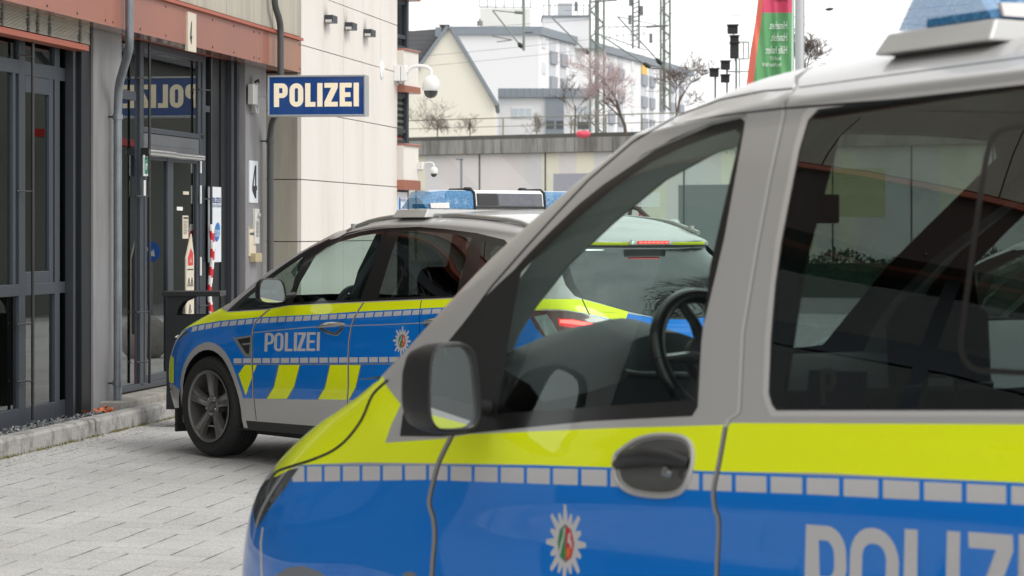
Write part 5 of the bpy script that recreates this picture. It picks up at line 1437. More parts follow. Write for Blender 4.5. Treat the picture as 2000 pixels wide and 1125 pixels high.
# stone cladding
mb = MB()
zj = [fz1 + .0]
WD = .2
wall_s0 = fS(588, WD); wall_s1 = fS(776, WD)
zjs = [-.2, .62, 1.39, 2.0, 2.68, 3.32, 3.86, 4.5, 5.15, 5.8, 6.45, 7.1, 7.75, 8.4, 9.05, 9.7, 10.35, 11.0]
vj = [wall_s0, fS(631, WD), fS(671, WD), fS(709, WD), fS(743, WD), wall_s1]
g = .0045
fbox(mb, wall_s0 + .02, wall_s1 - .01, -.4, WD - .035, -.2, 11.0, joint)
for a, b in zip(vj, vj[1:]):
    for z0, z1 in zip(zjs, zjs[1:]):
        o = rnd.uniform(-.002, .002); fbox(mb, a + g, b - g * .6, WD - .035, WD + o, z0 + g, z1 - g, stone)
mb.build('stone_wall', st)
mb = MB()
vj2 = [fS(x, WD) for x in (325, 384, 443, 496, 532, 588)]; a0 = vj2[0]; pre = []
while a0 > -12: a0 -= .92; pre.append(a0)
vj2 = pre[::-1] + vj2
zj2 = [fz1 + .012, 4.0, 4.65, 5.3, 5.8, 7.2, 7.8, 8.4, 9.0, 10.4, 11.0]
fbox(mb, -12, wall_s0 + .02, -.4, WD - .035, fz1 + .001, 11.0, joint)
darkw = mat('upper_window', srgb(40, 44, 48), .15, 0, var=.1, coat=.8)
for a, b in zip(vj2, vj2[1:]):
    for z0, z1 in zip(zj2, zj2[1:]):
        win = (abs(z0 - 5.8) < .01 or abs(z0 - 9.0) < .01) and int(a * 1.3) % 2 == 0 and a < 20
        fbox(mb, a + g, b - g, WD - .035, WD - (.02 if win else 0) + rnd.uniform(-.002, .002), z0 + g, z1 - g, darkw if win else stoneg)
mb.build('upper_cladding', st)
# return wall of the stone face (beige reveal) and recess with the side door
mb = MB()
zr = [.0, .62, 1.39, 2.0, 2.68, fz0]
for z0, z1 in zip(zr, zr[1:]): fbox(mb, wall_s0 - .012, wall_s0 + .012, -.34, WD - .037, z0 + g, z1 - g, stoneg)
fbox(mb, wall_s0 + .01, wall_s0 + .05, -.36, WD - .04, 0, fz0, joint)
mb.build('reveal', st)
dr = MB()
pbox(dr, 520, 552, -.40, -.335, .0, fz0, anthd, at=-.335)
sdr = dr.build('side_door', st)
framebars('door_frame', [(524,531,-.34,-.26,.0,fz0),(541,550,-.34,-.24,.0,fz0),(524,550,-.34,-.27,fZ(537,288,-.27),fZ(537,275,-.27)),(531,541,-.33,-.29,fZ(537,300,-.29),fZ(537,293,-.29))], anth, sdr)
for y in (333, 377, 500):
    mb = MB(); mb.tube([fP(fS(543,-.22), -.22, fZ(543, y + 17, -.22)), fP(fS(543,-.22), -.22, fZ(543, y - 17, -.22))], .012, mwhite, 10); mb.build('hinge', sdr, smooth=True)
pane('pane', 531, 541, .3, 2.2, sdr, g_build, d=-.30)
# concrete door step
mb = MB(); stp = mat('step_concrete', (.33, .315, .28, 1), .85, var=.25, scale=10, bump=.4, bscale=90, dirt=(.15, .14, .12, 1), dirtscale=4)
fbox(mb, fS(238, .17), fS(560, .17), -.4, .17, .02, .176, stp)
tag(mb.build('door_step', bevel=.01), 'worn concrete door step below the entrance door', 'step')
# ----- oriel bay beyond the stone wall
BO = fP(wall_s1 - .0, WD - .05, 0)
def bP(a, d, z):   # a along the bay (right/away), d outwards, in its own slightly turned plane
    ux, uy = .27, .963; return (BO[0] + ux * a + .963 * d, BO[1] + uy * a - .27 * d, z)
def bbox(mb, a0, a1, d0, d1, z0, z1, m):
    mb.hexa([bP(a0, d0, z0), bP(a0, d1, z0), bP(a1, d1, z0), bP(a1, d0, z0), bP(a0, d0, z1), bP(a0, d1, z1), bP(a1, d1, z1), bP(a1, d0, z1)], m)
Yb = BO[1]
zb = lambda y: EYE - (y - HY) * (Yb + .5) / FP
by = thing('oriel_wing', 'cream and terracotta oriel wing with stacked dark windows behind the stone wall', 'building', bP(1, 0, 0))
mb = MB()
for y0, y1 in ((104, 171), (287, 353), (-90, -10)): bbox(mb, .0, .56, -1.5, .13, zb(y1), zb(y0), stone)
bbox(mb, .0, .5, -1.5, -.1, -.2, zb(-200), joint)
mb.build('spandrel', by, bevel=.004)
mb = MB()
for y0, y1 in ((100, 104), (171, 184), (283, 287), (353, 372), (-10, 3)): bbox(mb, .0, .58, -1.5, .15, zb(y1), zb(y0), terra)
mb.build('terracotta_band', by, bevel=.003)
for y0, y1 in ((3, 100), (184, 283)):
    mb = MB(); z0, z1 = zb(y1), zb(y0)
    for a0, a1 in ((.0, .03), (.42, .50)): bbox(mb, a0, a1, -.1, .03, z0, z1, frame)
    for zz in (z0, z0 + (z1 - z0) * .22, z1 - .05): bbox(mb, .03, .42, -.1, .02, zz, zz + .045, frame)
    wf = mb.build('window_frame', by)
    mb = MB(); mb.add([bP(.03, .0, z0), bP(.42, .0, z0), bP(.42, .0, z1), bP(.03, .0, z1)], [(0, 1, 2, 3)], g_build); mb.build('pane', wf, fix=False)
    if y0 > 100:
        mb = MB()
        for k in range(9): z = z1 - .06 - k * .07; bbox(mb, .03, .42, -.03, -.01, z, z + .03, slatm)
        mb.build('blind', wf)
mb = MB(); bbox(mb, 0, .5, -1.5, .03, -.2, zb(372), anthd); mb.build('ground_floor', by)
mb = MB(); z0, z1 = zb(440), zb(376); bbox(mb, .03, .40, .03, .045, z0, z1, white_p)
F = lambda a, b, t: bP(.03 + a * .37, .045 + t, z0 + b * (z1 - z0))
text_mesh(mb, 'POLIZEI', lambda a, b, t: F(.30 + a, .72 + b, t), .1, navy, width=.5)
el = [(.2 + .1 * math.cos(t), .6 + .25 * math.sin(t)) for t in np.linspace(0, 6.28, 20)[:-1]]
mb.add([F(a, b, .002) for a, b in el], [tuple(range(len(el)))], azure)
tag(mb.build('wing_poster'), 'white poster with blue oval on the ground floor of the oriel wing', 'poster')
# ----- pipes
def pipe(name, pts, r, m, label, clamps, rings=True):
    mb = MB(); P = [Vector(p) for p in pts]; out = []
    for i, p in enumerate(P):
        if 0 < i < len(P) - 1:
            a = (P[i - 1] - p); b = (P[i + 1] - p); k = min(.09, a.length * .4, b.length * .4); a.normalize(); b.normalize()
            for t in (0, .25, .5, .75, 1): out.append(((1 - t) ** 2) * (p + a * k) + 2 * t * (1 - t) * p + t * t * (p + b * k))
        else: out.append(p)
    mb.tube(out, r, m, 20)
    root = thing(name, label, 'pipe', P[-1])
    mb.build('pipe', root, smooth=True)
    for c, d in clamps:
        mb = MB(); mb.lathe([(r + .001, -.02), (r + .008, -.02), (r + .008, .02), (r + .001, .02)], c, (0, 0, 1), m, 20)
        mb.tube([c, d], .008, blacktrim, 8); mb.lathe([(.018, 0), (.018, .01), (0, .01)], d, Vector(c) - Vector(d), blacktrim, 10)
        mb.build('pipe_clamp', root, smooth=True, angle=40)
    return root
def pp(x, y, d): s = fS(x, d); return Vector(fP(s, d, fZ(x, y, d)))
r1 = .033
A = pp(230, 790, .07); B = pp(230, 212, .07); Cc = pp(232, 165, .09); D = pp(253, 95, .26); E = pp(254, -60, .26)
B = Vector((A.x, A.y, B.z)); E = Vector((D.x, D.y, 10.9))
pipe('downpipe', [E, D, Cc, B, A], r1, galv, 'pale galvanised downpipe with a kink in front of the grey column', [(Vector((A.x, A.y, 2.385)), Vector((A.x - .13, A.y - .01, 2.385))), (Vector((A.x, A.y, .31)), Vector((A.x - .13, A.y - .01, .31)))])
A = pp(528, 640, .09); B = pp(528, 262, .09); Cc = pp(531, 240, .12); C2 = pp(548, 205, .27); D = pp(548.5, 45, .27); E2 = pp(535, 8, .235 + .17); E = pp(534, -60, .40)
B = Vector((A.x, A.y, B.z)); D = Vector((C2.x, C2.y, D.z)); A.z = .1
D2 = pp(536, 8, .27); E = Vector((D2.x, D2.y, 10.9))
pipe('downpipe', [E, D2, D, C2, Cc, B, A], .031, dpipe, 'dark grey downpipe running behind the hanging POLIZEI sign', [(Vector((A.x, A.y, 2.35)), Vector((A.x - .12, A.y - .02, 2.35)))])
# ----- hanging sign
sg = thing('police_sign', 'blue illuminated box sign reading POLIZEI projecting from the grey column', 'sign', (at(522, 228, 24.9)))
YS = 24.9
def sx(x, y, Y=YS): return at(x, y, Y)
Lx, Rx = (522 - CX) / FP * YS, (716 - CX) / FP * YS; zb_, zt2 = sx(0, 228)[2], sx(0, 147.5)[2]
alu = mat('sign_aluminium', srgb(182, 186, 188), .4, .3, var=.05, scale=4)
# sign stands square to the facade
SNx = Vector((.987, -.161, 0)); SFw = Vector((-.161, -.987, 0))
O_ = Vector((Lx, YS, 0)); Wd = (Rx - Lx) / .99
def sP(a, b, t): p = O_ + SNx * a + SFw * t; return (p.x, p.y, b)
mb = MB(); dep = .16
def sbox(a0, a1, z0, z1, t0, t1, m): mb.hexa([sP(a0, z0, t1), sP(a1, z0, t1), sP(a1, z0, t0), sP(a0, z0, t0), sP(a0, z1, t1), sP(a1, z1, t1), sP(a1, z1, t0), sP(a0, z1, t0)], m)
f = .018
sbox(0, Wd, zb_, zb_ + f, -dep, .0, alu); sbox(0, Wd, zt2 - f, zt2, -dep, .0, alu); sbox(0, f, zb_ + f, zt2 - f, -dep, 0, alu); sbox(Wd - f, Wd, zb_ + f, zt2 - f, -dep, 0, alu)
mb.build('frame', sg, bevel=.004)
mb = MB(); bluef = mat('sign_blue_face', srgb(14, 66, 130), .3, 0, var=.05, scale=3, coat=.6, emit=srgb(10, 60, 130), estr=.12)
sbox(f, Wd - f, zb_ + f, zt2 - f, -dep + .008, -.008, bluef); face = mb.build('face', sg)
lett = mat('sign_letter_cream', srgb(244, 232, 206), .4, 0, var=0, emit=srgb(255, 236, 200), estr=.18)
mb = MB(); Hl = (EYE - (163 - HY) * YS / FP) - (EYE - (209 - HY) * YS / FP); zl = EYE - (209 - HY) * YS / FP
W2, PW = word('POLIZEI', [.62, .62, .46, .235, .60, .54, .235], .085, .235)
a0 = (535 - 522) / FP * YS; sc = ((703 - 535) / FP * YS / .99) / (PW * Hl)
for x0, G, w_ in W2:
    flat_glyph(mb, G, lambda a, b, t, x0=x0: sP(a0 + (x0 + a) * Hl * sc, zl + b * Hl, -.006), lett)
mb.build('lettering', face, fix=False)
mb = MB()   # same words on the back face
for x0, G, w_ in W2: flat_glyph(mb, G, lambda a, b, t, x0=x0: sP(Wd - a0 - (x0 + a) * Hl * sc, zl + b * Hl, -dep + .006), lett)
mb.build('lettering', face, fix=False)
mb = MB(); sbox(-.17, 0.0, (zb_ + zt2) / 2 - .012, (zb_ + zt2) / 2 + .012, -.09, -.07, alu); mb.build('bracket_arm', sg)
# transformer box for the sign on the column
mb = MB(); lm = thing('sign_ballast', 'pale metal box with cables fixed to the grey column left of the sign', 'junction box', pp(501, 222, .02))
pbox(mb, 492, 500, 0, .02, fZ(497, 222), fZ(497, 152), mat('ballast_plate', srgb(140, 140, 138), .5, .2)); mb.build('back_plate', lm)
mb = MB(); pbox(mb, 495, 504, .02, .075, fZ(499, 207), fZ(499, 168), mat('ballast_white', srgb(196, 196, 192), .45, .1)); mb.build('housing', lm, bevel=.004)
mb = MB(); mb.tube([pp(499, 160, .05), pp(504, 157, .09), pp(505, 160, .11)], .012, plast, 8)
mb.tube([pp(499, 208, .05), pp(501, 220, .06), pp(504, 222, .07), pp(505, 212, .07), pp(502, 208, .05)], .004, mwhite, 6); mb.build('cable', lm, smooth=True)
# plate 4, intercom, arrow sign, bell box
mb = MB(); d = .008; pbox(mb, 487.5, 504, 0, d, fZ(495, 396), fZ(495, 314), white_p)
s0, s1 = fS(487.5), fS(504); z0, z1 = fZ(495, 396), fZ(495, 314); Hq = (z1 - z0) * .78
flat_glyph(mb, glyph('4', .60, .16), lambda a, b, t: fP(s0 + (s1 - s0) * .2 + a * Hq * .95, d + .002, z0 + (z1 - z0) * .11 + b * Hq), ink)
tag(mb.build('house_number', bevel=.0), 'white house number 4 plate on the narrow grey column', 'sign')
ic = thing('intercom', 'slim white door intercom with camera eye on the grey column', 'intercom', pp(503, 476, 0))
mb = MB(); pbox(mb, 499, 507, 0, .03, fZ(503, 476), fZ(503, 408), mat('intercom_white', srgb(214, 214, 208), .4, .1)); mb.build('housing', ic, bevel=.004)
mb = MB(); c = pp(504, 421, .03); mb.lathe([(.022, 0), (.022, .02), (.012, .03), (0, .03)], c, (.987, -.161, 0), chrome, 16); mb.build('camera_eye', ic, smooth=True)
mb = MB()
for k in range(12): z = fZ(503, 434 + k * 2.6); pbox(mb, 500.5, 505.5, .03, .0315, z, z + .005, ink)
mb.build('speaker_grille', ic)
mb = MB(); s0, s1 = fS(484.5), fS(497.5); z0, z1 = fZ(491, 500), fZ(491, 441); fbox(mb, s0, s1, 0, .012, z0, z1, cream_p)
F = lambda a, b, t: fP(s0 + a * (s1 - s0), .012 + t, z0 + b * (z1 - z0))
mb.add([F(.1, .70, .002), F(.6, .70, .002), F(.6, .66, .002), F(.92, .735, .002), F(.6, .81, .002), F(.6, .77, .002), F(.1, .77, .002)], [(0, 1, 2, 3, 4, 5, 6)], ink)
fbox(mb, s0, s1, .0121, .0128, z1 - .03, z1 + .0, mat('tape', srgb(150, 145, 132), .3, 0, var=.2, scale=30))
tag(mb.build('arrow_notice'), 'cream taped notice with black arrow on the grey column', 'notice')
mb = MB(); pbox(mb, 499.5, 512, .0, .06, fZ(505, 511), fZ(505, 494), mat('bell_box', srgb(176, 162, 128), .5, 0, var=.08)); tag(mb.build('bell_box', bevel=.004), 'small beige box below the intercom on the grey column', 'box')
mb = MB(); pbox(mb, 520.5, 524, -.3, -.29, fZ(522, 413, -.29), fZ(522, 394, -.29), greenm) ; tag(mb.build('green_sticker'), 'tiny green sticker on the side door beside the dark pipe', 'sticker')
# red-white barrier tape round a rod
mb = MB(); s = fS(412.5, -.036); zA, zB = .36, fZ(413, 438, -.036); nT = 60; tw = []
for k in range(nT + 1):
    z = zA + (zB - zA) * k / nT; bend = .012 * math.sin(k * .16)
    for j in range(10):
        a = 2 * math.pi * j / 10; p = Vector(fP(s, -.036, z)); tw.append(p + Vector((math.cos(a) * .021 + bend, math.sin(a) * .021, 0)))
fr_, fw = [], []
for k in range(nT):
    for j in range(10):
        q_ = (k * 10 + j, k * 10 + (j + 1) % 10, (k + 1) * 10 + (j + 1) % 10, (k + 1) * 10 + j)
        (fr_ if ((k + j * .55) % 8) < 4 else fw).append(q_)
mb.add(tw, fr_, mat('tape_red', srgb(205, 40, 48), .5, 0, var=.06)); mb.add(tw, fw, mat('tape_white', srgb(228, 226, 224), .5, 0, var=.04))
tag(mb.build('barrier_tape', smooth=False, fix=False), 'red and white barrier tape wound round the rod by the poster', 'barrier tape')
# ----- litter bin
bn = thing('litter_bin', 'black metal litter bin with flat roof in front of the entrance', 'litter bin', at(385, 800, 20.3))
Yb0 = 20.3
def bx(x0, x1, y0, y1, Y0, Y1, m, mb): 
    X0, X1 = (x0 - CX) / FP * Y0, (x1 - CX) / FP * Y0; z1, z0 = EYE - (y0 - HY) * Y0 / FP, EYE - (y1 - HY) * Y0 / FP
    mb.box(X0, Y0, z0, X1, Y1, z1, m)
bm_ = mat('bin_black', srgb(20, 22, 26), .45, .2, var=.08)
mb = MB(); bx(316, 430, 569.5, 579, Yb0, Yb0 + .42, bm_, mb); mb.build('lid', bn, bevel=.003)
mb = MB()
X0, X1 = (325 - CX) / FP * Yb0, (420 - CX) / FP * Yb0; zt3 = EYE - (579 - HY) * Yb0 / FP; zc = EYE - (616 - HY) * Yb0 / FP; z2 = EYE - (800 - HY) * Yb0 / FP
# front plate with bowed neck
outl_ = [(X0 - .005, z2), (X1 + .02, z2), (X1 + .02, zc), (X0 + .075, zc), (X0 + .085, zc + .05), (X0 + .12, zt3 - .045), (X0 + .17, zt3 - .02), (X0 + .22, zt3), (X0 + .005, zt3), (X0 + .005, zc)]
mb.prism(outl_, lambda a, b, t: (a, Yb0 + .02 + t, b), 0, .012, bm_)
mb.prism(outl_, lambda a, b, t: (a, Yb0 + .36 + t, b), 0, .012, bm_)
mb.box(X0 - .004, Yb0 + .032, z2, X0 + .012, Yb0 + .36, zc, bm_); mb.box(X1, Yb0 + .032, z2, X1 + .016, Yb0 + .36, zc, bm_)
mb.box(X0 + .012, Yb0 + .033, z2, X1, Yb0 + .359, z2 + .01, bm_)
mb.build('body', bn)
mb = MB(); xh, zh = (352 - CX) / FP * Yb0, EYE - (650 - HY) * Yb0 / FP
el = [(xh + .055 * math.cos(t), zh + .03 * math.sin(t)) for t in np.linspace(0, 6.28, 20)[:-1]]
mb.add([(a, Yb0 + .017, b) for a, b in el], [tuple(range(19))], roomd); mb.build('ash_opening', bn, fix=False)
mb = MB(); mb.add([(xh - .045, Yb0 + .012, zh - .035), (xh + .03, Yb0 + .010, zh - .04), (xh + .05, Yb0 + .012, zh - .01), (xh + .0, Yb0 + .008, zh - .012), (xh - .03, Yb0 + .010, zh - .022)], [(0, 1, 3, 4), (1, 2, 3)], mwhite)
tag(mb.build('paper_scrap', fix=False), 'crumpled white paper sticking out of the black litter bin', 'paper')
# ----- spot lamps, disc and cameras on the stone wall
nF = Vector((.987, -.161, 0))
for x, y in ((640, 39), (679, 53), (716, 66)):
    t_ = thing('wall_spotlight', {640: 'left one of three square spotlights high on the stone wall', 679: 'middle one of three square spotlights high on the stone wall', 716: 'right one of three square spotlights high on the stone wall'}[x], 'spotlight', pp(x, y, WD), 'square spotlights on the stone wall')
    s = fS(x, WD); z = fZ(x, y, WD); mb = MB(); fbox(mb, s - .16, s + .06, WD + .002, WD + .09, z - .035, z + .04, anth); mb.build('housing', t_, bevel=.003)
    mb = MB(); fbox(mb, s - .19, s - .161, WD + .02, WD + .08, z - .037, z - .01, mat('lamp_diffuser', srgb(200, 200, 196), .4, 0)); mb.build('diffuser', t_)
    mb = MB(); stn = mat('rust_stain', srgb(168, 160, 150), .8, 0, var=.1)
def stain_mat():
    m, nt, out = newmat('wall_stain'); b = N(nt, 'ShaderNodeBsdfPrincipled'); b.inputs['Base Color'].default_value = (.22, .19, .17, 1); b.inputs['Roughness'].default_value = .8
    tc = N(nt, 'ShaderNodeTexCoord'); ns = N(nt, 'ShaderNodeTexNoise', i_Scale=9.0, i_Detail=6.0); mp = N(nt, 'ShaderNodeMapping'); mp.inputs['Scale'].default_value = (4, 4, .6)
    nt.links.new(tc.outputs['Object'], mp.inputs[0]); nt.links.new(mp.outputs[0], ns.inputs['Vector'])
    uv = N(nt, 'ShaderNodeUVMap'); sp = N(nt, 'ShaderNodeSeparateXYZ'); nt.links.new(uv.outputs[0], sp.inputs[0])
    ex = math_n(nt, 'MULTIPLY', math_n(nt, 'MULTIPLY', sp.outputs[0], math_n(nt, 'SUBTRACT', 1.0, sp.outputs[0])), 4.0)
    ey = math_n(nt, 'MULTIPLY', sp.outputs[1], sp.outputs[1])
    a = math_n(nt, 'MULTIPLY', math_n(nt, 'MULTIPLY', ex, ey), math_n(nt, 'MULTIPLY_ADD', ns.outputs['Fac'], 2.0, -.5)); a = math_n(nt, 'MINIMUM', math_n(nt, 'MAXIMUM', math_n(nt, 'MULTIPLY', a, .8), 0.), .62)
    nt.links.new(a, b.inputs['Alpha']); nt.links.new(b.outputs[0], out.inputs[0]); return m
stm = stain_mat()
def stain(s0, s1, z0, z1, up):
    me = bpy.data.meshes.new('streak'); og = ORG[st]
    P = [fP(s0, WD + .004, z0), fP(s1, WD + .004, z0), fP(s1, WD + .004, z1), fP(s0, WD + .004, z1)]
    me.from_pydata([tuple(Vector(p) - og) for p in P], [], [(0, 1, 2, 3)]); uvl = me.uv_layers.new(name='UVMap')
    uv = [(0, 0), (1, 0), (1, 1), (0, 1)] if not up else [(0, 1), (1, 1), (1, 0), (0, 0)]
    for i, u in enumerate(uv): uvl.data[i].uv = u
    me.materials.append(stm); o = bpy.data.objects.new('streak', me); COL.objects.link(o); o.parent = st
for x, y in ((640, 39), (679, 53), (716, 66)):
    s = fS(x, WD); z = fZ(x, y, WD)
    stain(s - .22, s - .04, z - .26, z - .03, False); stain(s - .2, s + .0, z + .03, z + .22, True)
mb = MB(); mb.lathe([(.10, 0), (.10, .012), (.08, .02), (0, .02)], pp(745, 137, WD), nF, mwhite, 24); tag(mb.build('round_cover', smooth=True), 'round white cover plate on the stone wall beside the camera', 'cover plate')
def dome(name, label, base, sc, out):
    """wall box, curved arm, dome; out = unit outward"""
    root = thing(name, label, 'camera', base); B = Vector(base); o = Vector(out)
    si = o.cross(Vector((0, 0, 1))).normalized()
    def hexo(mb, o0, o1, w, z0, z1, m):
        mb.hexa([B + o * o0 - si * w + Vector((0, 0, z0)), B + o * o1 - si * w + Vector((0, 0, z0)), B + o * o1 + si * w + Vector((0, 0, z0)), B + o * o0 + si * w + Vector((0, 0, z0)),
                 B + o * o0 - si * w + Vector((0, 0, z1)), B + o * o1 - si * w + Vector((0, 0, z1)), B + o * o1 + si * w + Vector((0, 0, z1)), B + o * o0 + si * w + Vector((0, 0, z1))], m)
    mb = MB(); hexo(mb, 0, .085 * sc, .09 * sc, -.10 * sc, .11 * sc, mwhite); hexo(mb, .092 * sc, .16 * sc, .08 * sc, -.10 * sc, .11 * sc, mwhite); mb.build('wall_box', root, bevel=.006 * sc)
    mb = MB(); a = [B + o * (.16 * sc) + Vector((0, 0, .02 * sc))]
    for t in np.linspace(180, 10, 12): t = math.radians(t); a.append(B + o * ((.33 + .155 * math.cos(t)) * sc) + Vector((0, 0, (.03 + .07 * math.sin(t)) * sc)))
    a.append(B + o * (.485 * sc) + Vector((0, 0, -.04 * sc))); mb.tube(a, .024 * sc, mwhite, 12); mb.build('arm', root, smooth=True)
    mb = MB(); c = B + o * (.485 * sc) + Vector((0, 0, -.03 * sc))
    mb.lathe([(0, -.0), (.06 * sc, -.005 * sc), (.08 * sc, -.03 * sc), (.105 * sc, -.06 * sc), (.115 * sc, -.10 * sc), (.115 * sc, -.18 * sc), (.095 * sc, -.20 * sc), (.09 * sc, -.205 * sc)], c, (0, 0, 1), mwhite, 28); mb.build('dome_housing', root, smooth=True, angle=50)
    mb = MB(); mb.lathe([(.092 * sc, -.20 * sc), (.09 * sc, -.235 * sc), (.075 * sc, -.27 * sc), (.045 * sc, -.295 * sc), (0, -.305 * sc)], c, (0, 0, 1), mat('dome_glass', (.02, .02, .022, 1), .08, 0, var=0, coat=1.), 28); mb.build('dome_glass', root, smooth=True)
    mb = MB(); mb.tube([B + o * .03 * sc + Vector((0, 0, -.1 * sc)), B + o * .06 * sc + Vector((0, 0, -.15 * sc)), B + o * .12 * sc + Vector((0, 0, -.14 * sc)), B + o * .12 * sc + Vector((0, 0, -.1 * sc))], .006 * sc, blacktrim, 6); mb.build('cable', root, smooth=True)
    return root
dome('dome_camera', 'large white dome camera on a curved arm at the corner of the stone wall', fP(wall_s1 - .12, WD, fZ(776, 145, WD)), .86, (.987, -.161, 0))
dome('dome_camera', 'small white dome camera below the terracotta band of the oriel wing', bP(.54, .13, zb(324)), .40, (.963, -.27, 0))
# ================================================================== BACKGROUND
conc = mat('bridge_concrete', (.34, .33, .30, 1), .9, var=.35, scale=1.6, stretch=(1, 1, .10), dirt=(.10, .096, .086, 1), dirtscale=2.2)
concd = mat('dark_wet_concrete', (.12, .115, .10, 1), .9, var=.3, scale=2)
railm = mat('olive_railing', srgb(140, 142, 122), .6, .1, var=.1)
BD = Vector((.822, -.57, 0)).normalized(); BN = Vector((-BD.y, BD.x, 0)) * -1     # along bridge, towards viewer
B0 = Vector(((820 - CX) / FP * 155, 155, 0))
def gP(a, d, z): p = B0 + BD * a + BN * d; return (p.x, p.y, z)
def gbox(mb, a0, a1, d0, d1, z0, z1, m):
    mb.hexa([gP(a0, d0, z0), gP(a0, d1, z0), gP(a1, d1, z0), gP(a1, d0, z0), gP(a0, d0, z1), gP(a0, d1, z1), gP(a1, d1, z1), gP(a1, d0, z1)], m)
zy = lambda y, Y=155.: EYE - (y - HY) * Y / FP
br = thing('railway_bridge', 'weathered concrete railway viaduct with pastel painted wall panels in the background', 'bridge', gP(5, 0, 0))
A0, A1 = -14, 62
mb = MB(); gbox(mb, A0, A1, -9, .35, zy(303) , zy(276), conc); gbox(mb, A0, A1, -9, .1, zy(276), zy(268), concd)
a = A0
mb.build('parapet_beam', br)
mb = MB()
for k in range(30):
    a = A0 + 2.5 * k; gbox(mb, a, a + .03, .35, .36, zy(302), zy(277), concd)
mb.build('beam_joint', br)
cols = [srgb(214, 204, 204), srgb(206, 206, 214), srgb(220, 214, 214), srgb(224, 220, 190), srgb(222, 208, 212), srgb(228, 222, 190), srgb(206, 208, 218), srgb(232, 224, 186), srgb(214, 206, 214), srgb(168, 170, 180)]
def mural():
    m, nt, out = newmat('pastel_mural'); b = N(nt, 'ShaderNodeBsdfPrincipled'); b.inputs['Roughness'].default_value = .8
    tc = N(nt, 'ShaderNodeTexCoord'); mp = N(nt, 'ShaderNodeMapping'); mp.inputs['Rotation'].default_value = (0, 0, math.atan2(.57, .822)); nt.links.new(tc.outputs['Object'], mp.inputs[0])
    sp = N(nt, 'ShaderNodeSeparateXYZ'); nt.links.new(mp.outputs[0], sp.inputs[0])
    def band(w, sl):
        t = math_n(nt, 'ADD', sp.outputs[0], math_n(nt, 'MULTIPLY', sp.outputs[2], sl)); k = math_n(nt, 'FLOOR', math_n(nt, 'DIVIDE', t, w))
        wn = N(nt, 'ShaderNodeTexWhiteNoise'); wn.noise_dimensions = '1D'; nt.links.new(k, wn.inputs['W']); return wn.outputs['Value']
    r = N(nt, 'ShaderNodeValToRGB'); r.color_ramp.interpolation = 'CONSTANT'
    cs = [(.0, (.78, .73, .70)), (.2, (.75, .73, .72)), (.4, (.84, .80, .64)), (.55, (.80, .74, .71)), (.7, (.85, .81, .66)), (.85, (.74, .72, .71))]
    el = r.color_ramp.elements
    while len(el) < len(cs): el.new(.5)
    for e, (p, c) in zip(el, cs): e.position = p; e.color = (*c, 1)
    nt.links.new(band(1.17, 0), r.inputs[0])
    v = math_n(nt, 'MULTIPLY_ADD', band(1.9, 1.2), .10, .95)
    sc = nt.nodes.new('ShaderNodeVectorMath'); sc.operation = 'SCALE'; nt.links.new(r.outputs[0], sc.inputs[0]); nt.links.new(v, sc.inputs['Scale'])
    nt.links.new(sc.outputs[0], b.inputs['Base Color']); nt.links.new(b.outputs[0], out.inputs[0]); return m
mur = mural()
pw = 4.55
for k in range(-3, 14):
    a0 = -.35 + k * pw; mb = MB(); gbox(mb, a0 + .04, a0 + pw - .04, -.3, -.1, -.3, zy(303) - .02, mur); mb.build('mural_panel', br)
mb = MB(); gbox(mb, A0, A1, -1, -.31, -.3, zy(303), concd)
for k in range(-3, 14): a0 = -.35 + k * pw; gbox(mb, a0 - .035, a0 + .035, -.3, -.06, -.3, zy(303) - .02, concd)
mb.build('backing_wall', br)
greyp = mat('grey_mural_field', srgb(172, 172, 180), .85, 0, var=.05); greyd = mat('dark_mural_field', srgb(138, 142, 142), .85, 0, var=.05)
for a_, b_, z_, t_, m_ in ((9.3, 12.6, -.2, zy(338, 148), greyp), (17.5, 21.5, -.2, zy(360, 143), greyd), (24.2, 30, 2.2, zy(330, 140), mat('olive_mural_field', srgb(206, 206, 160), .85, 0, var=.05))):
    mb = MB(); gbox(mb, a_, b_, -.1, -.085, z_, t_, m_); mb.build('mural_field', br)
# railing
rl = thing('bridge_railing', 'thin olive steel railing along the top of the railway viaduct', 'railing', gP(5, 0, zy(270)))
z0 = zy(268); z1 = z0 + .98
mb = MB(); mb.tube([gP(A0, .0, z1), gP(A1, .0, z1)], .035, railm, 6); mb.build('top_rail', rl)
mb = MB(); mb.tube([gP(A0, .0, z0 + .5), gP(A1, .0, z0 + .5)], .022, railm, 6); mb.build('middle_rail', rl)
for k in range(33):
    mb = MB(); a = A0 + 1.35 + 2.32 * k; mb.box(gP(a, 0, 0)[0] - .04, gP(a, 0, 0)[1] - .04, z0 - .2, gP(a, 0, 0)[0] + .04, gP(a, 0, 0)[1] + .04, z1, railm); mb.build('post', rl)
mb = MB(); gbox(mb, -14, 62, -300, -9, -.3, zy(274), concd); tag(mb.build('embankment'), kind='structure')
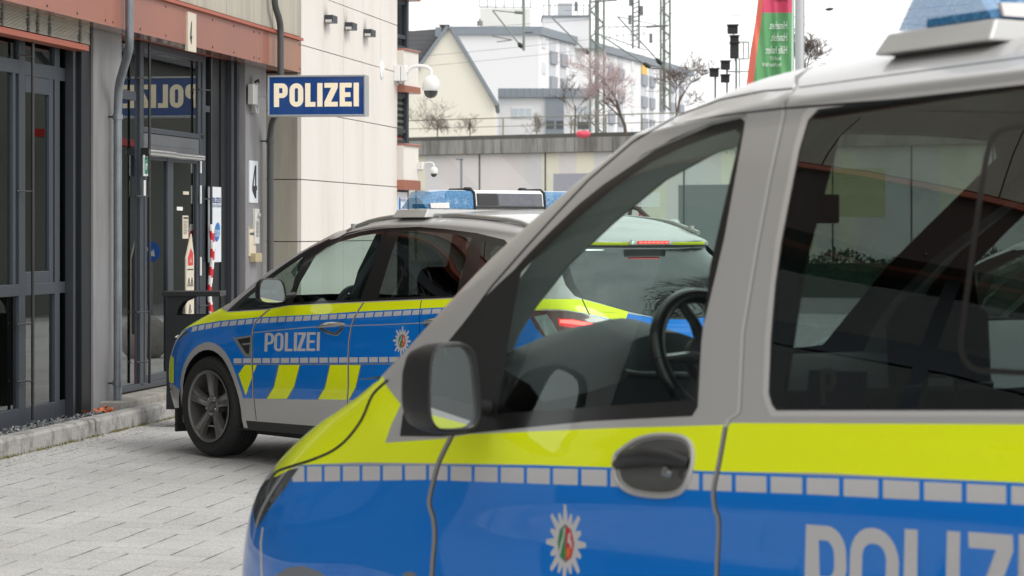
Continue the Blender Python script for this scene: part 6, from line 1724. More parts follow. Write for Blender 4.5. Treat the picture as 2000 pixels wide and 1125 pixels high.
# red-pink sack on the bridge
def blobmesh(c, r, m, seed, n=14, k=9):
    R_ = random.Random(seed); mb = MB(); vs = []; ph = [R_.uniform(0, 6) for _ in range(6)]
    for i in range(k + 1):
        t = math.pi * i / k
        for j in range(n):
            a = 2 * math.pi * j / n; w = 1 + .10 * math.sin(2 * a + ph[0]) + .08 * math.sin(3 * a + ph[1] + t * 2) + .05 * math.sin(5 * a + 4 * t + ph[2])
            vs.append((c[0] + r[0] * w * math.sin(t) * math.cos(a), c[1] + r[1] * w * math.sin(t) * math.sin(a), c[2] + r[2] * w * math.cos(t)))
    fs = [(i * n + j, i * n + (j + 1) % n, (i + 1) * n + (j + 1) % n, (i + 1) * n + j) for i in range(k) for j in range(n)]
    mb.add(vs, fs, m); return mb
pink = mat('pink_plastic', srgb(250, 96, 116), .5, 0, var=.1)
c = at(1140, 262, 147); mb = blobmesh(c, (.36, .3, .19), pink, 4)
b2 = blobmesh((c[0] - .25, c[1], c[2] + .04), (.2, .25, .14), pink, 6); mb.add(b2.v, b2.f, pink)
tag(mb.build('plastic_sheet', smooth=True), 'crumpled pink plastic sheet lying on the viaduct edge', 'plastic sheet')
# ----- houses
def house_win(mb, P, x0, x1, z0, z1, m): mb.add([P(x0, z0), P(x1, z0), P(x1, z1), P(x0, z1)], [(0, 1, 2, 3)], m)
cream = mat('cream_render', (.86, .82, .70, 1), .9, 0, var=.02, scale=1)
whiter = mat('white_render', (.83, .825, .83, 1), .9, 0, var=.02, scale=.5)
greyc = mat('grey_cladding', srgb(140, 148, 156), .7, .1, var=.08, scale=1, stretch=(3, 3, .2))
slate_r = mat('slate_roof', srgb(84, 84, 86), .8, 0, var=.12, scale=3, stretch=(.3, .3, 6))
wing = mat('far_window_glass', srgb(190, 200, 208), .15, 0, var=.1, coat=.6); winf = mat('white_window_frame', (.8, .8, .8, 1), .6, 0, var=0); wind = mat('dark_window_glass', srgb(70, 74, 80), .15, 0, var=.1, coat=.6)
# gabled cream house
h1 = thing('gabled_house', 'pale yellow gabled house with dark slate roof behind the viaduct', 'house', at(870, 300, 200))
Y = 200.; X = lambda x, Y=Y: (x - CX) / FP * Y; Z = lambda y, Y=Y: EYE - (y - HY) * Y / FP
gab = [(770, 430), (967, 430), (967, 205), (877, 55), (822, 128), (770, 205)]
mb = MB(); mb.prism([(X(x), Z(y)) for x, y in gab], lambda a, b, t: (a, Y + t, b), 0, 6, cream); mb.build('wall', h1)
mb = MB()
def slab(pa, pb, dy, th, m, d0=-.3, d1=14.):   # roof plane from eaves pa to ridge pb
    (xa, ya), (xb, yb) = pa, pb; n = Vector((-(Z(yb) - Z(ya)), X(xb) - X(xa))); n.normalize(); n *= th
    if n.y < 0: n = -n
    c = [(X(xa), Z(ya)), (X(xb), Z(yb)), (X(xb) + n.x, Z(yb) + n.y), (X(xa) + n.x, Z(ya) + n.y)]
    mb.prism(c, lambda a, b, t: (a, Y + t, b), d0, d1, m)
slab((969, 207), (877, 54), 0, .25, greyc); slab((768, 207), (877, 54), 0, .25, greyc, -.3, .1)
slab((760, 214), (877, 54), 0, .35, slate_r, .1, 14.)
# roof slope facing left seen beyond the gable (rises to a ridge running away)
mb.add([(X(800), Y + .2, Z(140)), (X(700), Y + 5, Z(140)), (X(760), Y + 5, Z(54)), (X(877), Y + .2, Z(54))], [(0, 1, 2, 3)], slate_r)
for k in range(9):
    y = 60 + k * 9; mb.box(X(790), Y + .05, Z(y + 1), X(868 - k * 5), Y + .12, Z(y), slate_r)
mb.build('roof', h1)
mb = MB(); mb.box(X(859), Y + 1, Z(62), X(875), Y + 2, Z(47), mat('chimney', srgb(96, 90, 86), .9)); mb.box(X(857), Y + .9, Z(48), X(877), Y + 2.1, Z(46), slate_r); mb.build('chimney', h1)
mb = MB(); mb.box(X(850), Y + .0, Z(72), X(862), Y + 1, Z(53), greyc); mb.build('dormer', h1)
# white apartment block : end wall + long side running away right
h2 = thing('apartment_block', 'long white apartment block with grey parapet and balconies behind the gabled house', 'building', at(1100, 300, 235))
Ya = 230.; Xc, Yc = (1052 - CX) / FP * Ya, Ya      # near right corner
# long side: VP towards the right of the photo on the horizon
VPx = 2450.; dv = Vector(((VPx - CX) / FP, 1, 0)).normalized()
def lpt(x):
    k = (x - CX) / FP; t = (k * Yc - Xc) / (dv.x - k * dv.y); return t
def lP(t, z, d=0.): return (Xc + dv.x * t + dv.y * d, Yc + dv.y * t - dv.x * d, z)
zr = EYE - (52 - HY) * Ya / FP; zc2 = EYE - (68 - HY) * Ya / FP; zmid = EYE - (172 - HY) * Ya / FP; zmid2 = EYE - (190 - HY) * Ya / FP
Tend = lpt(1350); xl = (880 - CX) / FP * Ya
mb = MB()
c = [(xl, Yc, 0), (Xc, Yc, 0), lP(Tend, 0), (xl + dv.x * Tend, Yc + dv.y * Tend, 0)]
mb.hexa([Vector(p) + Vector((0, 0, -.3)) for p in c] + [Vector(p) + Vector((0, 0, zc2)) for p in c], whiter); mb.build('wall', h2)
mb = MB(); c2 = [(xl - .2, Yc - .25, 0), (Xc + .25, Yc - .25, 0), lP(Tend + .3, 0, .3), (xl + dv.x * Tend, Yc + dv.y * Tend, 0)]
mb.hexa([Vector(p) + Vector((0, 0, zc2)) for p in c2] + [Vector(p) + Vector((0, 0, zr)) for p in c2], greyc); mb.build('parapet', h2)
def lbox(mb, t0, t1, z0, z1, d0, d1, m):
    mb.hexa([lP(t0, z0, d0), lP(t0, z0, d1), lP(t1, z0, d1), lP(t1, z0, d0), lP(t0, z1, d0), lP(t0, z1, d1), lP(t1, z1, d1), lP(t1, z1, d0)], m)
shade = mat('balcony_shade', srgb(205, 208, 212), .9, 0, var=.02); bal = mat('balcony_panel', srgb(156, 160, 168), .7, 0, var=.05)
zl_ = lambda y, x: EYE - (y - HY) * (Yc + dv.y * lpt(x)) / FP
rows = [(zl_(112, 1080), zl_(78, 1080)), (zl_(160, 1080), zl_(128, 1080)), (zl_(205, 1080), zl_(178, 1080))]
rows = [(rows[0][0] - 2.3 * 1.03 * k - 0, 0) for k in range(1)]
ztop = zl_(75, 1078); fl = (zl_(75, 1078) - zl_(124, 1078))
for r_ in range(5):
    zt_ = ztop - fl * r_
    for x0, x1 in ((1073, 1085), (1094, 1105), (1187, 1198), (1206, 1216), (1252, 1262), (1268, 1276), (1288, 1297), (1308, 1316), (1326, 1333)):
        t0, t1 = lpt(x0), lpt(x1)
        mb = MB(); lbox(mb, t0, t1, zt_ - fl * .52, zt_, .02, .04, mat('balcony_shade', (1, 1, 1, 1))); lbox(mb, t0, t1, zt_ - fl * 1.02, zt_ - fl * .52, .04, .22, bal)  # upper plate is a flat sheet with the balcony shade painted in its grey
        mb.build('balcony', h2)
    for x0, x1 in ((1058, 1065), (1112, 1119), (1232, 1237), (1340, 1345)):
        t0, t1 = lpt(x0), lpt(x1); mb = MB(); lbox(mb, t0, t1, zt_ - fl * .48, zt_ - fl * .02, .0, .06, winf); o = mb.build('window', h2)
        mb = MB(); lbox(mb, t0 + .12, t1 - .12, zt_ - fl * .45, zt_ - fl * .05, .06, .07, wing); mb.build('pane', o)
mb = MB(); x0, x1 = 1252, 1262; lbox(mb, lpt(x0) , lpt(x1), ztop - fl * .50, ztop - fl * .1, .06, .12, mat('yellow_blind', srgb(236, 196, 96), .7, 0)); mb.build('awning', h2)
# roof plant rooms and antennas
mb = MB(); Zr = lambda y: EYE - (y - HY) * (Ya + 12) / FP; Xr = lambda x: (x - CX) / FP * (Ya + 12)
mb.box(Xr(937), Ya + 12, zr - 1, Xr(1036), Ya + 20, Zr(16), mat('cream_plant_room', (.78, .77, .72, 1), .9, 0, var=.02)); mb.box(Xr(1060), Ya + 12, zr - 1, Xr(1152), Ya + 18, Zr(32), whiter)
mb.box(Xr(1058), Ya + 11.8, Zr(33), Xr(1154), Ya + 18.2, Zr(30), greyc); mb.box(Xr(1090), Ya + 13, Zr(30), Xr(1118), Ya + 16, Zr(4), mat('roof_unit', srgb(196, 200, 204), .6, .2)); mb.build('plant_room', h2)
mb = MB(); wire = mat('thin_steel', srgb(120, 122, 122), .6, .3, var=0)
def rl2(pts, r=.035): mb.tube([(Xr(x), Ya + 12, Zr(y)) for x, y in pts], r, wire, 5)
rl2([(937, 14), (1040, 14)]); rl2([(937, 14), (937, -6)]); rl2([(940, -2), (1040, -2)])
for x in (952, 968, 985, 1003, 1020, 1036): rl2([(x, 16), (x, -4)])
for x in (1062, 1075, 1084, 1128, 1140, 1150): rl2([(x, 32), (x, 8)])
rl2([(1060, 10), (1152, 10)]); rl2([(1072, 30), (1072, -10)], .06)
for x in (1175, 1190, 1205, 1218, 1232, 1244, 1258): rl2([(x, 82), (x, 50)], .03)
rl2([(1160, 52), (1262, 52)], .03); rl2([(1236, 95), (1236, -10)], .10); rl2([(1248, 95), (1248, -10)], .10)
for k in range(11): rl2([(1236, 80 - k * 9), (1248, 75 - k * 9)], .05)
for x, y in ((1230, 38), (1253, 20), (1231, 2), (1125, 12), (1271, 74)): mb.box(Xr(x - 3), Ya + 11.6, Zr(y + 10), Xr(x + 3), Ya + 12, Zr(y - 8), wire)
mb.build('antenna_mast', h2)
mb = MB(); mb.box(Xr(932), Ya + 10, Zr(52), Xr(943), Ya + 11, Zr(44), conc); mb.box(Xr(936), Ya + 10, Zr(44), Xr(939), Ya + 11, Zr(40), wire); mb.build('chimney', h2)
# lower annex in front of the block
h3 = thing('white_annex', 'low white annex with grey parapet band below the apartment block', 'building', at(1060, 240, 215))
Y = 215.; X = lambda x, Y=215.: (x - CX) / FP * Y; Z = lambda y, Y=215.: EYE - (y - HY) * Y / FP
mb = MB(); mb.box(X(973), Y, -.3, X(1160), Y + 8, Z(188), whiter); mb.box(X(1066), Y - .25, -.3, X(1101), Y, Z(190), greyc); mb.build('wall', h3)
mb = MB(); mb.box(X(973), Y - .4, Z(190), X(1162), Y + 8, Z(173), greyc)
for k in range(15): x = 976 + k * 12.4; mb.box(X(x), Y - .45, Z(190), X(x + 1), Y - .4, Z(173), mat('seam_light', srgb(170, 176, 182), .6, .1, var=0))
mb.build('parapet', h3)
for (x0, x1, y0, y1, n_) in ((999, 1040, 209, 231, 3), (1126, 1152, 206, 228, 2)):
    mb = MB(); mb.box(X(x0), Y - .06, Z(y1), X(x1), Y, Z(y0), winf); o = mb.build('window', h3)
    for k in range(n_):
        a0 = x0 + 2 + (x1 - x0 - 2) * k / n_; mb = MB(); mb.box(X(a0), Y - .08, Z(y1 - 3), X(a0 + (x1 - x0) / n_ - 3), Y - .06, Z(y0 + 3), wing); mb.build('pane', o)
for x0, x1 in ((1067, 1082), (1087, 1100)):
    mb = MB(); mb.box(X(x0), Y - .3, Z(251), X(x1), Y - .25, Z(236), wind); mb.build('window', h3)
mb = MB(); mb.box(X(1128), Y - .06, Z(252), X(1150), Y, Z(238), wind); mb.build('window', h3)
# ----- catenary
mst = mat('mast_green', srgb(134, 142, 134), .6, .1, var=.12, scale=2)
def lattice(name, label, x0, x1, ytop, ybot, Y, group):
    root = thing(name, label, 'mast', at((x0 + x1) / 2, ybot, Y), group); X = lambda x: (x - CX) / FP * Y; Z = lambda y: EYE - (y - HY) * Y / FP
    dpt = X(x1) - X(x0)
    mb = MB()
    for x in (x0, x1):
        for dy in (0, dpt): mb.tube([(X(x), Y + dy, Z(ybot)), (X(x), Y + dy, Z(ytop))], .055, mst, 5)
    mb.build('corner_leg', root)
    mb = MB(); h = (x1 - x0) * 1.0; y = ybot; k = 0
    while y > ytop:
        a, b = (x0, x1) if k % 2 else (x1, x0)
        for dy in (0, dpt): mb.tube([(X(a), Y + dy, Z(y)), (X(b), Y + dy, Z(y - h))], .03, mst, 4)
        for x in (x0, x1): mb.tube([(X(x), Y + (0 if k % 2 else dpt), Z(y)), (X(x), Y + (dpt if k % 2 else 0), Z(y - h))], .03, mst, 4)
        y -= h; k += 1
    mb.build('bracing', root); return root
def cant(root, x_m, y_m, x_e, y_e, Y, extra=()):
    X = lambda x: (x - CX) / FP * Y; Z = lambda y: EYE - (y - HY) * Y / FP
    mb = MB(); mb.tube([(X(x_m), Y, Z(y_m)), (X(x_e), Y, Z(y_e))], .05, mst, 6)
    d = Vector((x_m - x_e, y_m - y_e)); 
    a = (x_m - d.x * .04, y_m - d.y * .04); b = (x_m - d.x * .16, y_m - d.y * .16); mb.tube([(X(a[0]), Y, Z(a[1])), (X((a[0] + b[0]) / 2), Y, Z((a[1] + b[1]) / 2)), (X(b[0]), Y, Z(b[1]))], [.09, .14, .08], plast, 8)
    for (p, q, r) in extra: mb.tube([(X(p[0]), Y, Z(p[1])), (X(q[0]), Y, Z(q[1]))], r, wire, 5)
    mb.build('cantilever', root)
G = 'overhead line masts on the viaduct'
m1 = lattice('catenary_mast', 'thick lattice mast rising left of the bare tree', 1153, 1180, -30, 262, 152, G)
mb = MB(); mb.tube([at(1166, 262, 152.4), at(1166, -30, 152.4)], .13, mst, 8); mb.build('centre_post', m1)
cant(m1, 1152, 108, 1078, 34, 152, (((1078, 34), (1150, 30), .025), ((1150, 4), (1205, 0), .05)))
m2 = lattice('catenary_mast', 'slim lattice mast at the right end of the apartment block', 1291, 1309, -30, 215, 158, G)
mb = MB(); mb.tube([at(1297, 215, 158.3), at(1297, -30, 158.3)], .09, mst, 8); mb.build('centre_post', m2)
cant(m2, 1296, 130, 1206, 32, 158, (((1206, 32), (1296, 52), .025), ((1262, 53), (1305, 50), .06), ((1180, 70), (1262, 98), .03)))
cant(m2, 1275, 135, 1160, 60, 158, (((1275, 134), (1296, 133), .05),))
dr_ = thing('drop_post', 'hanging overhead line tube with slanting arm above the gabled house', 'mast', at(1023, 98, 150), G)
mb = MB(); mb.tube([at(1023, 99, 150), at(1023, -40, 150)], .075, mst, 8); mb.build('tube', dr_)
cant(dr_, 1022, 96, 962, 20, 150, (((962, 20), (1022, 26), .03), ((1005, 24), (1020, 25), .09), ((960, 70), (1000, 78), .03), ((1000, 78), (970, 82), .03), ((1023, 63), (1040, 63), .07)))
mb = MB()
wires = [((820, 20), (1700, -40)), ((820, 130), (1300, 78)), ((820, 110), (1290, 60)), ((1100, 20), (1760, 35)), ((1200, 70), (2000, 20)), ((1180, 55), (1900, 8)), ((1300, 90), (1950, 60)), ((820, 60), (1500, 10)), ((1210, 110), (2000, 62)), ((1420, 30), (2000, 55))]
wl = []
for i, ((xa, ya), (xb, yb)) in enumerate(wires):
    mb = MB(); P = []
    for t in np.linspace(0, 1, 12): P.append(at(xa + (xb - xa) * t, ya + (yb - ya) * t + 10 * t * (1 - t), 150))
    mb.tube(P, .010, wire, 4)
    tag(mb.build('overhead_wire'), 'thin overhead railway wire crossing the pale sky', 'wire', 'overhead wires above the viaduct')
mb = MB(); c = Vector(at(1620, 18, 150)); mb.tube([c + Vector((-.22, 0, -.02)), c, c + Vector((.22, 0, .03))], [.05, .10, .04], plast, 8); tag(mb.build('wire_insulator', smooth=True), 'dark insulator hanging on a wire in the open sky', 'insulator')
# ----- railway signals
def signal(name, label, pole, heads, Y, cage=None):
    root = thing(name, label, 'signal', at(pole[0], pole[2], Y)); mb = MB(); mb.tube([at(pole[0], pole[1], Y), at(pole[0], pole[2], Y)], .05, mst, 8)
    if cage:
        for p, q in cage: mb.tube([at(*p, Y), at(*q, Y)], .03, mst, 5)
    mb.build('post', root)
    for (x0, y0, x1, y1) in heads:
        a = Vector(at(x0, y1, Y)); b = Vector(at(x1, y0, Y)); mb = MB(); mb.box(a.x, Y - .35, a.z, b.x, Y - .1, b.z, plast); o = mb.build('signal_head', root, bevel=.03)
        mb = MB(); mb.box(a.x - .03, Y - .5, b.z - .03, b.x + .03, Y - .1, b.z + .03, plast); mb.build('hood', o)
    return root
signal('railway_signal', 'tall railway signal with stacked dark heads left of the banner', (1438, 85, 300), [(1420, 50, 1440, 67), (1425, 71, 1442, 84), (1425, 84, 1442, 115)], 120,
       [((1442, 82), (1462, 82)), ((1462, 82), (1462, 115)), ((1442, 115), (1462, 115)), ((1452, 82), (1452, 115)), ((1431, 50), (1436, 120)), ((1425, 140), (1462, 140)), ((1444, 115), (1444, 300))])
signal('railway_signal', 'low railway signal head nearest the apartment block', (1397, 150, 300), [(1385, 135, 1403, 151)], 120)
signal('railway_signal', 'pair of dark signal heads one above the other below the tall signal', (1420, 128, 300), [(1407, 120, 1425, 137), (1407, 147, 1424, 162)], 120, [((1422, 140), (1440, 140))])
# ----- banner flag with mast
bf = thing('flag_banner', 'green, red and pink vertical flag banner with white German text seen from behind', 'flag', at(1555, 300, 40))
mb = MB(); mb.tube([at(1562, 460, 40), at(1562, -60, 40)], .072, mat('flag_pole', srgb(190, 192, 194), .35, .5, var=.03), 14); mb.build('flag_pole', bf, smooth=True)
mb = MB()
left = [(1484, -30), (1476, 40), (1466, 100), (1458, 165), (1448, 230), (1446, 330)]
def flag_pt(x, y, off=0.): w = .05 * math.sin((x - 1450) * .11 + y * .012) + .03 * math.sin((x - 1450) * .27 - y * .02); return at(x, y, 40 + w - off)
fred = mat('flag_red', srgb(224, 116, 98), .8, 0, var=.06, scale=3); fgreen = mat('flag_green', srgb(100, 160, 108), .8, 0, var=.1, scale=2); fpink = mat('flag_crimson', srgb(206, 78, 108), .8, 0, var=.06, scale=3); fpale = mat('flag_edge', srgb(190, 214, 196), .8, 0, var=.04)
NX, NY = 34, 40; grid = []
for j in range(NY + 1):
    y = -40 + 370 * j / NY; xl_ = np.interp(y, [p[1] for p in left], [p[0] for p in left])
    for i in range(NX + 1): grid.append(flag_pt(xl_ + (1551 - xl_) * i / NX, y))
buck = {}
for j in range(NY):
    y = -40 + 370 * (j + .5) / NY
    for i in range(NX):
        t = (i + .5) / NX; x = 1476 + 75 * t
        m = fred if t < .16 else (fpale if t > .93 else (fpink if y < 27 else fgreen))
        buck.setdefault(m.name, (m, []))[1].append((j * (NX + 1) + i, j * (NX + 1) + i + 1, (j + 1) * (NX + 1) + i + 1, (j + 1) * (NX + 1) + i))
for m, f_ in buck.values(): mb.add(grid, f_, m)
cl_ = mb.build('flag_cloth', bf, smooth=True, angle=180, fix=False)
mb = MB(); fw = mat('flag_text', srgb(232, 240, 232), .8, 0, var=0)
def ft(s, xr, y, size, width):
    text_mesh(mb, s, lambda a, b, t: flag_pt(xr - a, y - b, .02), size, fw, width=width)
for args in (('Hinsehen.', 1538, 57, 23, 35), ('Handeln.', 1538, 80, 23, 32), ('Hilfe holen:', 1538, 105, 23, 43), ('Anruf 110', 1526, 118, 12, 22), ('Ihre Polizei NRW', 1526, 130, 11, 37)):
    mb = MB(); ft(*args); mb.build('flag_text', cl_, fix=False)
mb = MB(); dkt = mat('flag_dark_text', srgb(90, 30, 44), .8, 0, var=0)
text_mesh(mb, 'STOPP', lambda a, b, t: flag_pt(1539 - a, 3 - b, .02), 14, dkt, width=30)
mb.build('flag_heading', cl_, fix=False) 
# ----- street furniture seen through the van
sgp = thing('direction_sign', 'white plank direction sign on a thin red post seen through the van window', 'sign', at(1250, 470, 60))
mb = MB(); mb.tube([at(1250, 470, 60), at(1250, 384, 60)], .032, redm, 10); mb.build('post', sgp, smooth=True)
for k in range(5):
    y = 376 + k * 5.8; a = Vector(at(1247, y + 4.4, 59.95)); b = Vector(at(1289, y, 59.95)); mb = MB(); mb.box(a.x, a.y - .02, a.z, b.x, a.y, b.z, mwhite); mb.build('sign_plank', sgp)
mb = MB(); gm = at(1317, 438, 45); gl_ = thing('globe_lamp', 'small round grey globe lamp behind the roof of the parked police car', 'lamp', at(1317, 500, 45))
mb.lathe([(0, .09), (.05, .085), (.09, .05), (.105, 0), (.09, -.05), (.05, -.08), (.035, -.10)], gm, (0, 0, 1), mat('globe_glass', srgb(190, 192, 190), .15, 0, var=.3, scale=12, coat=1.), 20); mb.build('globe', gl_, smooth=True)
mb = MB(); mb.tube([at(1317, 450, 45), at(1317, 505, 45)], .03, plast, 8); mb.lathe([(.03, -.1), (.06, -.1), (.05, -.13), (.0, -.13)], gm, (0, 0, 1), plast, 16); mb.build('post', gl_, smooth=True)
ar = thing('arched_sculpture', 'dark rusty arched steel beam sculpture behind the roof of the parked police car', 'sculpture', at(1240, 480, 58)); mb = MB()
mb.tube([at(x, y, 58) for x, y in ((1205, 410), (1228, 402), (1247, 408), (1265, 425), (1281, 445), (1290, 475))], .055, mat('rusty_steel', srgb(96, 78, 70), .8, .2, var=.15), 10)
mb.tube([at(x, y, 58) for x, y in ((1232, 405), (1226, 440), (1218, 475))], .045, MATS['rusty_steel'], 8); mb.build('beam', ar, smooth=True)
sl_ = thing('street_lamp', 'slim grey street lamp standing in front of the mural panels', 'street lamp', at(901, 470, 110)); mb = MB()
mb.tube([at(901, 470, 110), at(901, 312, 110)], .05, mat('lamp_grey', srgb(140, 144, 148), .5, .3), 8); mb.build('post', sl_)
mb = MB(); a = Vector(at(890, 312, 110)); b = Vector(at(905, 308, 110)); mb.box(a.x, a.y - .12, a.z, b.x, a.y + .12, b.z, MATS['lamp_grey']); mb.build('lamp_head', sl_, bevel=.02)
# hedge far right seen through the van pane
hedm = mat('hedge_leaves', (.045, .085, .055, 1), .8, 0, var=.4, scale=6)
mb = MB()
mb.hexa([(4.6, 72.4, -.3), (15, 69.3, -.3), (15, 70.6, -.3), (4.6, 73.7, -.3), (4.6, 72.4, .62), (15, 69.3, .62), (15, 70.6, .62), (4.6, 73.7, .62)], hedm)
for i in range(5200):
    x = rnd.uniform(4.5, 15); y = 72 + rnd.uniform(0, 2.0) - (x - 5) * .3; z = -.3 + 1.15 * math.sqrt(rnd.random()) * (1 + .12 * math.sin(x * 3)); r = rnd.uniform(.04, .10)
    a = Vector((rnd.gauss(0, 1), rnd.gauss(0, 1), rnd.gauss(0, 1))).normalized() * r; b = Vector((rnd.gauss(0, 1), rnd.gauss(0, 1), rnd.gauss(0, 1))).normalized() * r
    c = Vector((x, y, z)); mb.add([c, c + a, c + a + b, c + b], [(0, 1, 2, 3)], hedm)
tag(mb.build('hedge', fix=False), 'low dark green hedge in front of the viaduct wall', 'hedge')
# ----- bare trees
bark = mat('bark', (.13, .105, .085, 1), .9, var=.3, scale=8); twigp = mat('blossom_twig', srgb(190, 172, 170), .9, var=.3, scale=6); twigd = mat('twig', srgb(116, 104, 98), .9, var=.2, scale=6)
def tree(name, label, base, h, spread, seed, levels=5, r0=.12, mt=bark, mtw=twigd, lean=(0, 0), kids=(3, 4), group=None, tw=.006, stems=1):
    R_ = random.Random(seed); root = thing(name, label, 'tree', base, group); tr = MB(); cr = MB()
    def grow(p, d, L, r, lv):
        n = 5; pts = [p]; rr = [r]; q = Vector(p)
        for i in range(n):
            d = (d + Vector((R_.gauss(0, .11), R_.gauss(0, .11), R_.gauss(0, .05) + (.03 if lv else 0)))).normalized(); q = q + d * (L / n); pts.append(q.copy()); rr.append(r + (max(tw, r * .55) - r) * (i + 1) / n)
        (tr if lv < 2 else cr).tube(pts, rr, mt if lv < 3 else mtw, 7 if lv < 2 else (5 if lv < 3 else 3), cap=False)
        if lv >= levels: return
        for k in range(R_.randint(*kids) + (1 if lv else 1)):
            t = R_.uniform(.35, 1.0); i = min(n, max(1, int(t * n + .5))); a = Vector((R_.gauss(0, 1), R_.gauss(0, 1), R_.gauss(.25, .5))).normalized()
            nd = (d * .75 + a * spread).normalized(); grow(pts[i], nd, L * R_.uniform(.52, .78), max(tw, rr[i] * .6), lv + 1)
    if stems > 1:
        for k in range(stems): grow(Vector(base) + Vector((R_.uniform(-.3, .3), 0, 0)), Vector((R_.gauss(0, .5), R_.gauss(0, .3), 1)).normalized(), h * R_.uniform(.25, .5), r0, 1)
        cr.build('twigs', root, fix=False); return root
    grow(Vector(base), Vector((lean[0], lean[1], 1)).normalized(), h * .38, r0, 0)
    tr.build('trunk', root, smooth=True, fix=False); cr.build('crown', root, fix=False); return root
tree('bare_tree', 'pale pinkish bare tree in front of the apartment block', at(1222, 262, 146), 6.6, .95, 5, 5, .10, bark, twigp, kids=(3, 4), tw=.009)
tree('bare_tree', 'bare brown tree behind the slim lattice mast', at(1318, 262, 148), 6.0, .85, 8, 5, .10, bark, twigd, kids=(2, 4), tw=.012)
tree('bare_tree', 'thin bare sapling beside the thick lattice mast', at(1122, 262, 146), 4.2, .6, 21, 4, .05, bark, twigd, kids=(2, 3), tw=.010)
tree('bare_tree', 'bare tree tips beside the flag pole', at(1585, 190, 95), 3.4, .8, 33, 5, .05, bark, twigd, kids=(2, 4), tw=.008)
tree('bare_tree', 'bare tree tips above the van roof near its light bar', at(1640, 235, 95), 2.7, .8, 34, 5, .05, bark, twigd, kids=(2, 3), tw=.006)
for i, (x, h) in enumerate(((832, 1.5), (868, 1.3), (905, 1.0), (1048, 1.1), (1130, 1.4))):
    tree('bare_shrub', 'leafless shrub on the viaduct, number %s from the left' % ('first','second','third','fourth','fifth')[i], at(x, 272, 153), h * 1.9, .8, 60 + i, 4, .016, bark, twigd, kids=(2, 4), tw=.005, stems=6, group='leafless shrubs along the viaduct')
# big bare trees and buildings outside the frame whose mirror image shows in the panes
tree('bare_tree', 'large bare tree right of the parked police car', (8.8, 18.4, -.2), 12, .75, 77, 6, .18, bark, bark, kids=(3, 4), tw=.008)
ob = thing('dark_hall', 'long grey corrugated hall on the far right behind the van', 'building', (16, 55, 0)); mb = MB()
hall = mat('hall_wall', srgb(104, 106, 98), .8, 0, var=.1); hallr = mat('hall_roof', srgb(84, 86, 90), .7, .1, var=.2, scale=8, stretch=(.2, .2, 8))
mb.hexa([(13.2, 46, -.3), (24, 42, -.3), (40, 110, -.3), (25, 112, -.3), (13.2, 46, 5.6), (24, 42, 5.6), (40, 110, 5.6), (25, 112, 5.6)], hall); mb.build('wall', ob)
mb = MB(); mb.hexa([(12.9, 45.7, 5.6), (24.3, 41.7, 5.6), (40.3, 110.3, 5.6), (24.7, 112.3, 5.6), (14.5, 47, 9.5), (22.5, 43.5, 9.5), (39, 109, 9.5), (26.5, 110.5, 9.5)], hallr); mb.build('roof', ob)
mb = MB(); mb.hexa([(13.0, 50, 3.4), (13.3, 50, 3.4), (16.0, 64, 3.4), (15.7, 64, 3.4), (13.0, 50, 3.55), (13.3, 50, 3.55), (16.0, 64, 3.55), (15.7, 64, 3.55)], redm); mb.build('awning', ob)
# stone balls and blue arrow sign mirrored in the entrance glass
gran = mat('granite_ball', (.28, .27, .25, 1), .8, 0, var=.35, scale=14, bump=.3, bscale=80)
for i, (x, y) in enumerate(((1.62, 31.5), (2.3, 35.2))):
    mb = MB(); R0 = .30; n = 24
    mb.lathe([(R0 * math.sin(t), -R0 * math.cos(t)) for t in np.linspace(0, math.pi, 15)], (x, y, R0 - .12), (0, 0, 1), gran, n)
    tag(mb.build('stone_ball', smooth=True), ('nearer' if i == 0 else 'farther') + ' granite ball bollard standing behind the parked police car', 'bollard', 'granite ball bollards')
bs = thing('arrow_sign', 'round blue traffic sign with white arrow beside the grey hall', 'sign', (11.1, 50.9, -.1))
mb = MB(); mb.tube([(11.1, 50.93, -.3), (11.1, 50.93, 1.3)], .035, galv, 10); mb.build('post', bs)
dn = Vector((-.4, -.92, 0)).normalized(); mb = MB(); mb.lathe([(0, .0), (.21, 0), (.21, .01), (0, .01)], (11.1, 50.88, 1.07), dn, mat('sign_blue', srgb(20, 96, 190), .4, 0, var=0), 32)
tt = Vector((dn.y, -dn.x, 0)); c0 = Vector((11.1, 50.88, 1.07)) + dn * .013
ap = lambda a, b: c0 + tt * a * .21 + Vector((0, 0, b * .21)); R45 = math.radians(-135)
arr = [(-.12, -.6), (.12, -.6), (.12, .1), (.42, .1), (0, .65), (-.42, .1), (-.12, .1)]
mb.add([ap(x * math.cos(R45) - y * math.sin(R45), x * math.sin(R45) + y * math.cos(R45)) for x, y in arr], [tuple(range(7))], mwhite); mb.build('disc', bs)
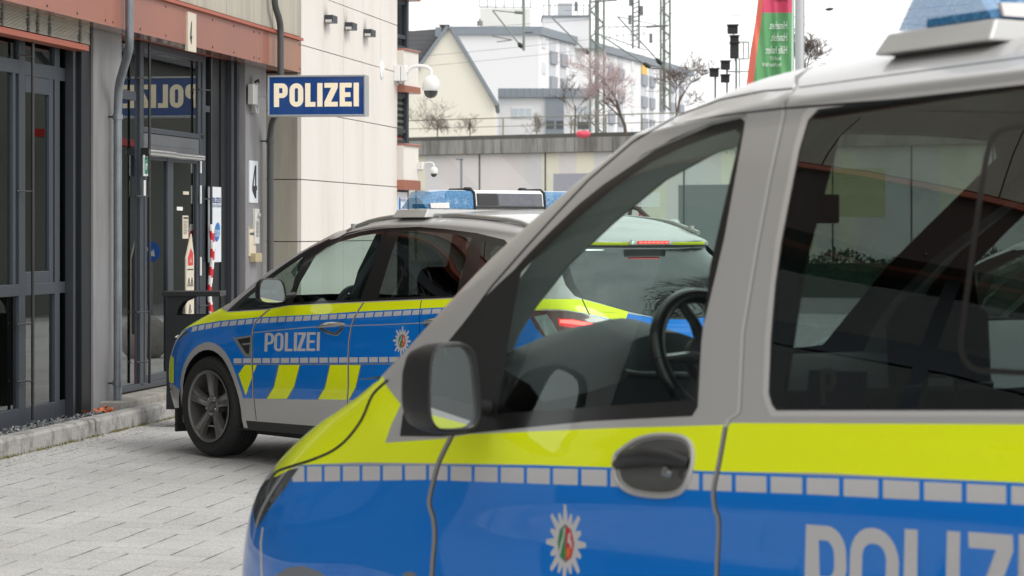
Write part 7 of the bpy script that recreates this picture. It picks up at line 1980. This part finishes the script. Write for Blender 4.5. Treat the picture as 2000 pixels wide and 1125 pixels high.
# ================================================================== camera, sky, sun
cam = bpy.data.cameras.new('camera'); co = bpy.data.objects.new('camera', cam); COL.objects.link(co)
co.location = (0, 0, EYE); co.rotation_euler = (math.radians(90), 0, 0)
cam.sensor_width = 36; cam.lens = FP / 2000 * 36; cam.shift_y = -(1125 / 2 - HY) / 2000
cam.clip_start = .1; cam.clip_end = 2000
cam.dof.use_dof = True; cam.dof.focus_distance = 17.6; cam.dof.aperture_fstop = 7.8
SC.camera = co
w = bpy.data.worlds.new('World'); SC.world = w; w.use_nodes = True
nt = w.node_tree; bg = nt.nodes['Background']
sky = nt.nodes.new('ShaderNodeTexSky'); sky.sky_type = 'NISHITA'; sky.sun_disc = False
SE, SR = math.radians(48), math.radians(120)
sky.sun_elevation = SE; sky.sun_rotation = SR; sky.dust_density = 3.0; sky.air_density = 1.2
# overcast: a bright, nearly colourless cloud layer over the blue
cl = nt.nodes.new('ShaderNodeTexNoise'); cl.inputs['Scale'].default_value = 1.7; cl.inputs['Detail'].default_value = 5
tcw = nt.nodes.new('ShaderNodeTexCoord'); nt.links.new(tcw.outputs['Generated'], cl.inputs['Vector'])
cr_ = nt.nodes.new('ShaderNodeValToRGB'); cr_.color_ramp.elements[0].color = (6.3, 6.4, 6.5, 1); cr_.color_ramp.elements[1].color = (11.05, 11.05, 11.0, 1)
cr_.color_ramp.elements[0].position = .35; cr_.color_ramp.elements[1].position = .65
nt.links.new(cl.outputs['Fac'], cr_.inputs[0])
mxw = mixc(nt, .95, sky.outputs[0], cr_.outputs[0]); nt.links.new(mxw, bg.inputs[0]); bg.inputs[1].default_value = .11
sl = bpy.data.lights.new('sun', 'SUN'); sl.energy = 1.1; sl.angle = math.radians(22); sl.color = (1, .97, .93)
sn = bpy.data.objects.new('sun', sl); COL.objects.link(sn)
d = Vector((math.sin(SR) * math.cos(SE), math.cos(SR) * math.cos(SE), math.sin(SE)))
sn.rotation_euler = d.to_track_quat('Z', 'Y').to_euler(); sn.location = (0, 0, 20)
SC.view_settings.view_transform = 'Standard'; SC.view_settings.look = 'None'; SC.view_settings.exposure = .56; SC.view_settings.gamma = 1
SC.render.engine = 'CYCLES'
SC.cycles.max_bounces = 10; SC.cycles.transparent_max_bounces = 16; SC.cycles.glossy_bounces = 5
